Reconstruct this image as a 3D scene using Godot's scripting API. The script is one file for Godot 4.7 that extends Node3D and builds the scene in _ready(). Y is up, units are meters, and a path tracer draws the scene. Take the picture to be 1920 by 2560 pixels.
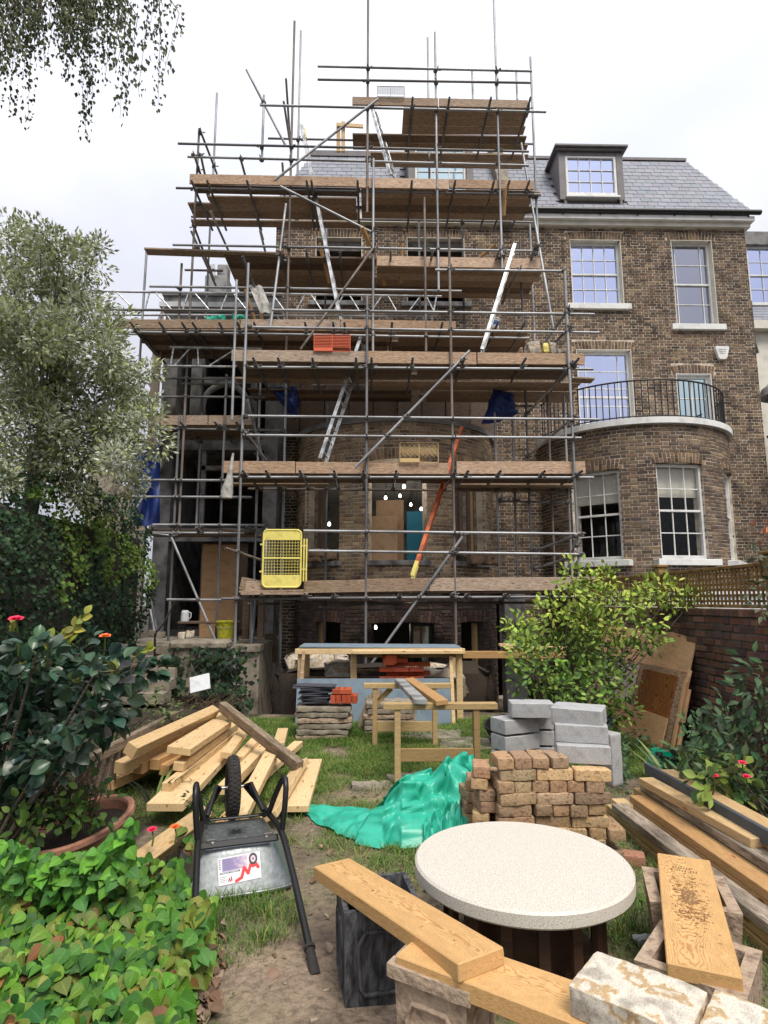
extends Node3D

const FOCAL := 1500.0
const EYE := Vector3(0, 1.65, 0)
const TUBE_R := 0.0242
var look := Basis()
var rng := RandomNumberGenerator.new()
var M := {}
var used := {}
var noise := FastNoiseLite.new()
var tube_mesh: ArrayMesh
var sheen_tex: Texture2D
var near_bricks := 300

# ---------------------------------------------------------------- measuring
func ray(px: float, py: float) -> Vector3:
	return look * Vector3((px - 960.0) / FOCAL, (1280.0 - py) / FOCAL, -1.0)

func at(px: float, py: float, depth: float) -> Vector3:
	var d := ray(px, py)
	return EYE + d * (-depth / d.z)

func on(px: float, py: float, h: float) -> Vector3:
	var d := ray(px, py)
	return EYE + d * ((h - EYE.y) / d.y)

func rnd(a: float, b: float) -> float:
	return rng.randf_range(a, b)

func lin(r: float, g: float, b: float) -> Color:
	return Color(r, g, b).linear_to_srgb()

# ---------------------------------------------------------------- naming and nodes
func put(parent: Node, called: String, o: Node3D) -> void:
	var key := "%d/%s" % [parent.get_instance_id(), called]
	var n: int = used.get(key, 0)
	used[key] = n + 1
	o.name = called if n == 0 else "%s_%03d" % [called, n]
	parent.add_child(o)

func tag(o: Node3D, label: String, category := "", group := "") -> Node3D:
	o.set_meta("label", label)
	if category != "":
		o.set_meta("category", category)
	if group != "":
		o.set_meta("group", group)
	return o

func thing(called: String, label: String, category: String, where := Vector3.ZERO, group := "") -> Node3D:
	var o := Node3D.new()
	o.position = where
	put(self, called, o)
	tag(o, label, category, group)
	return o

func piece(parent: Node, called: String, mesh: Mesh, m: Material, t := Transform3D()) -> MeshInstance3D:
	var o := MeshInstance3D.new()
	o.mesh = mesh
	o.material_override = m
	o.transform = t
	put(parent, called, o)
	return o

func single(called: String, label: String, category: String, mesh: Mesh, m: Material, t := Transform3D(), group := "") -> MeshInstance3D:
	var o := piece(self, called, mesh, m, t)
	tag(o, label, category, group)
	return o

func structure(called: String, mesh: Mesh, m: Material, t := Transform3D()) -> MeshInstance3D:
	var o := piece(self, called, mesh, m, t)
	o.set_meta("kind", "structure")
	return o

func many(parent: Node, called: String, mesh: Mesh, m: Material, where: Array, tints: Array) -> MultiMeshInstance3D:
	var mm := MultiMesh.new()
	mm.transform_format = MultiMesh.TRANSFORM_3D
	mm.use_colors = true
	mm.mesh = mesh
	mm.instance_count = where.size()
	for i in where.size():
		mm.set_instance_transform(i, where[i])
		mm.set_instance_color(i, tints[i])
	var o := MultiMeshInstance3D.new()
	o.multimesh = mm
	o.material_override = m
	put(parent, called, o)
	o.set_meta("kind", "stuff")
	return o

# copies that can be picked apart: the ones nearest to the eye singly, the rest joined
func pieces(parent: Node3D, called: String, rest: String, meshes: Array, key: String, where: Array, tints: Array, most := 300) -> void:
	var order := []
	var base := parent.global_transform if parent.is_inside_tree() else parent.transform
	for i in where.size():
		var p: Vector3 = base * (where[i] as Transform3D).origin
		var v := look.inverse() * (p - EYE)
		var seen := v.z < 0.0 and absf(v.x / v.z) < 0.66 and absf(v.y / v.z) < 0.88
		order.append([v.length() if seen else v.length() + 1000.0, i])
	order.sort_custom(func(a, b): return a[0] < b[0])
	var far_t := []
	var far_c := []
	for k in order.size():
		var i: int = order[k][1]
		if k < most:
			piece(parent, called, meshes[i % meshes.size()], tinted(key, tints[i]), where[i])
		else:
			far_t.append(where[i])
			far_c.append(tints[i])
	if far_t.size():
		many(parent, rest, meshes[0], M[key], far_t, far_c)

# the same material in a handful of tints, for pieces that are meshes of their own
func tinted(key: String, c: Color) -> Material:
	var q := Color(snappedf(c.r, 0.025), snappedf(c.g, 0.025), snappedf(c.b, 0.025))
	var name_of := "%s %s" % [key, q.to_html(false)]
	if not M.has(name_of):
		var m: StandardMaterial3D = M[key].duplicate()
		m.vertex_color_use_as_albedo = false
		m.albedo_color = Color(maxf(q.r, 0.012), maxf(q.g, 0.012), maxf(q.b, 0.012)).linear_to_srgb()
		M[name_of] = m
	return M[name_of]

# ---------------------------------------------------------------- mesh building
class Faces:
	var v := PackedVector3Array()
	var n := PackedVector3Array()
	var u := PackedVector2Array()
	# corners run anticlockwise as seen from outside
	func tri(a: Vector3, b: Vector3, c: Vector3) -> void:
		var k := (b - a).cross(c - a).normalized()
		v.append_array([a, c, b])
		n.append_array([k, k, k])
		u.append_array([Vector2(a.x, a.y), Vector2(c.x, c.y), Vector2(b.x, b.y)])
	func quad(a: Vector3, b: Vector3, c: Vector3, d: Vector3) -> void:
		var k := (c - a).cross(d - b).normalized()
		v.append_array([a, c, b, a, d, c])
		n.append_array([k, k, k, k, k, k])
		u.append_array([Vector2(0, 0), Vector2(1, 1), Vector2(1, 0), Vector2(0, 0), Vector2(0, 1), Vector2(1, 1)])
	func smooth_quad(p: Array, k: Array) -> void:
		for i in [0, 2, 1, 0, 3, 2]:
			v.append(p[i])
			n.append(k[i])
			u.append(Vector2(1 if i == 1 or i == 2 else 0, 1 if i > 1 else 0))
	func box(s: Vector3, b := 0.0, t := Transform3D()) -> void:
		var h := s / 2.0
		b = minf(b, minf(h.x, minf(h.y, h.z)) * 0.6)
		for ax in 3:
			for sg in [-1.0, 1.0]:
				var e := [Vector3.ZERO, Vector3.ZERO, Vector3.ZERO]
				e[0][ax] = sg * h[ax]
				var i := (ax + 1) % 3
				var j := (ax + 2) % 3
				var q := []
				for c in [[-1, -1], [1, -1], [1, 1], [-1, 1]]:
					var p: Vector3 = e[0]
					p[i] = c[0] * (h[i] - b)
					p[j] = c[1] * (h[j] - b)
					q.append(t * p)
				if sg > 0:
					quad(q[0], q[1], q[2], q[3])
				else:
					quad(q[3], q[2], q[1], q[0])
		if b <= 0.0:
			return
		for ax in 3:
			var i := (ax + 1) % 3
			var j := (ax + 2) % 3
			for si in [-1.0, 1.0]:
				for sj in [-1.0, 1.0]:
					var q := []
					for c in [[-1, 0], [1, 0], [1, 1], [-1, 1]]:
						var p := Vector3.ZERO
						p[ax] = c[0] * (h[ax] - b)
						p[i] = si * (h[i] - (b if c[1] else 0.0))
						p[j] = sj * (h[j] - (0.0 if c[1] else b))
						q.append(t * p)
					if si * sj > 0:
						quad(q[0], q[1], q[2], q[3])
					else:
						quad(q[3], q[2], q[1], q[0])
		for sx in [-1.0, 1.0]:
			for sy in [-1.0, 1.0]:
				for sz in [-1.0, 1.0]:
					var p := t * Vector3(sx * h.x, sy * (h.y - b), sz * (h.z - b))
					var q := t * Vector3(sx * (h.x - b), sy * h.y, sz * (h.z - b))
					var r := t * Vector3(sx * (h.x - b), sy * (h.y - b), sz * h.z)
					if sx * sy * sz > 0:
						tri(p, q, r)
					else:
						tri(p, r, q)
	func between(lo: Vector3, hi: Vector3, b := 0.0) -> void:
		box(hi - lo, b, Transform3D(Basis(), (lo + hi) / 2.0))
	# a round bar through points; radius may change along it
	func bar(path: Array, radii: Array, sides := 10, closed := true) -> void:
		var rings := []
		var norms := []
		var up := Vector3(0.13, 0.98, 0.21)
		for i in path.size():
			var a: Vector3 = path[maxi(i - 1, 0)]
			var c: Vector3 = path[mini(i + 1, path.size() - 1)]
			var d := (c - a).normalized()
			if absf(d.dot(up)) > 0.95:
				up = Vector3(0.9, 0.1, 0.42)
			var x := up.cross(d).normalized()
			var y := d.cross(x)
			up = y
			var ring := []
			var nor := []
			var r: float = radii[i % radii.size()]
			for k in sides:
				var o := x * cos(TAU * k / sides) + y * sin(TAU * k / sides)
				ring.append(path[i] + o * r)
				nor.append(o)
			rings.append(ring)
			norms.append(nor)
		for i in path.size() - 1:
			for k in sides:
				var l := (k + 1) % sides
				smooth_quad([rings[i][k], rings[i][l], rings[i + 1][l], rings[i + 1][k]], [norms[i][k], norms[i][l], norms[i + 1][l], norms[i + 1][k]])
		if closed:
			for k in range(1, sides - 1):
				tri(rings[0][0], rings[0][k + 1], rings[0][k])
				tri(rings[-1][0], rings[-1][k], rings[-1][k + 1])
	# turned shape: profile of (radius, height)
	func lathe(profile: Array, sides := 32, t := Transform3D()) -> void:
		for i in profile.size() - 1:
			var a: Vector2 = profile[i]
			var b: Vector2 = profile[i + 1]
			var s := Vector2(b.y - a.y, a.x - b.x).normalized()
			for k in sides:
				var p := []
				var q := []
				for c in [[a, k], [a, k + 1], [b, k + 1], [b, k]]:
					var f := TAU * float(c[1]) / sides
					p.append(t * Vector3(c[0].x * cos(f), c[0].y, -c[0].x * sin(f)))
					q.append((t.basis * Vector3(s.x * cos(f), s.y, -s.x * sin(f))).normalized())
				smooth_quad(p, q)
	# a surface over a grid of points, smooth
	func sheet(g: Array, both := false) -> void:
		var rows := g.size()
		var cols: int = g[0].size()
		var k := []
		for i in rows:
			var r := []
			for j in cols:
				var a: Vector3 = g[mini(i + 1, rows - 1)][j] - g[maxi(i - 1, 0)][j]
				var b: Vector3 = g[i][mini(j + 1, cols - 1)] - g[i][maxi(j - 1, 0)]
				r.append(b.cross(a).normalized())
			k.append(r)
		for i in rows - 1:
			for j in cols - 1:
				smooth_quad([g[i][j], g[i][j + 1], g[i + 1][j + 1], g[i + 1][j]], [k[i][j], k[i][j + 1], k[i + 1][j + 1], k[i + 1][j]])
	# a flat outline (anticlockwise, z = 0) given a thickness
	func plate(outline: PackedVector2Array, thick: float, t := Transform3D()) -> void:
		var ids := Geometry2D.triangulate_polygon(outline)
		for i in range(0, ids.size(), 3):
			var p := [outline[ids[i]], outline[ids[i + 1]], outline[ids[i + 2]]]
			if (p[1] - p[0]).cross(p[2] - p[0]) < 0:
				p.reverse()
			tri(t * Vector3(p[0].x, p[0].y, thick / 2), t * Vector3(p[1].x, p[1].y, thick / 2), t * Vector3(p[2].x, p[2].y, thick / 2))
			tri(t * Vector3(p[0].x, p[0].y, -thick / 2), t * Vector3(p[2].x, p[2].y, -thick / 2), t * Vector3(p[1].x, p[1].y, -thick / 2))
		for i in outline.size():
			var a := outline[i]
			var b := outline[(i + 1) % outline.size()]
			quad(t * Vector3(a.x, a.y, -thick / 2), t * Vector3(b.x, b.y, -thick / 2), t * Vector3(b.x, b.y, thick / 2), t * Vector3(a.x, a.y, thick / 2))
	func mesh() -> ArrayMesh:
		var a := []
		a.resize(Mesh.ARRAY_MAX)
		a[Mesh.ARRAY_VERTEX] = v
		a[Mesh.ARRAY_NORMAL] = n
		a[Mesh.ARRAY_TEX_UV] = u
		var m := ArrayMesh.new()
		m.add_surface_from_arrays(Mesh.PRIMITIVE_TRIANGLES, a)
		return m

func cbox(s: Vector3, b := 0.004) -> ArrayMesh:
	var f := Faces.new()
	f.box(s, b)
	return f.mesh()

# a block whose faces are uneven and whose arrises are worn
func rough(s: Vector3, wear: float, lumps: float, seed_of: int, seg := 6) -> ArrayMesh:
	var nz := FastNoiseLite.new()
	nz.seed = seed_of
	nz.frequency = 1.0
	nz.fractal_octaves = 3
	var h := s / 2.0
	var acc := {}
	var tris := []
	var size_min := minf(s.x, minf(s.y, s.z))
	for ax in 3:
		for sg in [-1.0, 1.0]:
			var i := (ax + 1) % 3
			var j := (ax + 2) % 3
			var ni := clampi(roundi(s[i] / size_min * seg * 0.5), 3, seg * 2)
			var nj := clampi(roundi(s[j] / size_min * seg * 0.5), 3, seg * 2)
			var g := []
			for a in ni + 1:
				var r := []
				for b in nj + 1:
					var p := Vector3.ZERO
					p[ax] = sg * h[ax]
					p[i] = (2.0 * edge_at(a, ni) - 1.0) * h[i]
					p[j] = (2.0 * edge_at(b, nj) - 1.0) * h[j]
					r.append(p)
				g.append(r)
			for a in ni:
				for b in nj:
					var q := [g[a][b], g[a + 1][b], g[a + 1][b + 1], g[a][b + 1]]
					if sg < 0:
						q.reverse()
					tris.append([q[0], q[1], q[2]])
					tris.append([q[0], q[2], q[3]])
	var moved := {}
	for t in tris:
		for p in t:
			var key: Vector3 = (p as Vector3).snapped(Vector3.ONE * 1e-4)
			if not moved.has(key):
				var q: Vector3 = p
				var edge := 0
				for k in 3:
					if absf(absf(q[k]) - h[k]) < 1e-5:
						edge += 1
				var inset := wear * (0.0 if edge < 2 else (0.35 if edge == 2 else 0.6))
				inset *= 0.6 + 1.2 * absf(nz.get_noise_3dv(q * 14.0 + Vector3.ONE * 9.0))
				var d := Vector3(nz.get_noise_3dv(q * 9.0), nz.get_noise_3dv(q * 9.0 + Vector3(7, 1, 3)), nz.get_noise_3dv(q * 9.0 + Vector3(2, 8, 5))) * lumps
				for k in 3:
					if absf(absf(q[k]) - h[k]) < 1e-5:
						q[k] -= signf(q[k]) * inset
				moved[key] = q + d
	for t in tris:
		var a: Vector3 = moved[(t[0] as Vector3).snapped(Vector3.ONE * 1e-4)]
		var b: Vector3 = moved[(t[1] as Vector3).snapped(Vector3.ONE * 1e-4)]
		var c: Vector3 = moved[(t[2] as Vector3).snapped(Vector3.ONE * 1e-4)]
		var k := (b - a).cross(c - a)
		for p in t:
			var key: Vector3 = (p as Vector3).snapped(Vector3.ONE * 1e-4)
			acc[key] = acc.get(key, Vector3.ZERO) + k
	var f := Faces.new()
	for t in tris:
		for w in [0, 2, 1]:
			var key: Vector3 = (t[w] as Vector3).snapped(Vector3.ONE * 1e-4)
			f.v.append(moved[key])
			f.n.append((acc[key] as Vector3).normalized())
			f.u.append(Vector2(moved[key].x, moved[key].y))
	return f.mesh()

func edge_at(a: int, n: int) -> float:
	if a == 0 or a == n:
		return float(a) / n
	return lerpf(0.06, 0.94, float(a - 1) / maxf(n - 2, 1))

# ---------------------------------------------------------------- placing
# x along the given direction, y as near to up as can be
func along(a: Vector3, b: Vector3, up := Vector3.UP, roll := 0.0) -> Transform3D:
	var x := (b - a).normalized()
	var z := x.cross(up).normalized()
	var y := z.cross(x)
	return Transform3D(Basis(x, y, z) * Basis(Vector3.RIGHT, roll), (a + b) / 2.0)

func tube(parent: Node, a: Vector3, b: Vector3, m: Material, called := "tube", r := TUBE_R) -> MeshInstance3D:
	var y := b - a
	var side := Vector3.RIGHT if absf(y.normalized().x) < 0.8 else Vector3.UP
	var z := side.cross(y).normalized()
	var x := y.cross(z).normalized()
	var k := r / TUBE_R
	return piece(parent, called, tube_mesh, m, Transform3D(Basis(x * k, y, z * k), (a + b) / 2.0))

# a plank whose top middle runs from a to b
func plank(a: Vector3, b: Vector3, wide: float, thick: float, roll := 0.0, bevel := 0.004) -> Array:
	var t := along(a, b, Vector3.UP, roll)
	t.origin -= t.basis.y * thick / 2.0
	return [cbox(Vector3((b - a).length(), thick, wide), bevel), t]

func make_tube() -> ArrayMesh:
	var f := Faces.new()
	var s := 12
	for k in s:
		var a := TAU * k / s
		var b := TAU * (k + 1) / s
		var pa := Vector3(cos(a), 0, -sin(a))
		var pb := Vector3(cos(b), 0, -sin(b))
		var lo := Vector3(0, -0.5, 0)
		var hi := Vector3(0, 0.5, 0)
		var ro := TUBE_R
		var ri := 0.0195
		f.smooth_quad([pa * ro + lo, pb * ro + lo, pb * ro + hi, pa * ro + hi], [pa, pb, pb, pa])
		f.smooth_quad([pb * ri + lo, pa * ri + lo, pa * ri + hi, pb * ri + hi], [-pb, -pa, -pa, -pb])
		f.quad(pa * ri + hi, pa * ro + hi, pb * ro + hi, pb * ri + hi)
		f.quad(pa * ro + lo, pa * ri + lo, pb * ri + lo, pb * ro + lo)
	return f.mesh()

# ---------------------------------------------------------------- materials
func ntex(seed_of: int, freq: float, stops: Array, kind := FastNoiseLite.TYPE_SIMPLEX_SMOOTH, octaves := 4, size := 256, warp := 0.0) -> NoiseTexture2D:
	var z := FastNoiseLite.new()
	z.noise_type = kind
	z.seed = seed_of
	z.frequency = freq
	z.fractal_octaves = octaves
	if kind == FastNoiseLite.TYPE_CELLULAR:
		z.cellular_return_type = FastNoiseLite.RETURN_DISTANCE
	if warp > 0.0:
		z.domain_warp_enabled = true
		z.domain_warp_amplitude = warp
		z.domain_warp_frequency = freq
	var g := Gradient.new()
	var offs := PackedFloat32Array()
	var cols := PackedColorArray()
	for s in stops:
		offs.append(s[0])
		cols.append(s[1])
	g.offsets = offs
	g.colors = cols
	var t := NoiseTexture2D.new()
	t.width = size
	t.height = size
	t.seamless = true
	t.noise = z
	t.color_ramp = g
	return t

func grey(x: float) -> Color:
	return Color(x, x, x)

func mat(key: String, c: Color, roughness: float, metal := 0.0, tex: Texture2D = null, scale_of := Vector3.ONE, bump: Texture2D = null, bump_cm := 0.3, world := false) -> StandardMaterial3D:
	var m := StandardMaterial3D.new()
	m.resource_name = key
	m.albedo_color = c
	m.roughness = roughness
	m.metallic = metal
	m.uv1_triplanar = true
	m.uv1_world_triplanar = world
	m.uv1_scale = scale_of
	if tex:
		m.albedo_texture = tex
	if bump:
		m.heightmap_enabled = true
		m.heightmap_texture = bump
		m.heightmap_scale = bump_cm
	M[key] = m
	return m

func second(m: StandardMaterial3D, tex: Texture2D, scale_of: Vector3) -> void:
	m.detail_enabled = true
	m.detail_blend_mode = BaseMaterial3D.BLEND_MODE_MUL
	m.detail_albedo = tex
	m.detail_uv_layer = BaseMaterial3D.DETAIL_UV_2
	m.uv2_triplanar = true
	m.uv2_scale = scale_of
	m.uv2_world_triplanar = m.uv1_world_triplanar

func wood(key: String, c: Color, t1: Texture2D, t2: Texture2D, rough_of := 0.75, count := 4) -> void:
	for i in count:
		var m := mat("%s %d" % [key, i], c * Color(1.0 - 0.05 * i, 1.0 - 0.06 * i, 1.0 - 0.075 * i), rough_of, 0.0, t1, Vector3(0.37, 5.3, 5.3), t1, 0.05)
		m.uv1_offset = Vector3(0.31 * i, 0.17 * i, 0.43 * i)
		second(m, t2, Vector3(0.5, 1.7, 1.7))
		m.uv2_offset = Vector3(0.21 * i, 0.37 * i, 0.11 * i)

func w(key: String) -> Material:
	return M["%s %d" % [key, rng.randi() % 4]]

func make_materials() -> void:
	var grain := ntex(3, 0.02, [[0.0, Color(0.72, 0.66, 0.6)], [0.35, Color(0.95, 0.93, 0.9)], [0.5, Color(1, 0.99, 0.97)], [0.62, Color(0.88, 0.83, 0.78)], [0.75, Color(0.99, 0.98, 0.97)], [1.0, Color(0.8, 0.74, 0.68)]], FastNoiseLite.TYPE_SIMPLEX_SMOOTH, 4, 512, 25.0)
	var worn := ntex(5, 0.018, [[0.0, Color(0.35, 0.3, 0.26)], [0.3, Color(0.8, 0.76, 0.73)], [0.5, Color(1, 0.97, 0.94)], [0.64, Color(0.62, 0.57, 0.53)], [0.8, Color(0.95, 0.92, 0.9)], [1.0, Color(0.5, 0.45, 0.42)]], FastNoiseLite.TYPE_SIMPLEX_SMOOTH, 5, 512, 30.0)
	var knots := ntex(9, 0.022, [[0.0, Color(0.6, 0.45, 0.33)], [0.05, Color(0.8, 0.68, 0.58)], [0.1, Color(0.98, 0.97, 0.95)], [1.0, Color(1, 1, 1)]], FastNoiseLite.TYPE_CELLULAR, 2, 256)
	var blot := ntex(11, 0.012, [[0.0, grey(0.55)], [0.4, grey(0.88)], [0.6, grey(1.0)], [1.0, grey(0.86)]], FastNoiseLite.TYPE_SIMPLEX_SMOOTH, 5, 256)
	var soft_blot := ntex(12, 0.012, [[0.0, grey(0.86)], [0.4, grey(0.96)], [0.6, grey(1.0)], [1.0, grey(0.95)]], FastNoiseLite.TYPE_SIMPLEX_SMOOTH, 5, 256)
	var fine := ntex(13, 0.06, [[0.0, grey(0.72)], [0.5, grey(0.96)], [1.0, grey(1.0)]], FastNoiseLite.TYPE_SIMPLEX_SMOOTH, 5, 256)
	var speck := ntex(17, 0.09, [[0.0, grey(0.35)], [0.24, grey(0.7)], [0.33, grey(1.0)], [1.0, grey(1.0)]], FastNoiseLite.TYPE_SIMPLEX, 3, 512)
	var bumps := ntex(19, 0.05, [[0.0, grey(0.0)], [1.0, grey(1.0)]], FastNoiseLite.TYPE_SIMPLEX_SMOOTH, 5, 256)
	sheen_tex = ntex(23, 0.03, [[0.0, grey(0.35)], [1.0, grey(0.85)]], FastNoiseLite.TYPE_SIMPLEX_SMOOTH, 4, 256)
	wood("new pine", lin(0.80, 0.62, 0.37), grain, knots)
	wood("sawn fir", lin(0.72, 0.475, 0.235), grain, knots)
	wood("treated", lin(0.52, 0.39, 0.2), grain, knots)
	wood("scaffold board", lin(0.60, 0.51, 0.43), worn, knots, 0.85)
	wood("toe board", lin(0.80, 0.63, 0.50), worn, knots, 0.8)
	wood("old board", lin(0.27, 0.215, 0.175), worn, knots, 0.9)
	wood("ply", lin(0.86, 0.57, 0.34), grain, soft_blot, 0.7)
	wood("grey wood", lin(0.5, 0.45, 0.38), worn, blot, 0.9)
	wood("dark wood", lin(0.09, 0.045, 0.028), grain, blot, 0.6)
	wood("trellis", lin(0.36, 0.225, 0.085), grain, blot, 0.85)
	var m := mat("steel tube", lin(0.50, 0.51, 0.53), 0.5, 0.4, blot, Vector3(3, 0.9, 3))
	second(m, fine, Vector3(9, 3, 9))
	m = mat("dull tube", lin(0.27, 0.265, 0.27), 0.55, 0.4, blot, Vector3(3, 1.1, 3))
	second(m, fine, Vector3(9, 3, 9))
	m = mat("rusty tube", lin(0.30, 0.25, 0.215), 0.65, 0.3, blot, Vector3(3, 1.6, 3))
	second(m, fine, Vector3(9, 3, 9))
	mat("alloy", lin(0.68, 0.69, 0.7), 0.4, 0.7, blot, Vector3.ONE * 2.0)
	mat("coupler", lin(0.17, 0.16, 0.15), 0.6, 0.5, fine, Vector3.ONE * 8.0)
	mat("black steel", lin(0.018, 0.018, 0.019), 0.4, 0.2, fine, Vector3.ONE * 6.0)
	m = mat("rubber", lin(0.035, 0.031, 0.028), 0.9, 0.0, blot, Vector3.ONE * 7.0, bumps, 0.2)
	m = mat("galvanised", lin(0.36, 0.39, 0.395), 0.3, 0.75, ntex(29, 0.035, [[0.0, grey(0.7)], [1.0, grey(1.0)]], FastNoiseLite.TYPE_CELLULAR, 2, 256), Vector3.ONE * 5.0)
	m.roughness_texture = sheen_tex
	m.roughness = 0.7
	mat("white paint", lin(0.78, 0.78, 0.76), 0.5, 0.0, soft_blot, Vector3.ONE * 0.8)
	mat("cream paint", lin(0.74, 0.71, 0.62), 0.6, 0.0, soft_blot, Vector3.ONE * 0.5)
	mat("mortar", lin(0.66, 0.57, 0.45), 0.95, 0.0, blot, Vector3.ONE * 0.9, bumps, 0.3, true)
	mat("dirty mortar", lin(0.10, 0.083, 0.073), 0.95, 0.0, blot, Vector3.ONE * 0.9, bumps, 0.3, true)
	m = mat("brick", Color.WHITE, 0.92, 0.0, fine, Vector3.ONE * 2.7, bumps, 0.35, true)
	m.vertex_color_use_as_albedo = true
	second(m, blot, Vector3.ONE * 0.45)
	m = mat("old brick", Color.WHITE, 0.95, 0.0, ntex(31, 0.03, [[0.0, Color(0.55, 0.48, 0.42)], [0.25, Color(0.84, 0.77, 0.7)], [0.5, Color(1, 0.97, 0.9)], [0.8, Color(0.92, 0.83, 0.7)], [1.0, Color(1, 0.98, 0.94)]], FastNoiseLite.TYPE_SIMPLEX_SMOOTH, 5, 256), Vector3.ONE * 3.1, bumps, 0.25, true)
	second(m, fine, Vector3.ONE * 13.0)
	m = mat("slate", Color.WHITE, 0.6, 0.0, fine, Vector3.ONE * 1.6, bumps, 0.2, true)
	m.vertex_color_use_as_albedo = true
	mat("lead", lin(0.17, 0.16, 0.165), 0.6, 0.2, soft_blot, Vector3.ONE * 0.9)
	m = mat("black pipe", lin(0.015, 0.015, 0.017), 0.4)
	m = mat("grey render", lin(0.26, 0.255, 0.25), 0.9, 0.0, blot, Vector3.ONE * 0.6, bumps, 0.4, true)
	mat("inside", lin(0.24, 0.23, 0.21), 0.95, 0.0, blot, Vector3.ONE * 0.5, null, 0.0, true)
	m = mat("stone", lin(0.36, 0.31, 0.24), 0.95, 0.0, blot, Vector3.ONE * 1.1, bumps, 0.5, true)
	second(m, fine, Vector3.ONE * 6.0)
	m = mat("planter stone", lin(0.46, 0.365, 0.285), 0.95, 0.0, ntex(37, 0.02, [[0.0, Color(0.66, 0.62, 0.6)], [0.35, Color(0.9, 0.87, 0.84)], [0.6, Color(1, 0.98, 0.95)], [1.0, Color(0.86, 0.85, 0.8)]], FastNoiseLite.TYPE_SIMPLEX_SMOOTH, 5, 256), Vector3.ONE * 2.2, bumps, 0.5)
	second(m, speck, Vector3.ONE * 8.0)
	m = mat("slab stone", lin(0.72, 0.68, 0.61), 0.9, 0.0, ntex(41, 0.011, [[0.0, Color(0.62, 0.6, 0.57)], [0.42, Color(0.98, 0.97, 0.95)], [0.56, Color(1, 0.98, 0.95)], [0.63, Color(0.86, 0.74, 0.56)], [0.72, Color(0.82, 0.72, 0.6)], [0.78, Color(0.98, 0.96, 0.92)], [1.0, Color(0.93, 0.92, 0.9)]], FastNoiseLite.TYPE_SIMPLEX_SMOOTH, 6, 512, 30.0), Vector3.ONE * 1.05, bumps, 0.5)
	second(m, fine, Vector3.ONE * 9.0)
	m = mat("terrazzo", lin(0.67, 0.655, 0.615), 0.5, 0.0, ntex(43, 0.13, [[0.0, Color(0.6, 0.55, 0.48)], [0.28, Color(0.84, 0.8, 0.74)], [0.36, Color(0.98, 0.97, 0.95)], [0.6, Color(1, 1, 0.99)], [0.8, Color(0.93, 0.91, 0.88)], [1.0, Color(0.85, 0.82, 0.77)]], FastNoiseLite.TYPE_SIMPLEX, 2, 1024), Vector3.ONE * 0.85)
	m = mat("concrete block", lin(0.46, 0.46, 0.465), 0.95, 0.0, fine, Vector3.ONE * 7.0, bumps, 0.15)
	second(m, soft_blot, Vector3.ONE * 2.5)
	m = mat("lead planter", lin(0.125, 0.128, 0.14), 0.65, 0.3, ntex(47, 0.02, [[0.0, grey(0.35)], [0.5, grey(0.75)], [0.7, grey(0.9)], [1.0, Color(1, 1, 0.98)]], FastNoiseLite.TYPE_SIMPLEX_SMOOTH, 5, 256), Vector3(4, 1.3, 4), bumps, 0.5)
	m = mat("terracotta", lin(0.5, 0.24, 0.155), 0.9, 0.0, blot, Vector3.ONE * 2.0, bumps, 0.3)
	m = mat("orange brick", Color.WHITE, 0.85, 0.0, fine, Vector3.ONE * 9.0)
	m = mat("blue board", lin(0.19, 0.25, 0.31), 0.7, 0.0, soft_blot, Vector3.ONE * 0.9)
	mat("slate paint", lin(0.075, 0.085, 0.1), 0.6, 0.0, soft_blot, Vector3.ONE * 1.5)
	mat("blue plastic", lin(0.02, 0.13, 0.42), 0.35)
	mat("green plastic", lin(0.0, 0.24, 0.14), 0.35, 0.0, blot, Vector3.ONE * 5.0)
	m = mat("green sheet", lin(0.04, 0.52, 0.36), 0.35, 0.0, soft_blot, Vector3.ONE * 2.0)
	m.backlight_enabled = true
	m.backlight = lin(0.03, 0.4, 0.27)
	m = mat("blue tarp", lin(0.012, 0.035, 0.19), 0.45, 0.0, blot, Vector3.ONE * 1.5)
	mat("yellow paint", lin(0.88, 0.76, 0.2), 0.5, 0.0, soft_blot, Vector3.ONE * 1.5)
	mat("lime plastic", lin(0.5, 0.48, 0.03), 0.45, 0.0, blot, Vector3.ONE * 4.0)
	mat("orange paint", lin(0.74, 0.15, 0.035), 0.5, 0.0, blot, Vector3.ONE * 2.0)
	mat("orange mesh", lin(0.72, 0.13, 0.05), 0.5)
	mat("sand mesh", lin(0.62, 0.44, 0.2), 0.6)
	mat("white sack", lin(0.6, 0.58, 0.54), 0.8, 0.0, blot, Vector3.ONE * 3.0)
	mat("hessian", lin(0.34, 0.23, 0.15), 0.95, 0.0, fine, Vector3.ONE * 5.0)
	mat("cardboard", lin(0.5, 0.33, 0.2), 0.9, 0.0, soft_blot, Vector3.ONE * 1.0)
	mat("cyan board", lin(0.02, 0.25, 0.38), 0.6)
	mat("white board", lin(0.62, 0.64, 0.66), 0.6, 0.0, soft_blot, Vector3.ONE * 1.5)
	mat("curtain", lin(0.55, 0.62, 0.68), 0.9)
	mat("blind", lin(0.62, 0.6, 0.52), 0.9)
	mat("plaster", lin(0.34, 0.34, 0.34), 0.9, 0.0, blot, Vector3.ONE * 0.9)
	m = mat("sky mirror glass", lin(0.56, 0.615, 0.85), 0.05, 1.0)  # metal mirror panes: the blue sky reflection is put into this tint
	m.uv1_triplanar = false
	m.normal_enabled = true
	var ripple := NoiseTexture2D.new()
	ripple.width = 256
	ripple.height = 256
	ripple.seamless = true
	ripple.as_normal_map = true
	ripple.bump_strength = 3.0
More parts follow.
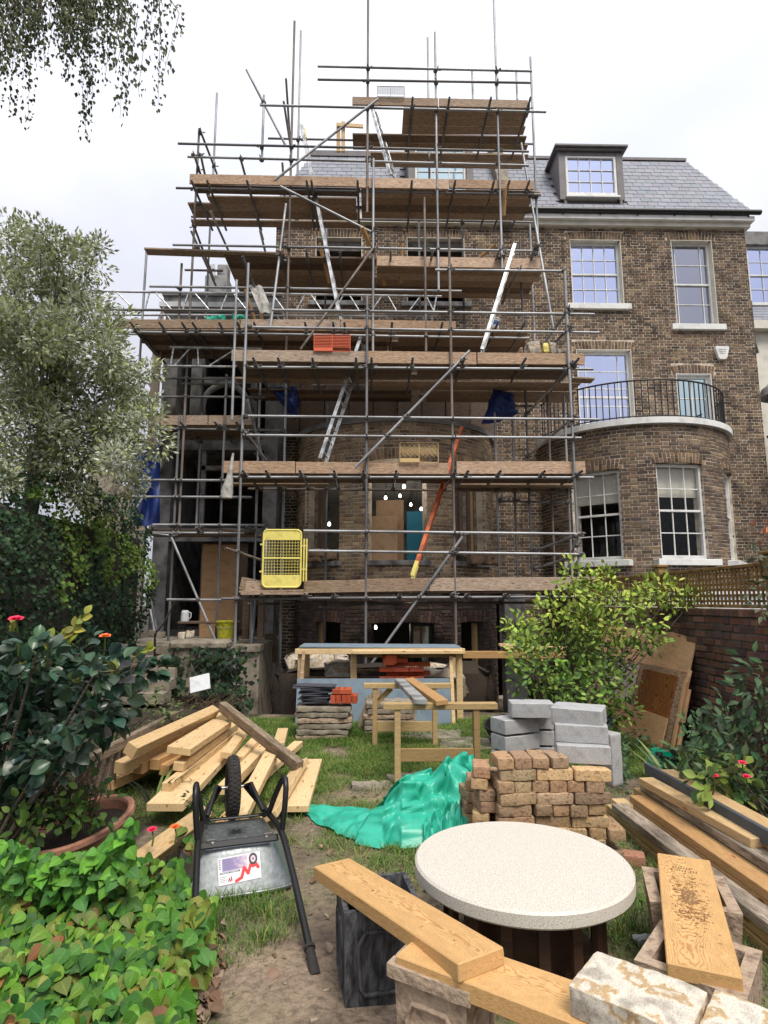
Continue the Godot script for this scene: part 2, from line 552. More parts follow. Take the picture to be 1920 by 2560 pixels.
	var rz := FastNoiseLite.new()
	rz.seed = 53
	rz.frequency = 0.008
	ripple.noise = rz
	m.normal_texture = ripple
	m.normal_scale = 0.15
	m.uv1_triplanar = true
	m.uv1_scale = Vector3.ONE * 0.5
	m = mat("grey glass", lin(0.36, 0.37, 0.43), 0.08, 1.0)
	m = mat("pale glass", lin(0.55, 0.68, 0.72), 0.06, 1.0)
	m = mat("clear glass", Color(0.12, 0.13, 0.14, 0.04), 0.02)
	m.uv1_triplanar = false
	m.transparency = BaseMaterial3D.TRANSPARENCY_ALPHA
	m.metallic_specular = 0.3
	m = mat("lamp bulb", lin(0.9, 0.9, 0.9), 0.4)
	m.emission_enabled = true
	m.emission = Color(1, 0.98, 0.94)
	m.emission_energy_multiplier = 3.0
	m = mat("ground", Color.WHITE, 0.97, 0.0, fine, Vector3.ONE * 1.1, bumps, 2.0, true)
	m.vertex_color_use_as_albedo = true
	second(m, fine, Vector3.ONE * 7.0)
	for k in [["leaf", 0.6, 0.25], ["glossy leaf", 0.32, 0.12], ["matt leaf", 0.75, 0.7], ["blade", 0.6, 0.3], ["litter", 0.9, 0.1]]:
		m = mat(k[0], Color.WHITE, k[1])
		m.uv1_triplanar = false
		m.vertex_color_use_as_albedo = true
		m.backlight_enabled = true
		m.backlight = grey(k[2])
		m.metallic_specular = 0.3 if k[0] != "glossy leaf" else 0.5
	# veined leaves of the ground cover
	m = mat("veined leaf", Color.WHITE, 0.55)
	m.metallic_specular = 0.35
	m.uv1_triplanar = false
	m.vertex_color_use_as_albedo = true
	m.backlight_enabled = true
	m.backlight = grey(0.25)
	m.albedo_texture = vein_picture()
	for i in 3:
		m = mat("figured plank %d" % i, lin(0.74, 0.73, 0.72), 0.7)
		m.uv1_triplanar = false
		m.albedo_texture = plank_picture(40 + i)
	m = mat("bark", lin(0.15, 0.125, 0.095), 0.95, 0.0, blot, Vector3.ONE * 4.0, bumps, 0.8)
	mat("twig", lin(0.12, 0.08, 0.05), 0.9)
	mat("petal red", lin(0.75, 0.02, 0.09), 0.6)
	mat("petal orange", lin(0.78, 0.16, 0.03), 0.6)
	mat("soil", lin(0.05, 0.035, 0.025), 0.97, 0.0, fine, Vector3.ONE * 4.0, bumps, 2.0)

# sawn softwood: growth rings cut into long arches, a knot or two, checks and grime specks
func plank_picture(seed_of: int) -> ImageTexture:
	var r := RandomNumberGenerator.new()
	r.seed = seed_of
	var z := FastNoiseLite.new()
	z.seed = seed_of
	z.frequency = 1.0
	var knots := []
	for k in 3:
		knots.append(Vector3(r.randf_range(0.12, 0.88), r.randf_range(0.05, 0.95), r.randf_range(0.012, 0.03)))
	var uc := r.randf_range(0.35, 0.65)
	var im := Image.create(112, 600, false, Image.FORMAT_RGB8)
	for y in 600:
		for x in 112:
			var u := x / 112.0
			var v := y / 600.0
			var f := 5.5 * pow(u - uc - 0.1 * z.get_noise_2d(v * 2.0, 5.0), 2.0) + 0.85 * v + 0.32 * z.get_noise_2d(u * 1.6, v * 2.6) + 0.03 * z.get_noise_2d(u * 9.0, v * 5.0)
			var dark := 0.0
			for k in knots:
				var d := Vector2(u - k.x, (v - k.y) * 4.2).length()
				f += 0.2 * exp(-pow(d / (k.z * 5.0), 2.0))
				dark = maxf(dark, 1.0 - smoothstep(k.z * 0.8, k.z * 1.3, d))
			var ring := fposmod(f * 10.0, 1.0)
			var late := smoothstep(0.45, 0.9, ring) * (1.0 - smoothstep(0.93, 1.0, ring))
			var fibre := z.get_noise_2d(u * 60.0, v * 9.0)
			var c := Color(0.9, 0.735, 0.5).lerp(Color(0.74, 0.52, 0.29), late * 0.75)
			c = c.lerp(Color(0.42, 0.25, 0.13), dark * 0.8)
			var k2 := 1.0 + 0.05 * fibre + 0.06 * z.get_noise_2d(u * 3.0 + 20.0, v * 6.0)
			im.set_pixel(x, y, Color(c.r * k2, c.g * k2, c.b * k2))
	return ImageTexture.create_from_image(im)

# lighter veins on a leaf: midrib along v, side veins slanting off it
func vein_picture() -> ImageTexture:
	var im := Image.create(64, 64, false, Image.FORMAT_RGB8)
	for y in 64:
		for x in 64:
			var d := absf(x - 31.5) / 32.0
			var k := 0.82
			var side := fposmod(y / 64.0 - d * 0.45, 0.14) / 0.14
			if side < 0.16:
				k = 0.93
			if d < 0.05:
				k = 0.98
			k += 0.06 * noise.get_noise_2d(x * 9.0, y * 9.0)
			im.set_pixel(x, y, Color(k, k, k * 0.96))
	return ImageTexture.create_from_image(im)

# ================================================================ buildings
var brick_unit: ArrayMesh
var slate_unit: ArrayMesh
const STOCK := [[0.217, 0.154, 0.108], [0.164, 0.114, 0.083], [0.258, 0.182, 0.119], [0.117, 0.085, 0.067], [0.317, 0.222, 0.135], [0.235, 0.142, 0.097], [0.188, 0.137, 0.104]]
const YELLOW := [[0.461, 0.33, 0.202], [0.381, 0.274, 0.176], [0.531, 0.381, 0.234], [0.3, 0.213, 0.144], [0.427, 0.291, 0.176], [0.577, 0.426, 0.266], [0.346, 0.258, 0.176]]
const SOOTY := [[0.2, 0.135, 0.11], [0.16, 0.11, 0.092], [0.24, 0.155, 0.12], [0.13, 0.09, 0.08], [0.21, 0.15, 0.12]]
const REDDISH := [[0.19, 0.08, 0.056], [0.14, 0.07, 0.055], [0.22, 0.1, 0.066], [0.11, 0.067, 0.058], [0.165, 0.078, 0.058], [0.25, 0.13, 0.085]]

func straight(a: Vector3, b: Vector3) -> Callable:
	var x := (b - a).normalized()
	var z := x.cross(Vector3.UP)
	return func(s: float) -> Transform3D: return Transform3D(Basis(x, Vector3.UP, z), a + x * s)

# half an oval standing out of a wall; s runs along it from its near-west end
func bowed(cx: float, cz: float, half: float, out: float) -> Array:
	var pts := []
	var at_s := [0.0]
	for i in 121:
		var f := PI - PI * i / 120.0
		pts.append(Vector3(cx + half * cos(f), 0, cz + out * sin(f)))
		if i:
			at_s.append(at_s[-1] + (pts[i] as Vector3).distance_to(pts[i - 1]))
	var curve := func(s: float) -> Transform3D:
		var i := clampi(at_s.bsearch(s), 1, 120)
		var k: float = (s - at_s[i - 1]) / (at_s[i] - at_s[i - 1])
		var p: Vector3 = (pts[i - 1] as Vector3).lerp(pts[i], k)
		var f := PI - PI * (i - 1 + k) / 120.0
		var n := Vector3(cos(f) / half, 0, sin(f) / out).normalized()
		return Transform3D(Basis(Vector3.UP.cross(n), Vector3.UP, n), p)
	return [curve, at_s[-1]]

# One wall: a backing of mortar with openings, and the bricks laid in it, gathered in where / tints.
# holes: [s0, y0, s1, y1, arched]
func lay_wall(parent: Node3D, called: String, curve: Callable, s0: float, s1: float, y0: float, y1: float, holes: Array, tones: Array, where: Array, tints: Array, thick := 0.33, key := "mortar", step := 9.0, slump := 0.004) -> void:
	var cuts := [s0, s1]
	for h in holes:
		for e in [h[0], h[2]]:
			if e > s0 and e < s1:
				cuts.append(e)
	var k := s0 + step
	while k < s1:
		cuts.append(k)
		k += step
	cuts.sort()
	var f := Faces.new()
	var pt := func(s: float, y: float, d: float) -> Vector3:
		var t: Transform3D = curve.call(s)
		return t.origin + t.basis.z * d + Vector3(0, y, 0)
	for i in cuts.size() - 1:
		var a: float = cuts[i]
		var b: float = cuts[i + 1]
		if b - a < 0.002:
			continue
		var levels := [y0, y1]
		for h in holes:
			if h[0] < b - 0.001 and h[2] > a + 0.001:
				levels.append(clampf(h[1], y0, y1))
				levels.append(clampf(h[3], y0, y1))
		levels.sort()
		for j in levels.size() - 1:
			var lo: float = levels[j]
			var hi: float = levels[j + 1]
			if hi - lo < 0.002:
				continue
			var open := false
			for h in holes:
				if h[0] < b - 0.001 and h[2] > a + 0.001 and h[1] < hi - 0.001 and h[3] > lo + 0.001:
					open = true
			var o := -0.009
			if open:
				f.quad(pt.call(a, lo, -thick), pt.call(a, lo, o), pt.call(b, lo, o), pt.call(b, lo, -thick))
				f.quad(pt.call(b, hi, -thick), pt.call(b, hi, o), pt.call(a, hi, o), pt.call(a, hi, -thick))
				continue
			f.quad(pt.call(a, lo, o), pt.call(b, lo, o), pt.call(b, hi, o), pt.call(a, hi, o))
			f.quad(pt.call(b, lo, -thick), pt.call(a, lo, -thick), pt.call(a, hi, -thick), pt.call(b, hi, -thick))
	for h in holes:
		f.quad(pt.call(h[0], h[1], -0.009), pt.call(h[0], h[1], -thick), pt.call(h[0], h[3], -thick), pt.call(h[0], h[3], -0.009))
		f.quad(pt.call(h[2], h[1], -thick), pt.call(h[2], h[1], -0.009), pt.call(h[2], h[3], -0.009), pt.call(h[2], h[3], -thick))
	for e in [s0, s1]:
		var p: Vector3 = pt.call(e, y0, -0.009)
		var q: Vector3 = pt.call(e, y0, -thick)
		var u := Vector3(0, y1 - y0, 0)
		if e == s1:
			f.quad(q, p, p + u, q + u)
		else:
			f.quad(p, q, q + u, p + u)
	f.quad(pt.call(s0, y1, -0.009), pt.call(s1, y1, -0.009), pt.call(s1, y1, -thick), pt.call(s0, y1, -thick))
	piece(parent, called, f.mesh(), M[key])
	# bricks
	var course := 0
	var y := y0
	while y + 0.06 < y1:
		var busy := []
		for h in holes:
			if h[1] < y + 0.045 and h[3] > y + 0.015:
				busy.append([h[0], h[2]])
			if h[4] and h[3] < y + 0.05 and h[3] + 0.232 > y + 0.01:
				busy.append([h[0] - 0.1, h[2] + 0.1])
		var s := s0 - (0.168 if course % 2 else 0.0)
		var n := 0
		while s < s1:
			var length := 0.215 if n % 2 == 0 else 0.1025
			var parts := [[maxf(s, s0), minf(s + length, s1)]]
			for c in busy:
				var next := []
				for p in parts:
					if c[1] <= p[0] or c[0] >= p[1]:
						next.append(p)
					else:
						if c[0] - p[0] > 0.02:
							next.append([p[0], c[0]])
						if p[1] - c[1] > 0.02:
							next.append([c[1], p[1]])
				parts = next
			for p in parts:
				if p[1] - p[0] < 0.025:
					continue
				var t: Transform3D = curve.call((p[0] + p[1]) / 2.0)
				t.origin += Vector3(0, y + 0.0325 + rnd(-slump, slump) * 0.6, 0) + t.basis.z * (-0.05 + rnd(-slump, slump))
				t.basis = t.basis * Basis(Vector3.FORWARD, rnd(-slump, slump) * 2.0) * Basis.from_scale(Vector3(p[1] - p[0] - rnd(0.001, 0.002 + slump), 0.0625 - rnd(0, slump), 0.1))
				where.append(t)
				tints.append(tone(tones))
			s += length + 0.0105
			n += 1
		y += 0.075
		course += 1
	for h in holes:
		if not h[4]:
			continue
		var wide: float = h[2] - h[0] + 0.14
		var count := roundi(wide / 0.078)
		for i in count:
			var q := (i + 0.5) / count
			var parts := [[0.0, 0.228]]
			if i % 2 == 0:
				parts = [[0.0, 0.106], [0.116, 0.228]]
			elif i % 4 == 1:
				parts = [[0.0, 0.15], [0.16, 0.228]]
			for p in parts:
				var mid: float = (p[0] + p[1]) / 2.0
				var lean := (q - 0.5) * 0.42
				var s: float = lerpf(h[0] - 0.07, h[2] + 0.07, q) + sin(lean) * mid
				if s < s0 + 0.04 or s > s1 - 0.04:
					continue
				var t: Transform3D = curve.call(s)
				t.origin += Vector3(0, h[3] - 0.03 * pow(2.0 * q - 1.0, 2.0) + 0.004 + mid * cos(lean), 0) + t.basis.z * (-0.049 + rnd(-0.003, 0.003))
				t.basis = t.basis * Basis(Vector3.FORWARD, lean) * Basis.from_scale(Vector3(0.066, p[1] - p[0], 0.1))
				where.append(t)
				tints.append(tone(tones) * Color(1.18, 1.1, 1.0))

func tone(tones: Array) -> Color:
	var c: Array = tones[rng.randi() % tones.size()]
	var k := rnd(0.78, 1.2)
	return Color(c[0] * k, c[1] * k, c[2] * k)

# A sliding sash window. t: middle of its foot, z outward. rows counted over both sashes.
func sash(parent: Node, t: Transform3D, wide: float, high: float, cols: Array, rows: int, glass: String, paint := "white paint", meets := true) -> Node3D:
	var o := Node3D.new()
	o.transform = t
	put(parent, "window", o)
	var f := Faces.new()
	var j := 0.06
	f.between(Vector3(-wide / 2, 0, -0.1), Vector3(-wide / 2 + j, high, 0), 0.004)
	f.between(Vector3(wide / 2 - j, 0, -0.1), Vector3(wide / 2, high, 0), 0.004)
	f.between(Vector3(-wide / 2 + j, high - 0.055, -0.1), Vector3(wide / 2 - j, high, -0.002), 0.004)
	f.between(Vector3(-wide / 2 + j, 0, -0.1), Vector3(wide / 2 - j, 0.085, -0.002), 0.004)
	piece(o, "frame", f.mesh(), M[paint])
	var x0 := -wide / 2 + j
	var x1 := wide / 2 - j
	var y0 := 0.085
	var y1 := high - 0.055
	if meets:
		piece(o, "meeting_rail", cbox(Vector3(x1 - x0, 0.045, 0.06), 0.004), M[paint], Transform3D(Basis(), Vector3(0, (y0 + y1) / 2.0, -0.045)))
	var edges := [x0]
	var total := 0.0
	for c in cols:
		total += c
	var sum := 0.0
	for c in cols:
		sum += c
		edges.append(lerpf(x0, x1, sum / total))
	for i in range(1, cols.size()):
		piece(o, "glazing_bar", cbox(Vector3(0.022, y1 - y0, 0.03), 0.004), M[paint], Transform3D(Basis(), Vector3(edges[i], (y0 + y1) / 2.0, -0.052)))
	for k in range(1, rows):
		if meets and k * 2 == rows:
			continue
		piece(o, "glazing_bar", cbox(Vector3(x1 - x0, 0.022, 0.028), 0.004), M[paint], Transform3D(Basis(), Vector3(0, lerpf(y0, y1, float(k) / rows), -0.052)))
	for i in cols.size():
		for k in rows:
			var c := Vector3((edges[i] + edges[i + 1]) / 2.0, lerpf(y0, y1, (k + 0.5) / rows), -0.06 if k * 2 >= rows else -0.066)
			var tilt := Basis.from_euler(Vector3(rnd(-0.006, 0.006), rnd(-0.006, 0.006), 0))
			piece(o, "pane", cbox(Vector3(edges[i + 1] - edges[i] - 0.012, (y1 - y0) / rows - 0.012, 0.004), 0.0), M[glass], Transform3D(tilt, c))
	return o

func lining(parent: Node, t: Transform3D, wide: float, high: float, deep: float, paint: String) -> void:
	var f := Faces.new()
	f.between(Vector3(-wide / 2, 0, -deep), Vector3(-wide / 2 + 0.016, high, 0.012), 0.002)
	f.between(Vector3(wide / 2 - 0.016, 0, -deep), Vector3(wide / 2, high, 0.012), 0.002)
	f.between(Vector3(-wide / 2 + 0.016, high - 0.016, -deep), Vector3(wide / 2 - 0.016, high, 0.012), 0.002)
	piece(parent, "reveal", f.mesh(), M[paint], t)

func sill(parent: Node, t: Transform3D, wide: float, paint: String, high := 0.11, out := 0.09) -> void:
	var f := Faces.new()
	f.between(Vector3(-wide / 2, -high, -0.2), Vector3(wide / 2, 0.0, out), 0.008)
	piece(parent, "sill", f.mesh(), M[paint], t)

func facing(x: float, y: float, z: float) -> Transform3D:
	return Transform3D(Basis(), Vector3(x, y, z))

# slates on a slope: o its lower west corner, ux along the eaves, uy up the slope
func slates(parent: Node3D, o: Vector3, ux: Vector3, uy: Vector3, low: Array, high: Array, long: float, skip: Array, where: Array, tints: Array) -> void:
	var uz := ux.cross(uy)
	var gauge := 0.2
	var rows := int(long / gauge)
	for r in rows:
		var y := (r + 0.5) * gauge
		var a: float = lerpf(low[0], high[0], y / long)
		var b: float = lerpf(low[1], high[1], y / long)
		var x := floorf(a / 0.262) * 0.262 - (0.131 if r % 2 else 0.0)
		while x < b:
			var p := maxf(x, a)
			var q := minf(x + 0.252, b)
			x += 0.262
			if q - p < 0.03:
				continue
			var hidden := false
			for s in skip:
				if (p + q) / 2.0 > s[0] and (p + q) / 2.0 < s[2] and y > s[1] and y < s[3]:
					hidden = true
			if hidden:
				continue
			var bas := Basis(ux, uy, uz) * Basis(Vector3.RIGHT, -0.05 + rnd(-0.008, 0.008)) * Basis(Vector3.BACK, rnd(-0.006, 0.006)) * Basis.from_scale(Vector3(q - p, gauge * 1.22, 0.013))
			where.append(Transform3D(bas, o + ux * (p + q) / 2.0 + uy * (y + 0.02) + uz * (0.006 + rnd(0, 0.003))))
			var k := rnd(0.88, 1.12)
			tints.append(Color(0.265 * k, 0.28 * k, 0.33 * k))

func shell(parent: Node, lo: Vector3, hi: Vector3, called: String, key: String) -> void:
	var f := Faces.new()
	f.between(lo, hi)
	piece(parent, called, f.mesh(), M[key])

func bow_top(parent: Node, cx: float, cz: float, half: float, out: float, lo: float, hi: float, key: String, called: String) -> void:
	var pts := PackedVector2Array()
	for i in 49:
		var f := PI * i / 48.0
		pts.append(Vector2(cx + half * cos(f), -(cz + out * sin(f))))
	pts.reverse()
	var f := Faces.new()
	f.plate(pts, hi - lo, Transform3D(Basis(Vector3(1, 0, 0), Vector3(0, 0, -1), Vector3(0, 1, 0)), Vector3(0, (lo + hi) / 2.0, 0)))
	piece(parent, called, f.mesh(), M[key])

func build_neighbour() -> void:
	var o := thing("brick_house", "finished brown brick house with bowed bay, iron balcony and slate mansard, clear of the scaffold", "house")
	var T := []
	var C := []
	var east := 9.57
	var west := 3.55
	var z := -14.0
	var face := straight(Vector3(west, 0, z), Vector3(east, 0, z))
	var holes := [[5.02 - west, 9.02, 6.33 - west, 10.78, true], [7.62 - west, 8.5, 8.68 - west, 10.8, true], [5.05 - west, 5.45, 6.42 - west, 7.83, true], [7.5 - west, 5.5, 8.38 - west, 7.22, true], [4.25 - west, -0.5, 8.1 - west, 5.0, false]]
	lay_wall(o, "wall", face, 0.0, east - west, -0.6, 11.12, holes, STOCK, T, C)
	var cx := 6.2
	var half := 2.15
	var b := bowed(cx, z, half, 2.0)
	var L: float = b[1]
	var c: float = L / 2.0 + 0.2
	var bow_holes := [[c - 0.52, 2.5, c + 0.52, 4.5, true], [c - 2.3, 2.5, c - 1.25, 4.42, true], [c + 1.25, 2.5, c + 2.3, 4.5, true]]
	lay_wall(o, "bay_wall", b[0], 0.02, L - 0.02, -0.6, 5.33, bow_holes, STOCK, T, C, 0.3, "mortar", 0.12)
	pieces(o, "brick", "brickwork", [brick_unit], "brick", T, C, near_bricks)
	bow_top(o, cx, z, half + 0.09, 2.09, 5.33, 5.46, "white paint", "coping")
	# upper windows
	for q in [[5.675, 9.02, 1.31, 1.76, [1, 1, 1, 1], 4, "sky mirror glass"], [8.15, 8.5, 1.06, 2.3, [0.3, 2.2, 0.55], 4, "grey glass"], [5.735, 5.45, 1.37, 2.38, [0.4, 1.7, 0.45], 5, "sky mirror glass"]]:
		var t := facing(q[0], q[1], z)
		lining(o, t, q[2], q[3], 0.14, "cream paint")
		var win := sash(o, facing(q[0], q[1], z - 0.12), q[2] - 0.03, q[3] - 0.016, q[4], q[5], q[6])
		if q[5] == 4:
			sill(o, t, q[2] + 0.3, "white paint", 0.15)
	# the narrow casement door onto the balcony
	lining(o, facing(7.94, 5.5, z), 0.88, 1.72, 0.14, "white paint")
	sash(o, facing(7.94, 5.5, z - 0.1), 0.85, 1.7, [1, 1], 3, "pale glass", "white paint", false)
	# bay windows with a blind drawn partly down
	for q in [[c, 1.04, 2.0], [c - 1.775, 1.05, 1.92], [c + 1.775, 1.05, 2.0]]:
		var t: Transform3D = b[0].call(q[0])
		t.origin.y = 2.5
		var sunk := t.translated_local(Vector3(0, 0, -0.13))
		var win := sash(o, sunk, q[1] - 0.01, q[2] - 0.01, [1, 1, 1], 4, "clear glass")
		piece(win, "blind", cbox(Vector3(q[1] - 0.1, 0.62, 0.012), 0.002), M["blind"], Transform3D(Basis(), Vector3(0, q[2] - 0.38, -0.14)))
		sill(o, t, q[1] + 0.32, "white paint", 0.13, 0.1)
	# roof
	var RT := []
	var RC := []
	var up := Vector3(0, 2.42, -1.25)
	var long := up.length()
	var foot := Vector3(west, 11.5, z + 0.18)
	slates(o, foot, Vector3.RIGHT, up / long, [0.0, east - west + 0.12], [0.0, east - west - 0.78], long, [[1.3, 0.3, 2.9, 2.2]], RT, RC)
	pieces(o, "slate", "slating", [slate_unit], "slate", RT, RC, 300)
	var f := Faces.new()
	var hip := east - west + 0.12
	var uz := Vector3.RIGHT.cross(up / long)
	var p0 := foot - uz * 0.012
	f.quad(p0, p0 + Vector3(hip, 0, 0), p0 + Vector3(hip - 0.9, 0, 0) + up, p0 + up)
	f.quad(p0 + Vector3(hip, 0, 0), p0 + Vector3(hip, 0, -4.0), p0 + Vector3(hip - 0.9, 2.42, -4.0), p0 + Vector3(hip - 0.9, 0, 0) + up)
	f.quad(p0 + up, p0 + up + Vector3(hip - 0.9, 0, 0), p0 + Vector3(hip - 0.9, 2.42, -4.0), p0 + Vector3(0, 2.42, -4.0))
	piece(o, "roof", f.mesh(), M["lead"])
	shell(o, foot + up + Vector3(0, -0.02, -0.06), foot + up + Vector3(hip - 0.88, 0.06, 0.05), "ridge", "lead")
	# eaves: white frieze, gutter and its brackets
	shell(o, Vector3(west, 11.125, z - 0.1), Vector3(east + 0.1, 11.24, z + 0.1), "frieze", "cream paint")
	shell(o, Vector3(west, 11.242, z - 0.1), Vector3(east + 0.16, 11.36, z + 0.2), "fascia", "white paint")
	var g := Faces.new()
	g.bar([Vector3(west, 11.44, z + 0.24), Vector3(east + 0.3, 11.44, z + 0.24)], [0.065], 12)
	piece(o, "gutter", g.mesh(), M["black pipe"])
	for i in 7:
		shell(o, Vector3(west + 0.3 + i * 0.95, 11.33, z + 0.2), Vector3(west + 0.33 + i * 0.95, 11.42, z + 0.23), "gutter_bracket", "black pipe")
	# dormer
	var d := Node3D.new()
	d.position = Vector3(west + 2.1, 11.95, z - 0.05)
	put(o, "dormer", d)
	var df := Faces.new()
	df.between(Vector3(-0.84, -0.1, -1.5), Vector3(-0.66, 1.32, 0.12), 0.01)
	df.between(Vector3(0.66, -0.1, -1.5), Vector3(0.84, 1.32, 0.12), 0.01)
	df.between(Vector3(-0.66, 1.15, -1.5), Vector3(0.66, 1.32, 0.12), 0.01)
	df.between(Vector3(-0.74, -0.28, 0.0), Vector3(-0.66, -0.1, 0.13), 0.01)
	df.between(Vector3(0.7, -0.28, 0.0), Vector3(0.78, -0.1, 0.13), 0.01)
	piece(d, "cheek", df.mesh(), M["lead"])
	var dr := Faces.new()
	dr.between(Vector3(-0.95, 1.325, -1.8), Vector3(0.95, 1.39, 0.26), 0.01)
	dr.between(Vector3(-0.9, 1.265, 0.125), Vector3(0.9, 1.32, 0.2), 0.01)
	piece(d, "dormer_roof", dr.mesh(), M["lead"])
	sash(o, facing(west + 2.1, 11.98, z + 0.06), 1.32, 1.13, [1, 1, 1, 1], 3, "sky mirror glass", "white paint", false)
	piece(d, "dormer_sill", cbox(Vector3(1.4, 0.06, 0.2), 0.008), M["white paint"], Transform3D(Basis(), Vector3(0, -0.04, 0.1)))
	# balcony railing
	var rail := Node3D.new()
	put(o, "railing", rail)
	var rb := bowed(cx, z, half - 0.02, 1.9)
	var path := []
	for i in 49:
		var t: Transform3D = rb[0].call(rb[1] * (0.02 + 0.96 * i / 48.0))
		path.append(t.origin + Vector3(0, 6.33, 0))
	var rf := Faces.new()
	rf.bar(path, [0.02], 8)
	piece(rail, "handrail", rf.mesh(), M["black steel"])
	var low := Faces.new()
	for i in path.size():
		path[i] -= Vector3(0, 0.79, 0)
	low.bar(path, [0.014], 6)
	piece(rail, "lower_rail", low.mesh(), M["black steel"])
	var bar_mesh := cbox(Vector3(0.02, 0.86, 0.02), 0.002)
	for i in 46:
		var t: Transform3D = rb[0].call(rb[1] * (0.03 + 0.94 * i / 45.0))
		t.origin.y = 5.46 + 0.43
		piece(rail, "baluster", bar_mesh, M["black steel"], t)
	# what closes the house
	shell(o, Vector3(west + 0.03, -0.6, -19.0), Vector3(west + 0.33, 11.1, z - 0.34), "party_wall", "inside")
	shell(o, Vector3(east - 0.35, -0.6, -19.0), Vector3(east - 0.01, 11.1, z - 0.34), "gable_wall", "dirty mortar")
	shell(o, Vector3(west, -0.6, -19.3), Vector3(east, 13.9, -19.0), "rear_wall", "inside")
	for y in [2.0, 5.1, 8.0, 11.0]:
		shell(o, Vector3(west + 0.34, y, -18.99), Vector3(east - 0.36, y + 0.2, z - 0.345), "storey_floor", "inside")
	bow_top(o, cx, z, half - 0.32, 1.66, 2.0, 2.2, "inside", "bay_floor")
	# alarm box
	var a := thing("alarm_box", "white shield-shaped alarm box on brick above the balcony door", "alarm box", Vector3(8.67, 7.75, z))
	var af := Faces.new()
	af.plate(PackedVector2Array([Vector2(-0.07, -0.17), Vector2(0.07, -0.17), Vector2(0.11, -0.12), Vector2(0.175, 0.13), Vector2(0.16, 0.16), Vector2(-0.16, 0.16), Vector2(-0.175, 0.13), Vector2(-0.11, -0.12)]), 0.09, Transform3D(Basis(), Vector3(0, 0, 0.045)))
	piece(a, "casing", af.mesh(), M["white paint"])
	for i in 3:
		piece(a, "grille_line", cbox(Vector3(0.2 - i * 0.03, 0.012, 0.004), 0.0), M["plaster"], facing(0, 0.08 - i * 0.05, 0.092))

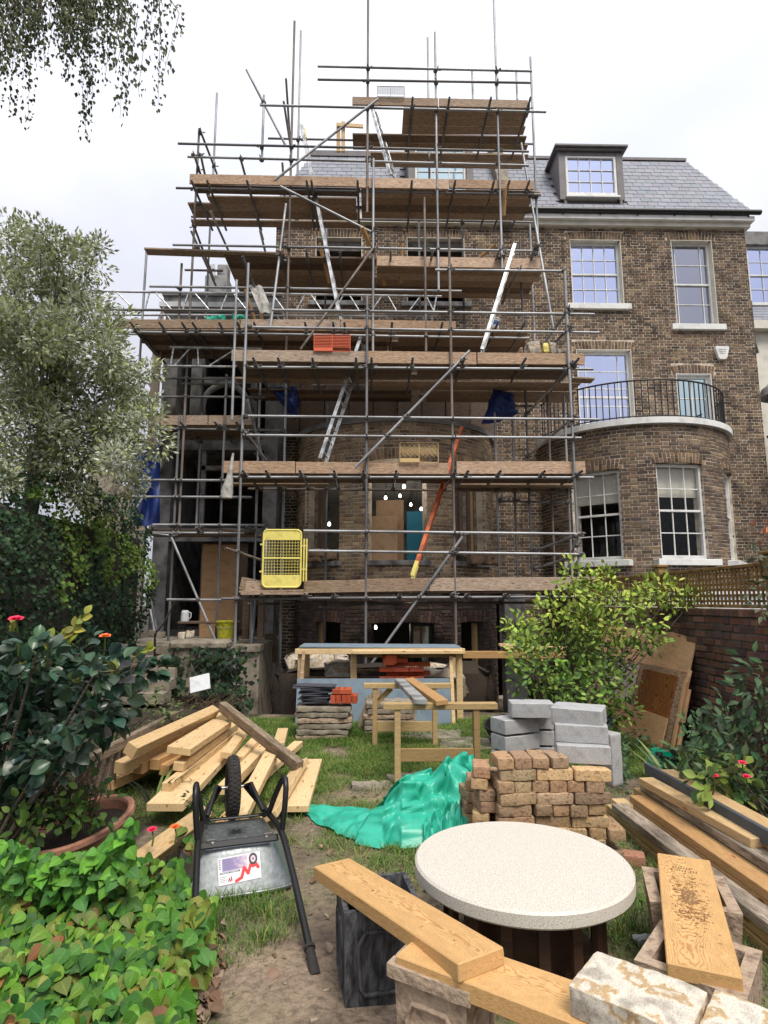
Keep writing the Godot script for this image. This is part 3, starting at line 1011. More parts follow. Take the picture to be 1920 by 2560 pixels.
func build_main_house() -> void:
	var o := thing("brick_house", "brick house under repair behind the scaffold, its bay stripped of windows", "house")
	var T := []
	var C := []
	var west := -2.43
	var east := 3.54
	var z := -14.0
	var holes := [[-1.43 - west, 9.02, -0.26 - west, 10.76, true], [0.87 - west, 9.02, 2.33 - west, 10.78, true], [-1.3 - west, 5.5, -0.2 - west, 7.8, false], [0.95 - west, 5.5, 2.3 - west, 7.8, false], [-1.5 - west, -0.5, 2.55 - west, 5.0, false], [2.72 - west, -0.5, 3.4 - west, 1.6, false]]
	lay_wall(o, "wall", straight(Vector3(west, 0, z), Vector3(east, 0, z)), 0.0, east - west, -0.6, 11.12, holes, STOCK, T, C)
	var cx := 0.55
	var half := 2.3
	var b := bowed(cx, z, half, 2.0)
	var L: float = b[1]
	var c: float = L / 2.0 - 0.02
	lay_wall(o, "bay_wall", b[0], 0.02, L - 0.02, 2.1, 5.33, [[c - 0.6, 2.47, c + 0.6, 4.55, true], [c - 2.35, 2.47, c - 1.25, 4.5, true], [c + 1.2, 2.47, c + 2.3, 4.5, true]], YELLOW, T, C, 0.3, "mortar", 0.12)
	pieces(o, "brick", "brickwork", [brick_unit], "brick", T, C, near_bricks)
	T = []
	C = []
	# the basement storey of the bay: older, sooty and uneven
	lay_wall(o, "basement_wall", b[0], 0.02, L - 0.02, -0.6, 2.1, [[c - 0.53, 0.2, c + 0.74, 1.24, true], [c - 1.85, 0.2, c - 1.2, 1.24, true], [c + 1.35, -0.55, c + 2.05, 1.24, true]], SOOTY, T, C, 0.3, "dirty mortar", 0.12, 0.011)
	pieces(o, "basement_brick", "basement_brickwork", [brick_unit], "brick", T, C, 200)
	bow_top(o, cx, z, half + 0.06, 2.06, 5.332, 5.45, "grey render", "coping")
	for q in [[c, 1.2, 2.47], [c - 1.8, 1.1, 2.47], [c + 1.75, 1.1, 2.47]]:
		var t: Transform3D = b[0].call(q[0])
		t.origin.y = q[2]
		sill(o, t, q[1] + 0.1, "plaster", 0.1, 0.05)
	# upper windows: bare frames, no glass yet
	for q in [[-0.845, 1.17, 1.74], [1.6, 1.46, 1.76]]:
		var t := facing(q[0], 9.02, z)
		lining(o, t, q[1], q[2], 0.2, "cream paint")
		sill(o, t, q[1] + 0.3, "plaster", 0.12)
		piece(o, "head_board", cbox(Vector3(q[1] - 0.04, 0.26, 0.03), 0.004), M["grey render"], facing(q[0], 9.02 + q[2] - 0.15, z - 0.16))
	# dark hoarding over the first floor doors
	for i in 9:
		piece(o, "hoarding_panel", cbox(Vector3(0.56, 2.3, 0.02), 0.002), w("old board"), Transform3D(Basis(Vector3.UP, rnd(-0.02, 0.02)), Vector3(-2.0 + i * 0.58, 6.65, z + 0.16 + 0.03 * (i % 2))))
	# timber in the bay openings
	for k in 7:
		var t: Transform3D = b[0].call(c + 1.32 + k * 0.14)
		piece(o, "shutter_board", cbox(Vector3(0.11, 1.8, 0.03), 0.003), w("grey wood" if k % 3 == 0 else ("old board" if k < 5 else "treated")), Transform3D(t.basis, Vector3(t.origin.x, 3.5, t.origin.z)).translated_local(Vector3(0, 0, -0.22 - 0.02 * (k % 2))))
	for k in 3:
		var t: Transform3D = b[0].call(c - 2.25 + k * 0.17)
		piece(o, "shutter_board", cbox(Vector3(0.14, 1.85, 0.03), 0.003), w("plain" if false else ("grey wood" if k == 0 else "old board")), Transform3D(t.basis, Vector3(t.origin.x, 3.45, t.origin.z)).translated_local(Vector3(0, 0, -0.25)))
	# basement door frame and casement
	for s in [c + 1.9, c + 1.36]:
		var t: Transform3D = b[0].call(s)
		piece(o, "door_post", cbox(Vector3(0.09, 1.75, 0.09), 0.004), w("treated"), Transform3D(t.basis, Vector3(t.origin.x, 0.33, t.origin.z)).translated_local(Vector3(0, 0, -0.14)))
	var bt: Transform3D = b[0].call(c + 0.5)
	bt.origin.y = 0.22
	sash(o, bt.translated_local(Vector3(0, 0, -0.12)), 0.46, 1.0, [1, 1], 2, "pale glass", "black steel", false)
	bt = b[0].call(c - 1.8)
	piece(o, "window_post", cbox(Vector3(0.08, 1.0, 0.08), 0.004), w("treated"), Transform3D(bt.basis, Vector3(bt.origin.x, 0.72, bt.origin.z)).translated_local(Vector3(0, 0, -0.12)))
	# roof
	var RT := []
	var RC := []
	var up := Vector3(0, 2.42, -1.25)
	var long := up.length()
	var foot := Vector3(west - 0.1, 11.5, z + 0.18)
	var wide := east - west + 0.1
	slates(o, foot, Vector3.RIGHT, up / long, [0.0, wide - 0.2], [0.85, wide - 0.2], long, [[3.35, 0.3, 4.85, 2.5]], RT, RC)
	pieces(o, "slate", "slating", [slate_unit], "slate", RT, RC, 150)
	var uz := Vector3.RIGHT.cross(up / long)
	var p0 := foot - uz * 0.012
	var f := Faces.new()
	f.quad(p0, p0 + Vector3(wide, 0, 0), p0 + Vector3(wide, 0, 0) + up, p0 + Vector3(0.85, 0, 0) + up)
	f.quad(p0 + Vector3(0, 0, -4), p0, p0 + Vector3(0.85, 0, 0) + up, p0 + Vector3(0.85, 2.42, -4))
	f.quad(p0 + Vector3(0.85, 0, 0) + up, p0 + Vector3(wide, 0, 0) + up, p0 + Vector3(wide, 2.42, -4), p0 + Vector3(0.85, 2.42, -4))
	piece(o, "roof", f.mesh(), M["lead"])
	shell(o, foot + up + Vector3(0.8, -0.06, -0.1), foot + up + Vector3(wide - 0.3, 0.1, 0.08), "ridge", "lead")
	shell(o, Vector3(west - 0.05, 11.125, z - 0.1), Vector3(east, 11.47, z + 0.12), "frieze", "cream paint")
	var d := Node3D.new()
	d.position = Vector3(1.75, 11.95, z - 0.05)
	put(o, "dormer", d)
	var df := Faces.new()
	df.between(Vector3(-0.84, -0.1, -1.5), Vector3(-0.66, 1.55, 0.12), 0.01)
	df.between(Vector3(0.66, -0.1, -1.5), Vector3(0.84, 1.55, 0.12), 0.01)
	df.between(Vector3(-0.66, 1.4, -1.5), Vector3(0.66, 1.55, 0.12), 0.01)
	df.between(Vector3(-0.9, 1.55, -1.7), Vector3(0.9, 1.62, 0.2), 0.01)
	piece(d, "cheek", df.mesh(), M["lead"])
	sash(o, facing(1.75, 11.95, z + 0.01), 1.32, 1.4, [1, 0.2, 1, 1], 2, "pale glass", "white paint", false)
	# raised party parapet, rendered, and a chimney behind
	var pf := Faces.new()
	pf.plate(PackedVector2Array([Vector2(0, 0), Vector2(1.3, 0), Vector2(1.3, 3.1), Vector2(0.95, 3.1), Vector2(0, 0.9)]), 0.3, Transform3D(Basis(Vector3(0, 0, -1), Vector3.UP, Vector3(1, 0, 0)), Vector3(east - 0.16, 11.1, z + 0.16)))
	piece(o, "parapet", pf.mesh(), M["stone"])
	# what closes the house, with the storey floors
	shell(o, Vector3(west + 0.02, -0.6, -19.0), Vector3(west + 0.33, 11.1, z - 0.34), "gable_wall", "dirty mortar")
	shell(o, Vector3(west, -0.6, -19.3), Vector3(east, 13.9, -19.0), "rear_wall", "inside")
	for y in [1.9, 5.1, 8.0, 11.0]:
		shell(o, Vector3(west + 0.34, y, -18.99), Vector3(east - 0.01, y + 0.2, z - 0.345), "storey_floor", "inside")
	bow_top(o, cx, z, half - 0.32, 1.66, 1.9, 2.1, "inside", "bay_floor")
	for i in 12:
		shell(o, Vector3(-2.0, 4.72, z - 4.6 + i * 0.4), Vector3(3.2, 4.95, z - 4.54 + i * 0.4), "ceiling_joist", "inside")

func build_side_wing() -> void:
	var o := thing("rear_wing", "grey rendered rear wing with an arched window and bays opened for shade behind the scaffold", "wing")
	var z := -13.1
	var f := Faces.new()
	var lo := -4.75
	var hi := -2.1
	# front: arch kept, bays between the piers opened up to make it dark
	for r in [[lo, 0.9, -4.42, 8.3], [-2.4, 0.9, hi, 8.3], [-4.42, 7.75, -2.4, 8.3], [-4.42, 5.0, -2.4, 5.35], [-4.42, 2.95, -2.4, 3.25], [-4.1, 5.35, -3.85, 7.75], [-2.75, 5.35, -2.6, 7.75], [-3.85, 6.55, -2.75, 6.7]]:
		f.between(Vector3(r[0], r[1], z - 0.3), Vector3(r[2], r[3], z))
	piece(o, "wall", f.mesh(), M["grey render"])
	shell(o, Vector3(lo, 0.9, -18.0), Vector3(lo + 0.3, 8.3, z - 0.302), "flank_wall", "grey render")
	shell(o, Vector3(hi - 0.3, 0.9, -13.9), Vector3(hi, 8.3, z - 0.302), "return_wall", "grey render")
	shell(o, Vector3(lo, 0.9, -18.3), Vector3(hi - 0.4, 8.3, -18.002), "rear_wall", "inside")
	for y in [0.9, 5.0]:
		shell(o, Vector3(lo + 0.302, y, -18.0), Vector3(hi - 0.302, y + 0.15, z - 0.302), "storey_floor", "inside")
	# roof with its pale cornice
	shell(o, Vector3(lo - 0.1, 8.302, -18.2), Vector3(hi, 8.42, z + 0.18), "cornice", "white board")
	shell(o, Vector3(lo - 0.05, 8.423, -18.2), Vector3(hi, 8.62, z + 0.05), "parapet", "grey render")
	shell(o, Vector3(lo - 0.08, 8.622, -18.2), Vector3(hi, 8.68, z + 0.1), "roof_edge", "lead")
	var arch := []
	for i in 17:
		var a := PI * i / 16.0
		arch.append(Vector3(-3.3 + 0.5 * cos(a), 6.0 + 0.5 * sin(a), z + 0.03))
	arch.push_front(Vector3(-2.8, 5.35, z + 0.03))
	arch.append(Vector3(-3.8, 5.35, z + 0.03))
	var af := Faces.new()
	af.bar(arch, [0.07], 8)
	piece(o, "arch_trim", af.mesh(), M["plaster"])
	piece(o, "window_post", cbox(Vector3(0.1, 1.7, 0.1), 0.004), M["plaster"], facing(-3.75, 4.15, z - 0.1))
	piece(o, "transom", cbox(Vector3(1.1, 0.1, 0.1), 0.004), M["plaster"], facing(-3.3, 4.6, z - 0.1))
	for k in 4:
		piece(o, "door_board", cbox(Vector3(0.24, 1.9, 0.04), 0.004), w("old board"), facing(-3.62 + k * 0.26, 1.98, z - 0.2 + 0.02 * (k % 2)))
	# the plywood sheeting on its far flank
	for k in 3:
		piece(o, "sheeting_panel", cbox(Vector3(0.02, 1.15, 1.2), 0.002), w("scaffold board"), Transform3D(Basis(Vector3.UP, 0.5), Vector3(-4.72, 7.3 - k * 1.18, -12.6)))

func build_far_houses() -> void:
	var o := thing("cream_house", "cream house beyond the brick gable with a slate dormer window", "house")
	var z := -15.2
	shell(o, Vector3(9.75, -0.6, -20), Vector3(16, 8.9, z), "wall", "cream paint")
	var RT := []
	var RC := []
	var up := Vector3(0, 0.75, -0.7)
	slates(o, Vector3(9.75, 9.15, z + 0.2), Vector3.RIGHT, up.normalized(), [0.0, 6.0], [0.0, 6.0], up.length(), [], RT, RC)
	pieces(o, "slate", "slating", [slate_unit], "slate", RT, RC, 24)
	shell(o, Vector3(9.75, 8.902, -20), Vector3(16, 9.14, z + 0.24), "eaves", "cream paint")
	shell(o, Vector3(9.75, 9.142, -20), Vector3(16, 9.9, z - 0.45), "roof", "lead")
	shell(o, Vector3(9.9, 9.9, -20), Vector3(13.5, 11.75, z - 0.62), "dormer_wall", "lead")
	shell(o, Vector3(9.7, 11.752, -20), Vector3(13.7, 12.15, z - 0.4), "dormer_roof", "grey render")
	sash(o, facing(11.55, 9.95, z - 0.5), 1.7, 1.8, [1, 1, 1, 1], 4, "sky mirror glass")
	var p := Faces.new()
	p.bar([Vector3(9.72, 9.3, z + 0.9), Vector3(9.72, 8.2, z + 0.9), Vector3(9.78, 7.9, z + 0.9)], [0.06], 8)
	piece(o, "downpipe", p.mesh(), M["black pipe"])
	# white boxed bay low on the boundary
	var s := thing("white_bay", "white panelled projecting bay with a sloping lead roof past the brick house corner", "bay window", Vector3(9.95, 0, -12.8))
	shell(s, Vector3(0.0, 2.6, -1.4), Vector3(2.4, 5.6, 0.0), "wall", "white board")
	shell(s, Vector3(0.35, 3.1, 0.0), Vector3(0.4, 5.2, 0.03), "panel_mould", "white paint")
	shell(s, Vector3(0.06, 2.7, 0.0), Vector3(0.12, 5.5, 0.03), "corner_bead", "white paint")
	var sf := Faces.new()
	sf.plate(PackedVector2Array([Vector2(-0.15, 5.602), Vector2(2.4, 6.5), Vector2(2.4, 6.6), Vector2(-0.2, 5.7)]), 1.5, Transform3D(Basis(), Vector3(0, 0, -0.65)))
	piece(s, "bay_roof", sf.mesh(), M["lead"])
	shell(s, Vector3(0.1, -0.6, -1.4), Vector3(2.4, 2.598, -0.05), "plinth", "dirty mortar")
	var d := Faces.new()
	d.bar([Vector3(-0.3, 5.55, 0.05), Vector3(-0.42, 5.4, 0.02), Vector3(-0.42, 3.3, 0.02), Vector3(-0.3, 3.1, 0.02), Vector3(-0.3, 0.2, 0.02)], [0.06], 8)
	piece(s, "downpipe", d.mesh(), M["black pipe"])
	var t := Faces.new()
	t.lathe([Vector2(0.0, 0.45), Vector2(0.3, 0.38), Vector2(0.5, 0.2), Vector2(0.55, 0.0)], 20, Transform3D(Basis(), Vector3(0.3, 6.7, -1.3)))
	piece(s, "domed_cap", t.mesh(), M["plaster"])
	# a house seen between the tree and the wing
	var h := thing("distant_house", "tan brick house gable with chimney seen small behind the grey-green tree", "house")
	var hz := -30.0
	var c0 := at(250, 1250, 30.0)
	shell(h, Vector3(c0.x - 0.7, 0, hz - 1.4), Vector3(c0.x + 0.5, c0.y + 2.0, hz), "chimney_stack", "stone")
	shell(h, Vector3(c0.x + 0.7, 0, hz - 3), Vector3(c0.x + 1.3, c0.y + 0.8, hz - 0.3), "wall", "stone")
	shell(h, Vector3(c0.x - 0.4, c0.y + 2.0, hz - 1), Vector3(c0.x - 0.05, c0.y + 2.6, hz - 0.6), "chimney_pot", "terracotta")
	var wall := thing("white_terrace_wall", "low white rendered wall seen through the lower half of the trellis", "wall")
	shell(wall, Vector3(3.9, -0.6, -11.4), Vector3(12, 1.78, -11.2), "render", "white paint")
	shell(wall, Vector3(3.85, 1.782, -11.45), Vector3(12, 1.84, -11.15), "coping", "white paint")

# ================================================================ scaffold
var runs := []      # every tube as [a, b], to find where couplers sit

func st(o: Node3D, a: Vector3, b: Vector3, key := "steel tube") -> void:
	tube(o, a, b, M[key])
	runs.append([a, b])

func build_scaffold() -> void:
	var o := thing("scaffold", "grey steel tube scaffold with timber decks and toe boards wrapped round the brick house", "scaffold")
	# standards: x and y of a point of each in the picture, its distance, then where it ends above and below
	for q in [[606, 1080, 10.4, 658, 1752], [919, 300, 11.0, -120, 532], [933, 640, 10.95, 397, 880], [916, 1165, 10.4, 738, 1680],
			[1245, 330, 11.0, -160, 672], [1131, 1080, 10.4, 588, 1660], [1092, 400, 11.02, 81, 726], [1070, 170, 12.3, 94, 470],
			[1063, 680, 10.98, 494, 879], [1431, 1080, 10.4, 668, 1500], [1414, 1090, 11.7, 985, 1450], [1337, 412, 11.2, 143, 640],
			[722, 620, 11.15, 53, 876], [747, 300, 12.3, 77, 560], [657, 330, 11.2, 238, 402], [538, 330, 12.4, 233, 436],
			[470, 873, 11.5, 322, 1335], [441, 1201, 11.52, 1038, 1622], [450, 740, 11.3, 659, 820], [348, 920, 11.5, 628, 1602],
			[556, 1201, 11.5, 936, 1598], [519, 700, 12.7, 558, 1250], [1314, 1000, 11.7, 600, 1440], [1243, 1250, 11.65, 1000, 1640],
			[1287, 1250, 11.7, 985, 1445], [1375, 1150, 11.7, 985, 1445], [816, 1250, 11.6, 1010, 1600], [640, 1300, 11.6, 935, 1640],
			[712, 1100, 11.65, 930, 1480], [667, 1300, 10.5, 1320, 1450], [625, 1650, 11.0, 1500, 1790], [700, 1650, 11.4, 1500, 1790],
			[1157, 640, 12.4, 540, 880], [1330, 700, 12.6, 560, 880], [1048, 600, 12.5, 545, 860], [815, 640, 12.6, 560, 880],
			[360, 1400, 12.9, 1240, 1600], [494, 1250, 12.6, 1030, 1330], [1180, 160, 12.2, 178, 250], [1290, 165, 12.2, 178, 250]]:
		var p := at(q[0], q[1], q[2])
		var top := at(q[0], q[3], q[2])
		var low := at(q[0], q[4], q[2])
		st(o, Vector3(p.x, low.y, -q[2]), Vector3(p.x, top.y, -q[2]), ["steel tube", "steel tube", "steel tube", "dull tube", "rusty tube"][rng.randi() % 5])
	# ledgers, guard rails and braces: two points of the picture with their distances
	for q in [[794, 166, 1330, 178, 10.95, 10.95], [794, 199, 1327, 207, 10.95, 10.95], [650, 263, 1365, 280, 10.95, 10.95], [670, 346, 1337, 360, 12.25, 12.25],
			[445, 359, 1322, 379, 11.1, 11.1], [469, 392, 1322, 414, 11.1, 11.1], [440, 470, 1352, 487, 11.1, 11.1], [478, 542, 1336, 556, 12.3, 12.3],
			[432, 612, 1340, 628, 11.05, 11.05], [462, 675, 557, 677, 12.3, 12.3], [1088, 675, 1408, 678, 10.45, 10.45], [374, 716, 1154, 728, 11.2, 11.2],
			[262, 774, 700, 777, 11.0, 11.0], [680, 775, 1486, 786, 10.45, 10.45], [633, 818, 1498, 832, 10.45, 10.45], [283, 829, 1323, 846, 11.0, 11.0],
			[620, 918, 1483, 923, 10.45, 10.45], [383, 945, 600, 948, 11.55, 11.55], [455, 959, 610, 961, 11.9, 11.9], [383, 992, 662, 993, 11.55, 11.55],
			[620, 1040, 1498, 1049, 10.34, 10.34], [617, 1088, 1453, 1095, 10.34, 10.34], [385, 1072, 702, 1076, 11.55, 11.55], [440, 1098, 600, 1099, 12.3, 12.3],
			[569, 1193, 1484, 1194, 10.45, 10.45], [342, 1200, 584, 1201, 11.45, 11.45], [330, 1242, 630, 1243, 11.45, 11.45], [382, 1312, 662, 1313, 11.45, 11.45],
			[345, 1332, 612, 1333, 11.45, 11.45], [759, 1327, 1447, 1335, 10.34, 10.34], [772, 1377, 1450, 1386, 10.34, 10.34], [553, 1497, 1440, 1492, 10.35, 10.35],
			[417, 1499, 560, 1500, 11.3, 11.3], [620, 1222, 1415, 1228, 11.65, 11.65], [1255, 1253, 1412, 1256, 11.7, 11.7], [1430, 945, 1484, 946, 10.9, 10.9],
			[620, 1510, 1400, 1506, 11.6, 11.6], [780, 963, 1420, 968, 11.65, 11.65], [1290, 1015, 1330, 1015, 11.7, 11.7],
			[946, 247, 686, 451, 10.85, 10.85], [701, 466, 940, 586, 10.9, 11.0], [932, 622, 751, 874, 10.85, 10.6], [1174, 877, 888, 1169, 10.3, 10.3],
			[1157, 1341, 917, 1676, 10.28, 10.5], [428, 1342, 551, 1630, 11.4, 11.2], [340, 1272, 430, 1125, 11.6, 12.4], [1440, 1038, 1311, 1147, 10.4, 11.8],
			[1437, 903, 1311, 1042, 10.4, 11.8], [1424, 770, 1350, 873, 10.4, 11.4], [1425, 816, 1380, 866, 10.4, 11.2], [1303, 358, 1384, 824, 11.4, 10.6],
			[715, 510, 676, 820, 11.1, 10.7], [616, 174, 714, 364, 11.1, 11.4], [715, 196, 728, 395, 11.1, 12.4], [709, 253, 726, 364, 11.15, 12.0],
			[499, 322, 542, 434, 11.4, 12.6], [484, 384, 523, 500, 11.1, 12.3], [501, 384, 530, 520, 11.1, 12.4], [600, 392, 658, 600, 11.0, 12.4],
			[706, 408, 712, 500, 11.0, 12.2], [526, 528, 600, 690, 11.0, 12.5], [650, 576, 690, 740, 11.0, 12.5], [478, 578, 540, 715, 11.1, 12.4],
			[480, 552, 535, 700, 11.4, 12.6], [618, 1000, 657, 1150, 10.6, 11.7], [614, 1080, 665, 1150, 10.4, 11.6], [563, 1370, 652, 1400, 10.2, 11.0],
			[1450, 1335, 1335, 1378, 10.4, 11.7], [1450, 1385, 1345, 1420, 10.4, 11.7], [373, 1333, 440, 1340, 11.45, 11.45], [592, 700, 580, 1050, 10.5, 10.42],
			[305, 1315, 345, 1330, 10.6, 11.5], [612, 1750, 640, 1500, 10.5, 11.2], [606, 640, 660, 780, 10.4, 11.4], [1440, 1345, 1408, 1470, 10.3, 11.0],
			[1262, 640, 1235, 700, 11.0, 12.3], [1340, 612, 1298, 715, 10.9, 12.4], [1296, 672, 1255, 760, 10.5, 12.0], [390, 1600, 368, 1480, 11.4, 11.8]]:
		st(o, at(q[0], q[1], q[4]), at(q[2], q[3], q[5]), "steel tube" if q[4] < 11.5 and rng.randf() < 0.75 else ("rusty tube" if rng.randf() < 0.4 else "dull tube"))
	# transoms under each deck: [y of the ledger they sit on, its distance, reach, their x in the picture]
	for q in [[1187, 10.4, 1.5, [754, 838, 909, 992, 1133, 1167, 1243, 1355, 1446, 612, 668]], [911, 10.4, 1.55, [782, 892, 930, 1028, 1155, 1304, 1436, 640, 700]],
			[1488, 10.35, 1.35, [664, 764, 838, 998, 1130, 1164, 1262, 1375]], [474, 11.05, 1.35, [1028, 1137, 1227, 1267, 1316, 489, 525, 622, 768, 780, 895]],
			[269, 10.95, 1.5, [1028, 1118, 1222, 1318]], [823, 10.95, 1.7, [338, 412, 467, 490, 553, 600, 640, 764, 837, 865, 980, 1105, 1236, 1305]],
			[648, 11.05, 1.4, [706, 770, 850, 975, 1080, 1240, 1330]], [1067, 11.5, 1.2, [462, 547, 600]], [1327, 11.5, 1.3, [375, 500, 620]]]:
		for x in q[3]:
			var p := at(x + rnd(-3, 3), q[0], q[1])
			p.y += 0.01
			st(o, p + Vector3(0, 0, 0.24), p - Vector3(0, 0, q[2]), "dull tube")
	# couplers wherever two tubes pass close by
	var cm := Faces.new()
	cm.box(Vector3(0.08, 0.06, 0.105), 0.014)
	cm.box(Vector3(0.062, 0.085, 0.075), 0.012)
	cm.bar([Vector3(0.055, 0.0, 0.02), Vector3(0.105, 0.0, 0.02)], [0.013], 6)
	cm.bar([Vector3(0.02, 0.0, 0.03), Vector3(0.02, 0.03, 0.1)], [0.011], 6)
	var coupler := cm.mesh()
	var found := 0
	for i in runs.size():
		for j in range(i + 1, runs.size()):
			if found >= 290:
				break
			var c := Geometry3D.get_closest_points_between_segments(runs[i][0], runs[i][1], runs[j][0], runs[j][1])
			var di: Vector3 = (runs[i][1] - runs[i][0]).normalized()
			var dj: Vector3 = (runs[j][1] - runs[j][0]).normalized()
			if c[0].distance_to(c[1]) < 0.13 and absf(di.dot(dj)) < 0.9:
				found += 1
				piece(o, "coupler", coupler, M["coupler"], Transform3D(Basis.from_euler(Vector3(rnd(-0.2, 0.2), rnd(-0.5, 0.5) + (PI if rng.randf() < 0.3 else 0.0), rnd(-0.3, 0.3))), (c[0] + c[1]) / 2.0))
	# toe boards: px of upper edge at each end, height in px there, distance
	for q in [[881, 243, 1095, 247, 20, 10.98, "scaffold board"], [1097, 247, 1319, 252, 20, 10.99, "scaffold board"], [475, 436, 892, 444, 24, 11.05, "toe board"], [896, 445, 1120, 449, 25, 11.03, "toe board"], [1122, 449, 1334, 453, 22, 11.05, "toe board"],
			[942, 640, 1350, 648, 25, 11.1, "toe board"], [285, 799, 600, 800, 22, 10.98, "scaffold board"], [602, 799, 850, 800, 22, 10.97, "scaffold board"], [852, 799, 1139, 804, 22, 10.98, "toe board"],
			[580, 875, 915, 879, 28, 10.47, "scaffold board"], [918, 878, 1190, 882, 30, 10.46, "toe board"], [1193, 882, 1459, 885, 28, 10.47, "toe board"],
			[391, 1039, 520, 1039, 24, 11.56, "scaffold board"], [522, 1039, 634, 1039, 24, 11.57, "scaffold board"],
			[560, 1153, 738, 1154, 30, 10.46, "toe board"], [740, 1155, 917, 1156, 29, 10.47, "toe board"], [918, 1157, 1121, 1158, 28, 10.46, "toe board"], [1141, 1154, 1462, 1154, 31, 10.47, "toe board"],
			[760, 1452, 912, 1449, 31, 10.4, "scaffold board"], [914, 1447, 1072, 1445, 33, 10.41, "scaffold board"], [1073, 1445, 1505, 1442, 33, 10.4, "scaffold board"]]:
		var a := at(q[0], q[1], q[5])
		var b := at(q[2], q[3], q[5])
		var low := at(q[0], q[1] + q[4], q[5])
		var t := along(a, b)
		var high := a.y - low.y
		t.origin.y -= high / 2.0
		piece(o, "toe_board", cbox(Vector3((b - a).length(), high, 0.038), 0.004), w(q[6]), t)
	# decks: front edge in the picture, its distance, boards from front to back, and gaps left open
	for q in [[1008, 268, 1326, 271, 11.0, 3, 0], [881, 0, 1320, 0, 11.75, 2, 268], [926, 0, 1316, 0, 12.3, 2, 267], [480, 462, 895, 471, 11.1, 1, 0], [520, 0, 897, 0, 11.38, 1, 467],
			[470, 0, 895, 0, 11.62, 2, 466], [480, 0, 895, 0, 12.18, 1, 466], [902, 471, 1342, 478, 11.1, 4, 0], [560, 638, 940, 644, 11.2, 6, 0], [942, 666, 1354, 674, 11.2, 5, 0],
			[330, 822, 600, 824, 11.1, 6, 0], [602, 823, 1325, 829, 11.1, 6, 0], [588, 906, 1440, 913, 10.55, 3, 0], [588, 0, 915, 0, 11.25, 1, 909], [920, 0, 1445, 0, 11.28, 2, 913], [620, 0, 1440, 0, 11.82, 3, 911],
			[395, 1065, 636, 1065, 11.6, 4, 0], [575, 1186, 1458, 1187, 10.55, 3, 0], [575, 0, 820, 0, 11.3, 1, 1187], [1150, 0, 1440, 0, 11.3, 2, 1187],
			[335, 1324, 625, 1325, 11.5, 5, 0], [600, 1481, 1460, 1480, 10.42, 5, 0]]:
		var a: Vector3
		var b: Vector3
		if q[6]:
			# rows further back on the same transoms: the height comes from the front row
			var y := at(900, q[6] + 3, 11.05 if q[6] < 600 else 10.5).y
			a = at(q[0], q[6] + 3, q[4])
			b = at(q[2], q[6] + 3, q[4])
			a.y = y
			b.y = y
		else:
			a = at(q[0], q[1] + 3, q[4])
			b = at(q[2], q[3] + 3, q[4])
		for k in q[5]:
			var off := Vector3(0, 0, -0.115 - 0.235 * k)
			# each row is made of boards laid end to end
			var n := maxi(1, roundi((b - a).length() / 3.3))
			for i in n:
				var p := a.lerp(b, (i + (rnd(-0.12, 0.12) if i else 0.0)) / n) + off
				var r := a.lerp(b, float(i + 1) / n) + off + Vector3(rnd(-0.05, 0.08), 0, 0)
				p.y += 0.02 + rnd(0, 0.004)
				r.y = p.y + (b.y - a.y) / n
				var g := plank(p + Vector3(0.006, 0.019, 0), r + Vector3(-0.006, 0.019, 0), 0.222, 0.038, rnd(-0.01, 0.01))
				piece(o, "deck_board", g[0], w("scaffold board" if q[4] > 10.6 else "old board") if rng.randf() < 0.75 else w("old board"), g[1])
	# a long board left running out at the west end, and odd offcuts
	for q in [[365, 626, 712, 638, 11.2, 0.222], [1432, 947, 1482, 949, 10.95, 0.22], [600, 1477, 760, 1474, 10.3, 0.2], [604, 1482, 770, 1481, 10.2, 0.15]]:
		var g := plank(at(q[0], q[1], q[4]), at(q[2], q[3], q[4]), q[5], 0.038)
		piece(o, "deck_board", g[0], w("scaffold board"), g[1])
	for q in [[293, 1278, 330, 1315, 10.8, 0.05], [602, 1442, 668, 1456, 10.7, 0.225], [615, 1452, 668, 1458, 10.3, 0.2]]:
		var a := at(q[0], q[1], q[4])
		var b := at(q[2], q[3], q[4])
		var t := along(a, b)
		t.origin.y -= 0.11
		piece(o, "end_board", cbox(Vector3((b - a).length(), 0.225, 0.038), 0.004), w("scaffold board"), t)
	# short timbers wedged between the decks
	for q in [[798, 607, 824, 708, 11.3], [905, 568, 925, 615, 10.9], [938, 640, 963, 715, 11.4], [1005, 612, 1001, 708, 11.3], [1237, 612, 1170, 668, 11.2], [1155, 692, 1135, 706, 11.6], [1263, 470, 1258, 540, 10.95], [612, 725, 640, 810, 11.2], [645, 735, 655, 800, 11.5]]:
		var a := at(q[0], q[1], q[4])
		var b := at(q[2], q[3], q[4] + 0.25)
		piece(o, "timber_wedge", cbox(Vector3((b - a).length(), 0.1, 0.045), 0.004), w("sawn fir"), along(a, b, Vector3(0.3, 0.2, 1)))
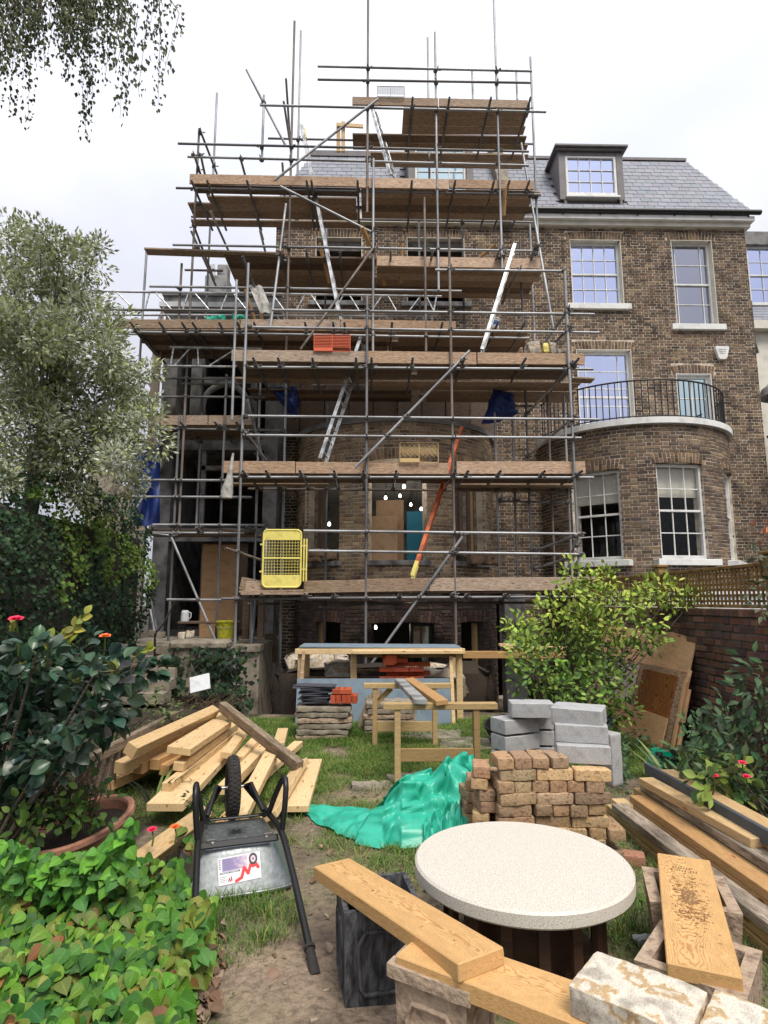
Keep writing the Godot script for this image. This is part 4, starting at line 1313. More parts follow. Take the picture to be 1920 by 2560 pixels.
	# lattice beams
	for q in [[232, 728, 1104, 741, 250, 774, 1096, 783, 11.25, 9], [425, 868, 655, 872, 420, 915, 590, 917, 11.3, 2], [270, 787, 1092, 791, 275, 835, 1090, 838, 11.9, 9]]:
		var beam := Node3D.new()
		put(o, "lattice_beam", beam)
		var a := at(q[0], q[1], q[8])
		var b := at(q[2], q[3], q[8])
		var c := at(q[4], q[5], q[8])
		var d := at(q[6], q[7], q[8])
		tube(beam, a, b, M["alloy"], "chord")
		tube(beam, c, d, M["alloy"], "chord")
		for k in q[9]:
			var f0: float = (k + 0.18) / q[9]
			var f1: float = (k + 0.45) / q[9]
			var f2: float = (k + 0.60) / q[9]
			var f3: float = (k + 0.9) / q[9]
			tube(beam, c.lerp(d, f0), a.lerp(b, f1), M["alloy"], "lacing", 0.016)
			tube(beam, a.lerp(b, f2), c.lerp(d, f3), M["alloy"], "lacing", 0.016)
		tube(beam, a.lerp(b, 0.985), c.lerp(d, 0.985), M["alloy"], "lacing", 0.018)
		tube(beam, a.lerp(b, 0.04), c.lerp(d, 0.04), M["alloy"], "lacing", 0.018)

func ladder(label: String, a: Vector3, b: Vector3, wide: float, key: String, facing_of := Vector3(0.25, 0, 1), foot := "") -> void:
	var o := thing("ladder", label, "ladder", Vector3.ZERO, "ladders between the scaffold lifts" if key == "alloy" else "")
	var y := (a - b)
	var n := facing_of.normalized()
	var x := y.cross(n).normalized()
	n = x.cross(y).normalized()
	var long := y.length()
	for s in [-1.0, 1.0]:
		var f := Faces.new()
		f.box(Vector3(0.03, long, 0.07), 0.006)
		piece(o, "stile", f.mesh(), M[key], Transform3D(Basis(x, y.normalized(), n), (a + b) / 2.0 + x * s * wide / 2.0))
		if foot != "":
			piece(o, "stile_foot", cbox(Vector3(0.034, 0.3, 0.074), 0.006), M[foot], Transform3D(Basis(x, y.normalized(), n), b + x * s * wide / 2.0 + y.normalized() * 0.1))
	var count := int(long / 0.26)
	for i in count:
		var p := b + y * ((i + 0.6) / count)
		tube(o, p - x * wide / 2.0, p + x * wide / 2.0, M[key], "rung", 0.016)

func build_on_scaffold() -> void:
	ladder("aluminium ladder rising past the west deck, with yellow tape round its top", at(757, 324, 11.6), at(850, 790, 11.15), 0.28, "alloy", Vector3(1, 0, 0.12), "")
	single("tape", "yellow tape wrapped round the top of a roof ladder", "tape", cbox(Vector3(0.1, 0.26, 0.1), 0.01), M["yellow paint"], along(at(757, 322, 11.58), at(763, 352, 11.56), Vector3(0, 0, 1)) * Transform3D(Basis(Vector3.BACK, PI / 2), Vector3.ZERO))
	ladder("aluminium ladder up through the hole in the topmost deck", at(933, 268, 12.0), at(984, 450, 11.4), 0.28, "alloy", Vector3(1, 0, 0.6), "")
	ladder("silver ladder leaning east towards the brown house above the middle lift", at(1285, 621, 11.0), at(1203, 884, 10.75), 0.28, "alloy", Vector3(1, 0, 0.1), "")
	ladder("steep silver ladder in front of the bay, its foot behind the pink toe board", at(908, 850, 11.2), at(806, 1155, 10.75), 0.28, "alloy", Vector3(1, 0, 0.28), "")
	ladder("orange fibreglass ladder with yellow feet leaning on the bay window", at(1153, 1076, 11.5), at(1032, 1440, 10.75), 0.28, "orange paint", Vector3(1, 0, 0.06), "yellow paint")
	# yellow loading gate
	var o := thing("loading_gate", "pale yellow safety gate with black mesh window hung on the lowest lift", "gate", at(703, 1468, 10.22))
	var k := at(1, 0, 10.22).distance_to(at(0, 0, 10.22))
	var wide := 0.64
	var high := 0.97
	var f := Faces.new()
	var c := []
	for i in 28:
		var q := i / 7
		var a := TAU * (i - q * 7) / 24.0 * (6.0 / 6.0) + PI / 2 * q
		var mid := Vector3([1, -1, -1, 1][q] * (wide / 2 - 0.08), [1, 1, -1, -1][q] * (high / 2 - 0.08) + high / 2, 0)
		c.append(mid + Vector3(cos(a), sin(a), 0) * 0.08)
	c.append(c[0])
	f.bar(c, [0.017], 8, false)
	piece(o, "frame", f.mesh(), M["yellow paint"])
	piece(o, "top_panel", cbox(Vector3(wide - 0.03, 0.17, 0.012), 0.003), M["yellow paint"], facing(0, high - 0.09, 0))
	piece(o, "kick_panel", cbox(Vector3(wide - 0.03, 0.2, 0.012), 0.003), M["yellow paint"], facing(0, 0.105, 0))
	piece(o, "mid_rail", cbox(Vector3(wide - 0.03, 0.03, 0.02), 0.003), M["yellow paint"], facing(0, 0.49, 0))
	for i in 12:
		piece(o, "mesh_wire", cbox(Vector3(0.006, 0.6, 0.006), 0.0), M["yellow paint"], facing(-wide / 2 + 0.05 + i * (wide - 0.1) / 11.0, 0.5, -0.006))
	for i in 11:
		piece(o, "mesh_wire", cbox(Vector3(wide - 0.04, 0.006, 0.006), 0.0), M["yellow paint"], facing(0, 0.23 + i * 0.052, 0.002))
	for s in [0.26, 0.72]:
		piece(o, "hinge_arm", cbox(Vector3(0.05, 0.03, 0.03), 0.004), M["yellow paint"], facing(-wide / 2 - 0.03, s, 0))
	for i in 2:
		tube(o, Vector3(wide / 2 + 0.05 + i * 0.045, 0.1, 0), Vector3(wide / 2 + 0.05 + i * 0.045, 0.82, 0), M["yellow paint"], "hinge_post", 0.014)
	for s in [0.3, 0.7]:
		piece(o, "bracket", cbox(Vector3(0.12, 0.02, 0.015), 0.003), M["yellow paint"], facing(wide / 2 + 0.05, s, 0))
	# mesh brick guards
	guard("brick_guard", "orange plastic mesh brick guard hooked on the toe board by the west rail", at(830, 878, 10.42), 0.66, 0.32, "orange mesh", true, 18, 8)
	guard("brick_guard", "sand-coloured mesh brick guard above the bay's middle arch", at(1048, 1156, 10.4), 0.68, 0.36, "sand mesh", true, 14, 0)
	guard("brick_guard", "fine grey wire brick guard standing on the topmost deck", at(977, 242, 10.92), 0.56, 0.24, "dull tube", false, 16, 10)
	# dark blue tarpaulins bundled under the deck, sheet on the wing
	for q in [[672, 968, 742, 966, 748, 1012, 735, 1052, 12.0, "dark blue tarpaulin slung under the deck beside the wing"], [1232, 972, 1284, 984, 1292, 1034, 1208, 1060, 11.7, "dark blue tarpaulin bundle hanging east of the bay top"]]:
		var c4 := [at(q[0], q[1], q[8]), at(q[2], q[3], q[8] - 0.2), at(q[4], q[5], q[8] - 0.1), at(q[6], q[7], q[8] + 0.1)]
		var rows := []
		for i in 17:
			var r := []
			for j in 17:
				var u := j / 16.0
				var v := i / 16.0
				var p: Vector3 = (c4[0] as Vector3).lerp(c4[1], u).lerp((c4[3] as Vector3).lerp(c4[2], u), v)
				var fold := noise.get_noise_2d(u * 160.0 + q[0], v * 70.0) + 0.5 * noise.get_noise_2d(u * 90.0 - v * 240.0, q[0])
				r.append(p + Vector3(0.05 * fold * v, -0.06 * sin(u * PI) * v - 0.05 * fold, 0.16 * fold + 0.14 * sin(PI * u) * sin(PI * v)))
			rows.append(r)
		rows.reverse()
		var tf := Faces.new()
		tf.sheet(rows)
		single("tarpaulin", q[9], "tarpaulin", tf.mesh(), M["blue tarp"])
	var g := []
	for i in 15:
		var r := []
		for j in 11:
			var p := at(336 + j * 6.4, 1112 + i * 14.5, 11.9 + 0.05 * sin(j * 1.4) + 0.04 * sin(i * 0.8 + j))
			r.append(p)
		g.append(r)
	g.reverse()
	var sf := Faces.new()
	sf.sheet(g)
	single("tarpaulin", "tall blue sheet hung down the west side behind the scaffold standards", "tarpaulin", sf.mesh(), M["blue tarp"])
	# white sack tied to a standard, buckets and bits on the decks
	var s := thing("sack", "dirty white cloth bag tied to the west standard below the pink toe board", "sack", at(577, 1175, 10.3))
	var sk := Faces.new()
	sk.bar([Vector3(0.03, 0.3, 0), Vector3(0.01, 0.12, 0), Vector3(0, 0.0, 0), Vector3(-0.02, -0.2, 0.01), Vector3(-0.05, -0.38, 0.0), Vector3(-0.05, -0.5, 0.0)], [0.02, 0.03, 0.035, 0.07, 0.11, 0.09], 10)
	piece(s, "cloth", sk.mesh(), M["white sack"])
	s = thing("sheet", "torn white cloth strip hanging beside the west standard over the wing scaffold", "cloth", at(632, 720, 10.9))
	var g2 := []
	for i in 9:
		var r := []
		for j in 6:
			r.append(Vector3(-0.08 + 0.05 * j + 0.03 * i, 0.05 - 0.07 * i, 0.04 * sin(j * 2.0 + i * 0.5)))
		g2.append(r)
	g2.reverse()
	var cf := Faces.new()
	cf.sheet(g2)
	piece(s, "cloth", cf.mesh(), M["white sack"])
	bucket("white and blue paint tub standing on the middle deck by the leaning ladder", at(1236, 823, 11.3), 0.11, 0.2, "white paint", "blue plastic", "lid_band")
	# stones and a yellow tub on the east end of the middle lift
	for q in [[1336, 884, 0.12, 0.2, "pale pointed stone on the east end of the middle deck"], [1383, 884, 0.06, 0.19, "narrow pale stone beside the yellow packet on the middle deck"], [1401, 884, 0.07, 0.08, "small pale stone at the very end of the middle deck"]]:
		var p := at(q[0], q[1], 10.7)
		single("stone", q[4], "stone", rough(Vector3(q[2] * 2, q[3] * 1.3, 0.1), 0.06, 0.03, int(q[0])), M["slab stone"], Transform3D(Basis(Vector3.BACK, 0.12), p + Vector3(0, q[3] * 0.5, 0)))
	single("packet", "crumpled yellow packet between pale stones on the middle deck", "packet", rough(Vector3(0.11, 0.2, 0.08), 0.02, 0.03, 77), M["yellow paint"], Transform3D(Basis(), at(1364, 884, 10.72) + Vector3(0, 0.1, 0)))
	# debris net
	for q in [[540, 803, 0.34, "crumpled green debris net lying on the wing deck near the chimney"], [598, 800, 0.2, "small green net bundle against the white cloth strip"]]:
		single("debris_net", q[3], "net", rough(Vector3(q[2], 0.16, 0.2), 0.05, 0.09, int(q[0]), 8), M["green sheet"], Transform3D(Basis(), at(q[0], q[1], 11.2)))
	# timber frame on the roof behind the top lift
	var tf2 := thing("timber_stand", "open new-timber frame standing on the roof behind the top lift", "frame")
	for q in [[846, 308, 846, 380], [858, 305, 858, 380]]:
		var a := at(q[0], q[1], 12.7)
		var b := at(q[2], q[3], 12.7)
		piece(tf2, "post", cbox(Vector3((b - a).length(), 0.09, 0.05), 0.004), w("new pine"), along(a, b, Vector3(1, 0, 0)))
	var ra := at(842, 312, 12.64)
	var rb := at(908, 316, 12.64)
	piece(tf2, "rail", cbox(Vector3((rb - ra).length(), 0.09, 0.045), 0.004), w("new pine"), along(ra, rb))
	# chimney with a louvred pot over the wing
	var ch := thing("chimney", "grey slate-hung chimney top showing over the wing cornice", "chimney", at(545, 742, 14.2))
	piece(ch, "stack", cbox(Vector3(0.55, 0.9, 0.5), 0.02), M["plaster"], facing(0, 0.0, 0))
	piece(ch, "cap_slate", cbox(Vector3(0.2, 0.42, 0.05), 0.01), M["white board"], Transform3D(Basis(Vector3.BACK, 0.1), Vector3(-0.14, 0.55, 0.2)))
	piece(ch, "pot", cbox(Vector3(0.26, 0.4, 0.3), 0.02), M["plaster"], facing(0.12, 0.6, 0))

func guard(called: String, label: String, at_foot: Vector3, wide: float, high: float, key: String, band: bool, nx: int, ny: int) -> void:
	var o := thing(called, label, "brick guard", at_foot, "")
	for s in [0.0, 0.5, 1.0]:
		piece(o, "upright", cbox(Vector3(0.012, high, 0.012), 0.002), M[key], facing((s - 0.5) * wide, high / 2, 0))
	for s in [0.0, 1.0]:
		piece(o, "edge_rail", cbox(Vector3(wide, 0.012, 0.012), 0.002), M[key], facing(0, s * high, 0))
	if band:
		piece(o, "kick_strip", cbox(Vector3(wide * (0.52 if ny else 0.5), high * 0.2, 0.008), 0.002), M[key], facing(-wide * 0.24, high * 0.1, 0.008))
	var f := Faces.new()
	if ny:
		for i in nx:
			f.box(Vector3(0.004, high, 0.004), 0.0, facing((float(i) / nx - 0.5) * wide, high / 2, -0.003))
		for i in ny:
			f.box(Vector3(wide, 0.012 if band else 0.003, 0.004), 0.0, facing(0, high * (0.25 + 0.72 * i / ny), 0.003))
	else:
		for i in nx * 4:
			var x := (float(i) / (nx * 4) - 0.5) * wide
			f.box(Vector3(0.005, high * 0.4, 0.004), 0.0, Transform3D(Basis(Vector3.BACK, 0.7), Vector3(clampf(x, -wide * 0.42, wide * 0.42), high * (0.4 + 0.4 * fposmod(i * 0.618, 1.0)), 0.003 - 0.006 * (i % 2))))
			f.box(Vector3(0.004, high * 0.2, 0.004), 0.0, Transform3D(Basis(Vector3.BACK, -0.6), Vector3(clampf(x, -wide * 0.44, wide * 0.44), high * (0.35 + 0.5 * fposmod(i * 0.377, 1.0)), 0.0)))
	var mesh_part := piece(o, "guard_mesh", f.mesh(), M[key])
	mesh_part.set_meta("kind", "stuff")

func bucket(label: String, foot: Vector3, r: float, high: float, key: String, band := "", band_name := "band") -> Node3D:
	var o := thing("bucket", label, "bucket", foot)
	var f := Faces.new()
	f.lathe([Vector2(0.0, 0.0), Vector2(r * 0.82, 0.0), Vector2(r, high), Vector2(r * 1.07, high), Vector2(r * 1.07, high - 0.02), Vector2(r * 1.05, high + 0.006), Vector2(r * 0.96, high), Vector2(r * 0.79, 0.012), Vector2(0.0, 0.012)], 24)
	piece(o, "tub", f.mesh(), M[key])
	if band != "":
		var g := Faces.new()
		g.lathe([Vector2(r * 0.89, high * 0.3), Vector2(r * 0.985, high * 0.7)], 24)
		piece(o, band_name, g.mesh(), M[band])
	var h := Faces.new()
	var arc := []
	for i in 13:
		var a := PI * i / 12.0
		arc.append(Vector3(cos(a) * r * 1.07, high * 0.85 - sin(a) * r * 0.5, sin(a) * r * 0.95))
	h.bar(arc, [0.004], 6)
	piece(o, "handle", h.mesh(), M["steel tube"])
	return o

# ================================================================ garden
func soft(a: float, b: float, x: float) -> float:
	return smoothstep(a, b, x)

# height of the ground: a level lawn, falling to the sunken yard before the basement
func lie(x: float, z: float) -> float:
	var y := 0.022 * noise.get_noise_2d(x * 40.0, z * 40.0) + 0.012 * noise.get_noise_2d(x * 170.0, z * 170.0) + 0.035 * noise.get_noise_2d(x * 9.0 + 50.0, z * 9.0)
	var yard := soft(-9.3, -10.4, z) * soft(-2.3, -1.7, x) * (1.0 - soft(3.35, 3.45, x))
	y -= 0.58 * yard
	y += 0.16 * soft(-1.7, -2.6, x) * soft(-10.5, -8.5, z)
	y += 0.12 * soft(2.9, 3.5, x) * (1.0 - soft(3.5, 3.7, x)) * soft(-9.0, -7.5, z)
	return y

# how thick the grass stands, 0 to 1
func turf(x: float, z: float) -> float:
	var g := 0.5 + 0.95 * noise.get_noise_2d(x * 55.0 + 200.0, z * 55.0) + 0.5 * noise.get_noise_2d(x * 160.0, z * 160.0 + 90.0)
	g += 0.5 * soft(-5.0, -6.2, z) * (1.0 - soft(-8.6, -9.0, z))
	g += 0.35 * soft(0.9, 1.4, x) * soft(-4.2, -3.0, z)
	g -= 0.35 * (1.0 - soft(0.15, 0.6, absf(x + 0.1))) * soft(-4.8, -4.0, z)
	if z < -8.9 or x > 3.3 or x < -2.2:
		g = minf(g, 0.1)
	return clampf(g, 0.0, 1.0)

func build_ground() -> void:
	var xs := []
	var zs := []
	for v in [-240.0, -120.0, -60.0, -30.0, -15.0, -9.0]:
		xs.append(v)
	var step_x := -6.0
	while step_x <= 5.0:
		xs.append(step_x)
		step_x += 0.07
	for v in [7.0, 9.0, 15.0, 30.0, 60.0, 120.0, 240.0]:
		xs.append(v)
	for v in [240.0, 100.0, 40.0, 15.0, 5.0, 2.0, 0.5]:
		zs.append(v)
	step_x = 0.0
	while step_x >= -14.2:
		zs.append(step_x)
		step_x -= 0.07
	for v in [-18.0, -25.0, -40.0, -80.0, -240.0]:
		zs.append(v)
	var nx := xs.size()
	var v3 := PackedVector3Array()
	var n3 := PackedVector3Array()
	var cl := PackedColorArray()
	var ix := PackedInt32Array()
	for j in zs.size():
		for i in nx:
			var x: float = xs[i]
			var z: float = zs[j]
			v3.append(Vector3(x, lie(x, z), z))
			n3.append(Vector3(lie(x - 0.04, z) - lie(x + 0.04, z), 0.08, lie(x, z - 0.04) - lie(x, z + 0.04)).normalized())
			var g := turf(x, z)
			var k := 0.85 + 0.5 * noise.get_noise_2d(x * 300.0, z * 300.0) + 0.35 * noise.get_noise_2d(x * 80.0 + 9.0, z * 80.0)
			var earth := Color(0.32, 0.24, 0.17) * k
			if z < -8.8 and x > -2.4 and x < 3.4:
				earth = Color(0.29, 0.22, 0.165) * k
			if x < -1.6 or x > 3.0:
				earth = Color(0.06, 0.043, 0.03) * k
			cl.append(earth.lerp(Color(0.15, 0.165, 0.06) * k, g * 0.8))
	for j in zs.size() - 1:
		for i in nx - 1:
			var a := j * nx + i
			ix.append_array([a, a + nx, a + 1, a + 1, a + nx, a + nx + 1])
	var a := []
	a.resize(Mesh.ARRAY_MAX)
	a[Mesh.ARRAY_VERTEX] = v3
	a[Mesh.ARRAY_NORMAL] = n3
	a[Mesh.ARRAY_COLOR] = cl
	a[Mesh.ARRAY_INDEX] = ix
	var m := ArrayMesh.new()
	m.add_surface_from_arrays(Mesh.PRIMITIVE_TRIANGLES, a)
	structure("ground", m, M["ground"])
	# grass, as tufts of a few blades
	var f := Faces.new()
	for b in 6:
		var d := Vector3(cos(b * 2.4), 0, sin(b * 2.4))
		var s := Vector3(-d.z, 0, d.x) * 0.0017
		var o := d * 0.008 * b
		var mid := o + d * 0.012 + Vector3(0, 0.03, 0)
		var tip := o + d * (0.03 + 0.006 * b) + Vector3(0, 0.042 + 0.004 * (b % 3), 0)
		f.quad(o - s, o + s, mid + s * 0.8, mid - s * 0.8)
		f.tri(mid - s * 0.8, mid + s * 0.8, tip)
	var tuft := f.mesh()
	var T := []
	var C := []
	var tries := 0
	while T.size() < 42000 and tries < 260000:
		tries += 1
		var z := -1.6 - 7.6 * sqrt(rng.randf())
		var x := rnd(-2.3, 3.3)
		var g := turf(x, z)
		var tall := 1.0
		# longer grass in the lee of the slabs, the barrow, the planters and the sawhorse
		for p in [[-0.75, -3.35, 0.4, 2.6], [-0.6, -7.9, 0.55, 2.6], [0.3, -7.8, 0.5, 2.4], [-0.1, -8.0, 0.5, 2.2], [1.35, -3.3, 0.35, 2.0], [2.0, -2.6, 0.4, 1.9], [2.1, -3.4, 0.4, 1.8]]:
			var d := Vector2(x - p[0], z - p[1]).length()
			if d < p[2]:
				g = maxf(g, 0.9)
				tall = maxf(tall, lerpf(p[3], 1.0, d / p[2]))
		if g < 0.3 or rng.randf() > g * g:
			continue
		var k := rnd(0.7, 1.35)
		T.append(Transform3D(Basis(Vector3.UP, rnd(0, TAU)) * Basis(Vector3.RIGHT, rnd(-0.4, 0.4)) * Basis.from_scale(Vector3(1.3, tall * rnd(0.5, 1.2), 1.3)), Vector3(x, lie(x, z) - 0.003, z)))
		var dry := 1.0 if rng.randf() < (0.06 if tall > 1.2 else 0.2) else 0.0
		C.append(Color(0.10 * k + 0.17 * dry * k, 0.185 * k + 0.07 * dry * k, 0.035 * k + 0.05 * dry))
	var grass := many(self, "grass", tuft, M["blade"], T, C)
	tag(grass, "patchy worn lawn grass growing through the trodden brown earth", "grass")
	# bits trodden into the lawn: straw, chips, small stones
	var chip := rough(Vector3(0.02, 0.007, 0.013), 0.004, 0.003, 21, 3)
	T = []
	C = []
	for i in 3600:
		var z := -1.7 - 7.5 * sqrt(rng.randf())
		var x := rnd(-1.5, 3.0)
		T.append(Transform3D(Basis.from_euler(Vector3(rnd(-0.3, 0.3), rnd(0, TAU), rnd(-0.3, 0.3))) * Basis.from_scale(Vector3(rnd(0.4, 1.8), rnd(0.5, 1.5), rnd(0.3, 1.2))), Vector3(x, lie(x, z) + 0.002, z)))
		var k := rnd(0.5, 1.3)
		C.append([Color(0.25, 0.2, 0.14), Color(0.2, 0.14, 0.09), Color(0.3, 0.25, 0.18), Color(0.13, 0.1, 0.07), Color(0.17, 0.13, 0.09)][rng.randi() % 4] * k)
	var chips := many(self, "debris", chip, M["litter"], T, C)
	tag(chips, "wood chips, straw and grit scattered over the trodden lawn", "debris")
	# flagstones and rubble by the yard's edge
	for q in [[1075, 1840, 0.75, 0.5, "worn flagstone behind the sawhorse, by the foot of the blue-grey sheet"], [1190, 1862, 0.85, 0.55, "broad flagstone with white splashes nearest the black bucket"], [1010, 1950, 0.3, 0.2, "small broken flag trodden into the lawn in front of the sawhorse"], [930, 1968, 0.35, 0.15, "thin broken flag lying in the grass left of the sawhorse's foot"]]:
		var p := on(q[0], q[1], 0.02)
		single("flagstone", q[4], "paving stone", rough(Vector3(q[2], 0.05, q[3]), 0.03, 0.03, int(q[0])), M["stone"], Transform3D(Basis(Vector3.UP, rnd(-0.5, 0.5)), Vector3(p.x, lie(p.x, p.z) + 0.01, p.z)))

func board(label: String, a: Vector3, b: Vector3, wide: float, thick: float, key: String, roll := 0.0, group := "", called := "plank") -> MeshInstance3D:
	var g := plank(a, b, wide, thick, roll)
	return single(called, label, "plank", g[0], M[key] if M.has(key) else w(key), g[1], group)

func build_timber_heap() -> void:
	var names := ["thick square pine post with a slanting cut end, at the back of the heap", "long yellow pine baulk beneath the slant-cut post", "broad pale plank lying aslant over the heap's middle", "short dark-ended length tucked under the heap's lower edge", "dark-ended timber next to the broad plank's foot", "orange-ended timber poking from under the broad plank", "pine length with a brown end beside the broad plank", "long thin batten bordering the whitewashed board", "whitewashed broad board running down towards the terracotta pot", "short pine offcut lying on the whitewashed board", "pale length next to the short offcut, passing under the cross timber", "pale baulk passing behind the barrow wheel's top", "long pine baulk ending just right of the barrow wheel", "thin length crossing under the baulk, its tip out on the lawn", "tilted pine plank leaning beside the barrow's legs", "broad short plank at the lawn side of the heap", "broad plank hidden under the one at the lawn side", "grey-brown timber laid across the top of the whole heap", "short stub of pine standing out above the cross timber", "long notched timber reaching down into the ground cover", "low pale timber half hidden beneath the barrow's wheel", "grey-edged timber under the heap's north side"]
	var list := [[333, 1862, 0.52, 541, 1768, 0.55, 0.1, 0.1, "new pine", 0.5], [300, 1905, 0.36, 560, 1776, 0.46, 0.1, 0.1, "new pine", 0.1], [448, 1868, 0.46, 556, 1800, 0.44, 0.2, 0.06, "new pine", 0.12],
		[345, 1908, 0.3, 500, 1830, 0.34, 0.09, 0.09, "sawn fir", 0.0], [386, 1898, 0.32, 520, 1830, 0.34, 0.09, 0.09, "sawn fir", 0.0], [412, 1912, 0.27, 540, 1840, 0.28, 0.09, 0.09, "sawn fir", 0.1], [447, 1906, 0.34, 588, 1804, 0.36, 0.09, 0.07, "new pine", 0.1],
		[417, 1957, 0.26, 600, 1815, 0.28, 0.08, 0.07, "new pine", 0.0], [412, 2008, 0.19, 570, 1852, 0.23, 0.27, 0.06, "new pine", 0.0], [566, 1880, 0.31, 611, 1820, 0.33, 0.1, 0.06, "new pine", 0.1], [596, 1890, 0.22, 648, 1836, 0.25, 0.1, 0.07, "new pine", 0.0],
		[560, 1962, 0.19, 667, 1854, 0.2, 0.11, 0.08, "new pine", 0.0], [592, 2040, 0.2, 683, 1868, 0.26, 0.12, 0.07, "new pine", 0.05], [590, 1990, 0.12, 746, 1852, 0.14, 0.1, 0.06, "new pine", 0.0], [668, 2036, 0.13, 752, 1900, 0.17, 0.13, 0.05, "new pine", -0.45],
		[739, 2014, 0.1, 780, 1897, 0.1, 0.2, 0.05, "new pine", 0.0], [735, 2018, 0.046, 777, 1900, 0.046, 0.2, 0.045, "new pine", 0.0], [556, 1754, 0.62, 752, 1904, 0.24, 0.075, 0.1, "grey wood", 0.1], [697, 1856, 0.17, 707, 1820, 0.19, 0.12, 0.05, "new pine", 0.0],
		[302, 2182, 0.16, 520, 2022, 0.22, 0.11, 0.09, "new pine", 0.55], [540, 2075, 0.07, 640, 1960, 0.08, 0.12, 0.06, "sawn fir", 0.0], [270, 1950, 0.2, 480, 1860, 0.22, 0.1, 0.08, "sawn fir", 0.0]]
	for i in list.size():
		var q: Array = list[i]
		board(names[i], on(q[0], q[1], q[2]), on(q[3], q[4], q[5]), q[6], q[7], q[8], q[9], "timbers thrown in a heap on the lawn", "timber")
	# a weathered rail with palings behind the heap
	var o := thing("low_paling", "weathered grey rail with broken palings behind the timber heap", "paling")
	var a := on(190, 1905, 0.5)
	var b := on(452, 1772, 0.5)
	var g := plank(a, b, 0.06, 0.08)
	piece(o, "rail", g[0], w("grey wood"), g[1])
	for i in 16:
		var p := a.lerp(b, (i + 0.5) / 16.0)
		piece(o, "paling", cbox(Vector3(0.035, 0.42 + rnd(-0.05, 0.02), 0.02), 0.003), w("old board"), Transform3D(Basis(Vector3.UP, 0.6) * Basis(Vector3.BACK, rnd(-0.08, 0.08)), p + Vector3(0, -0.24, -0.03)))

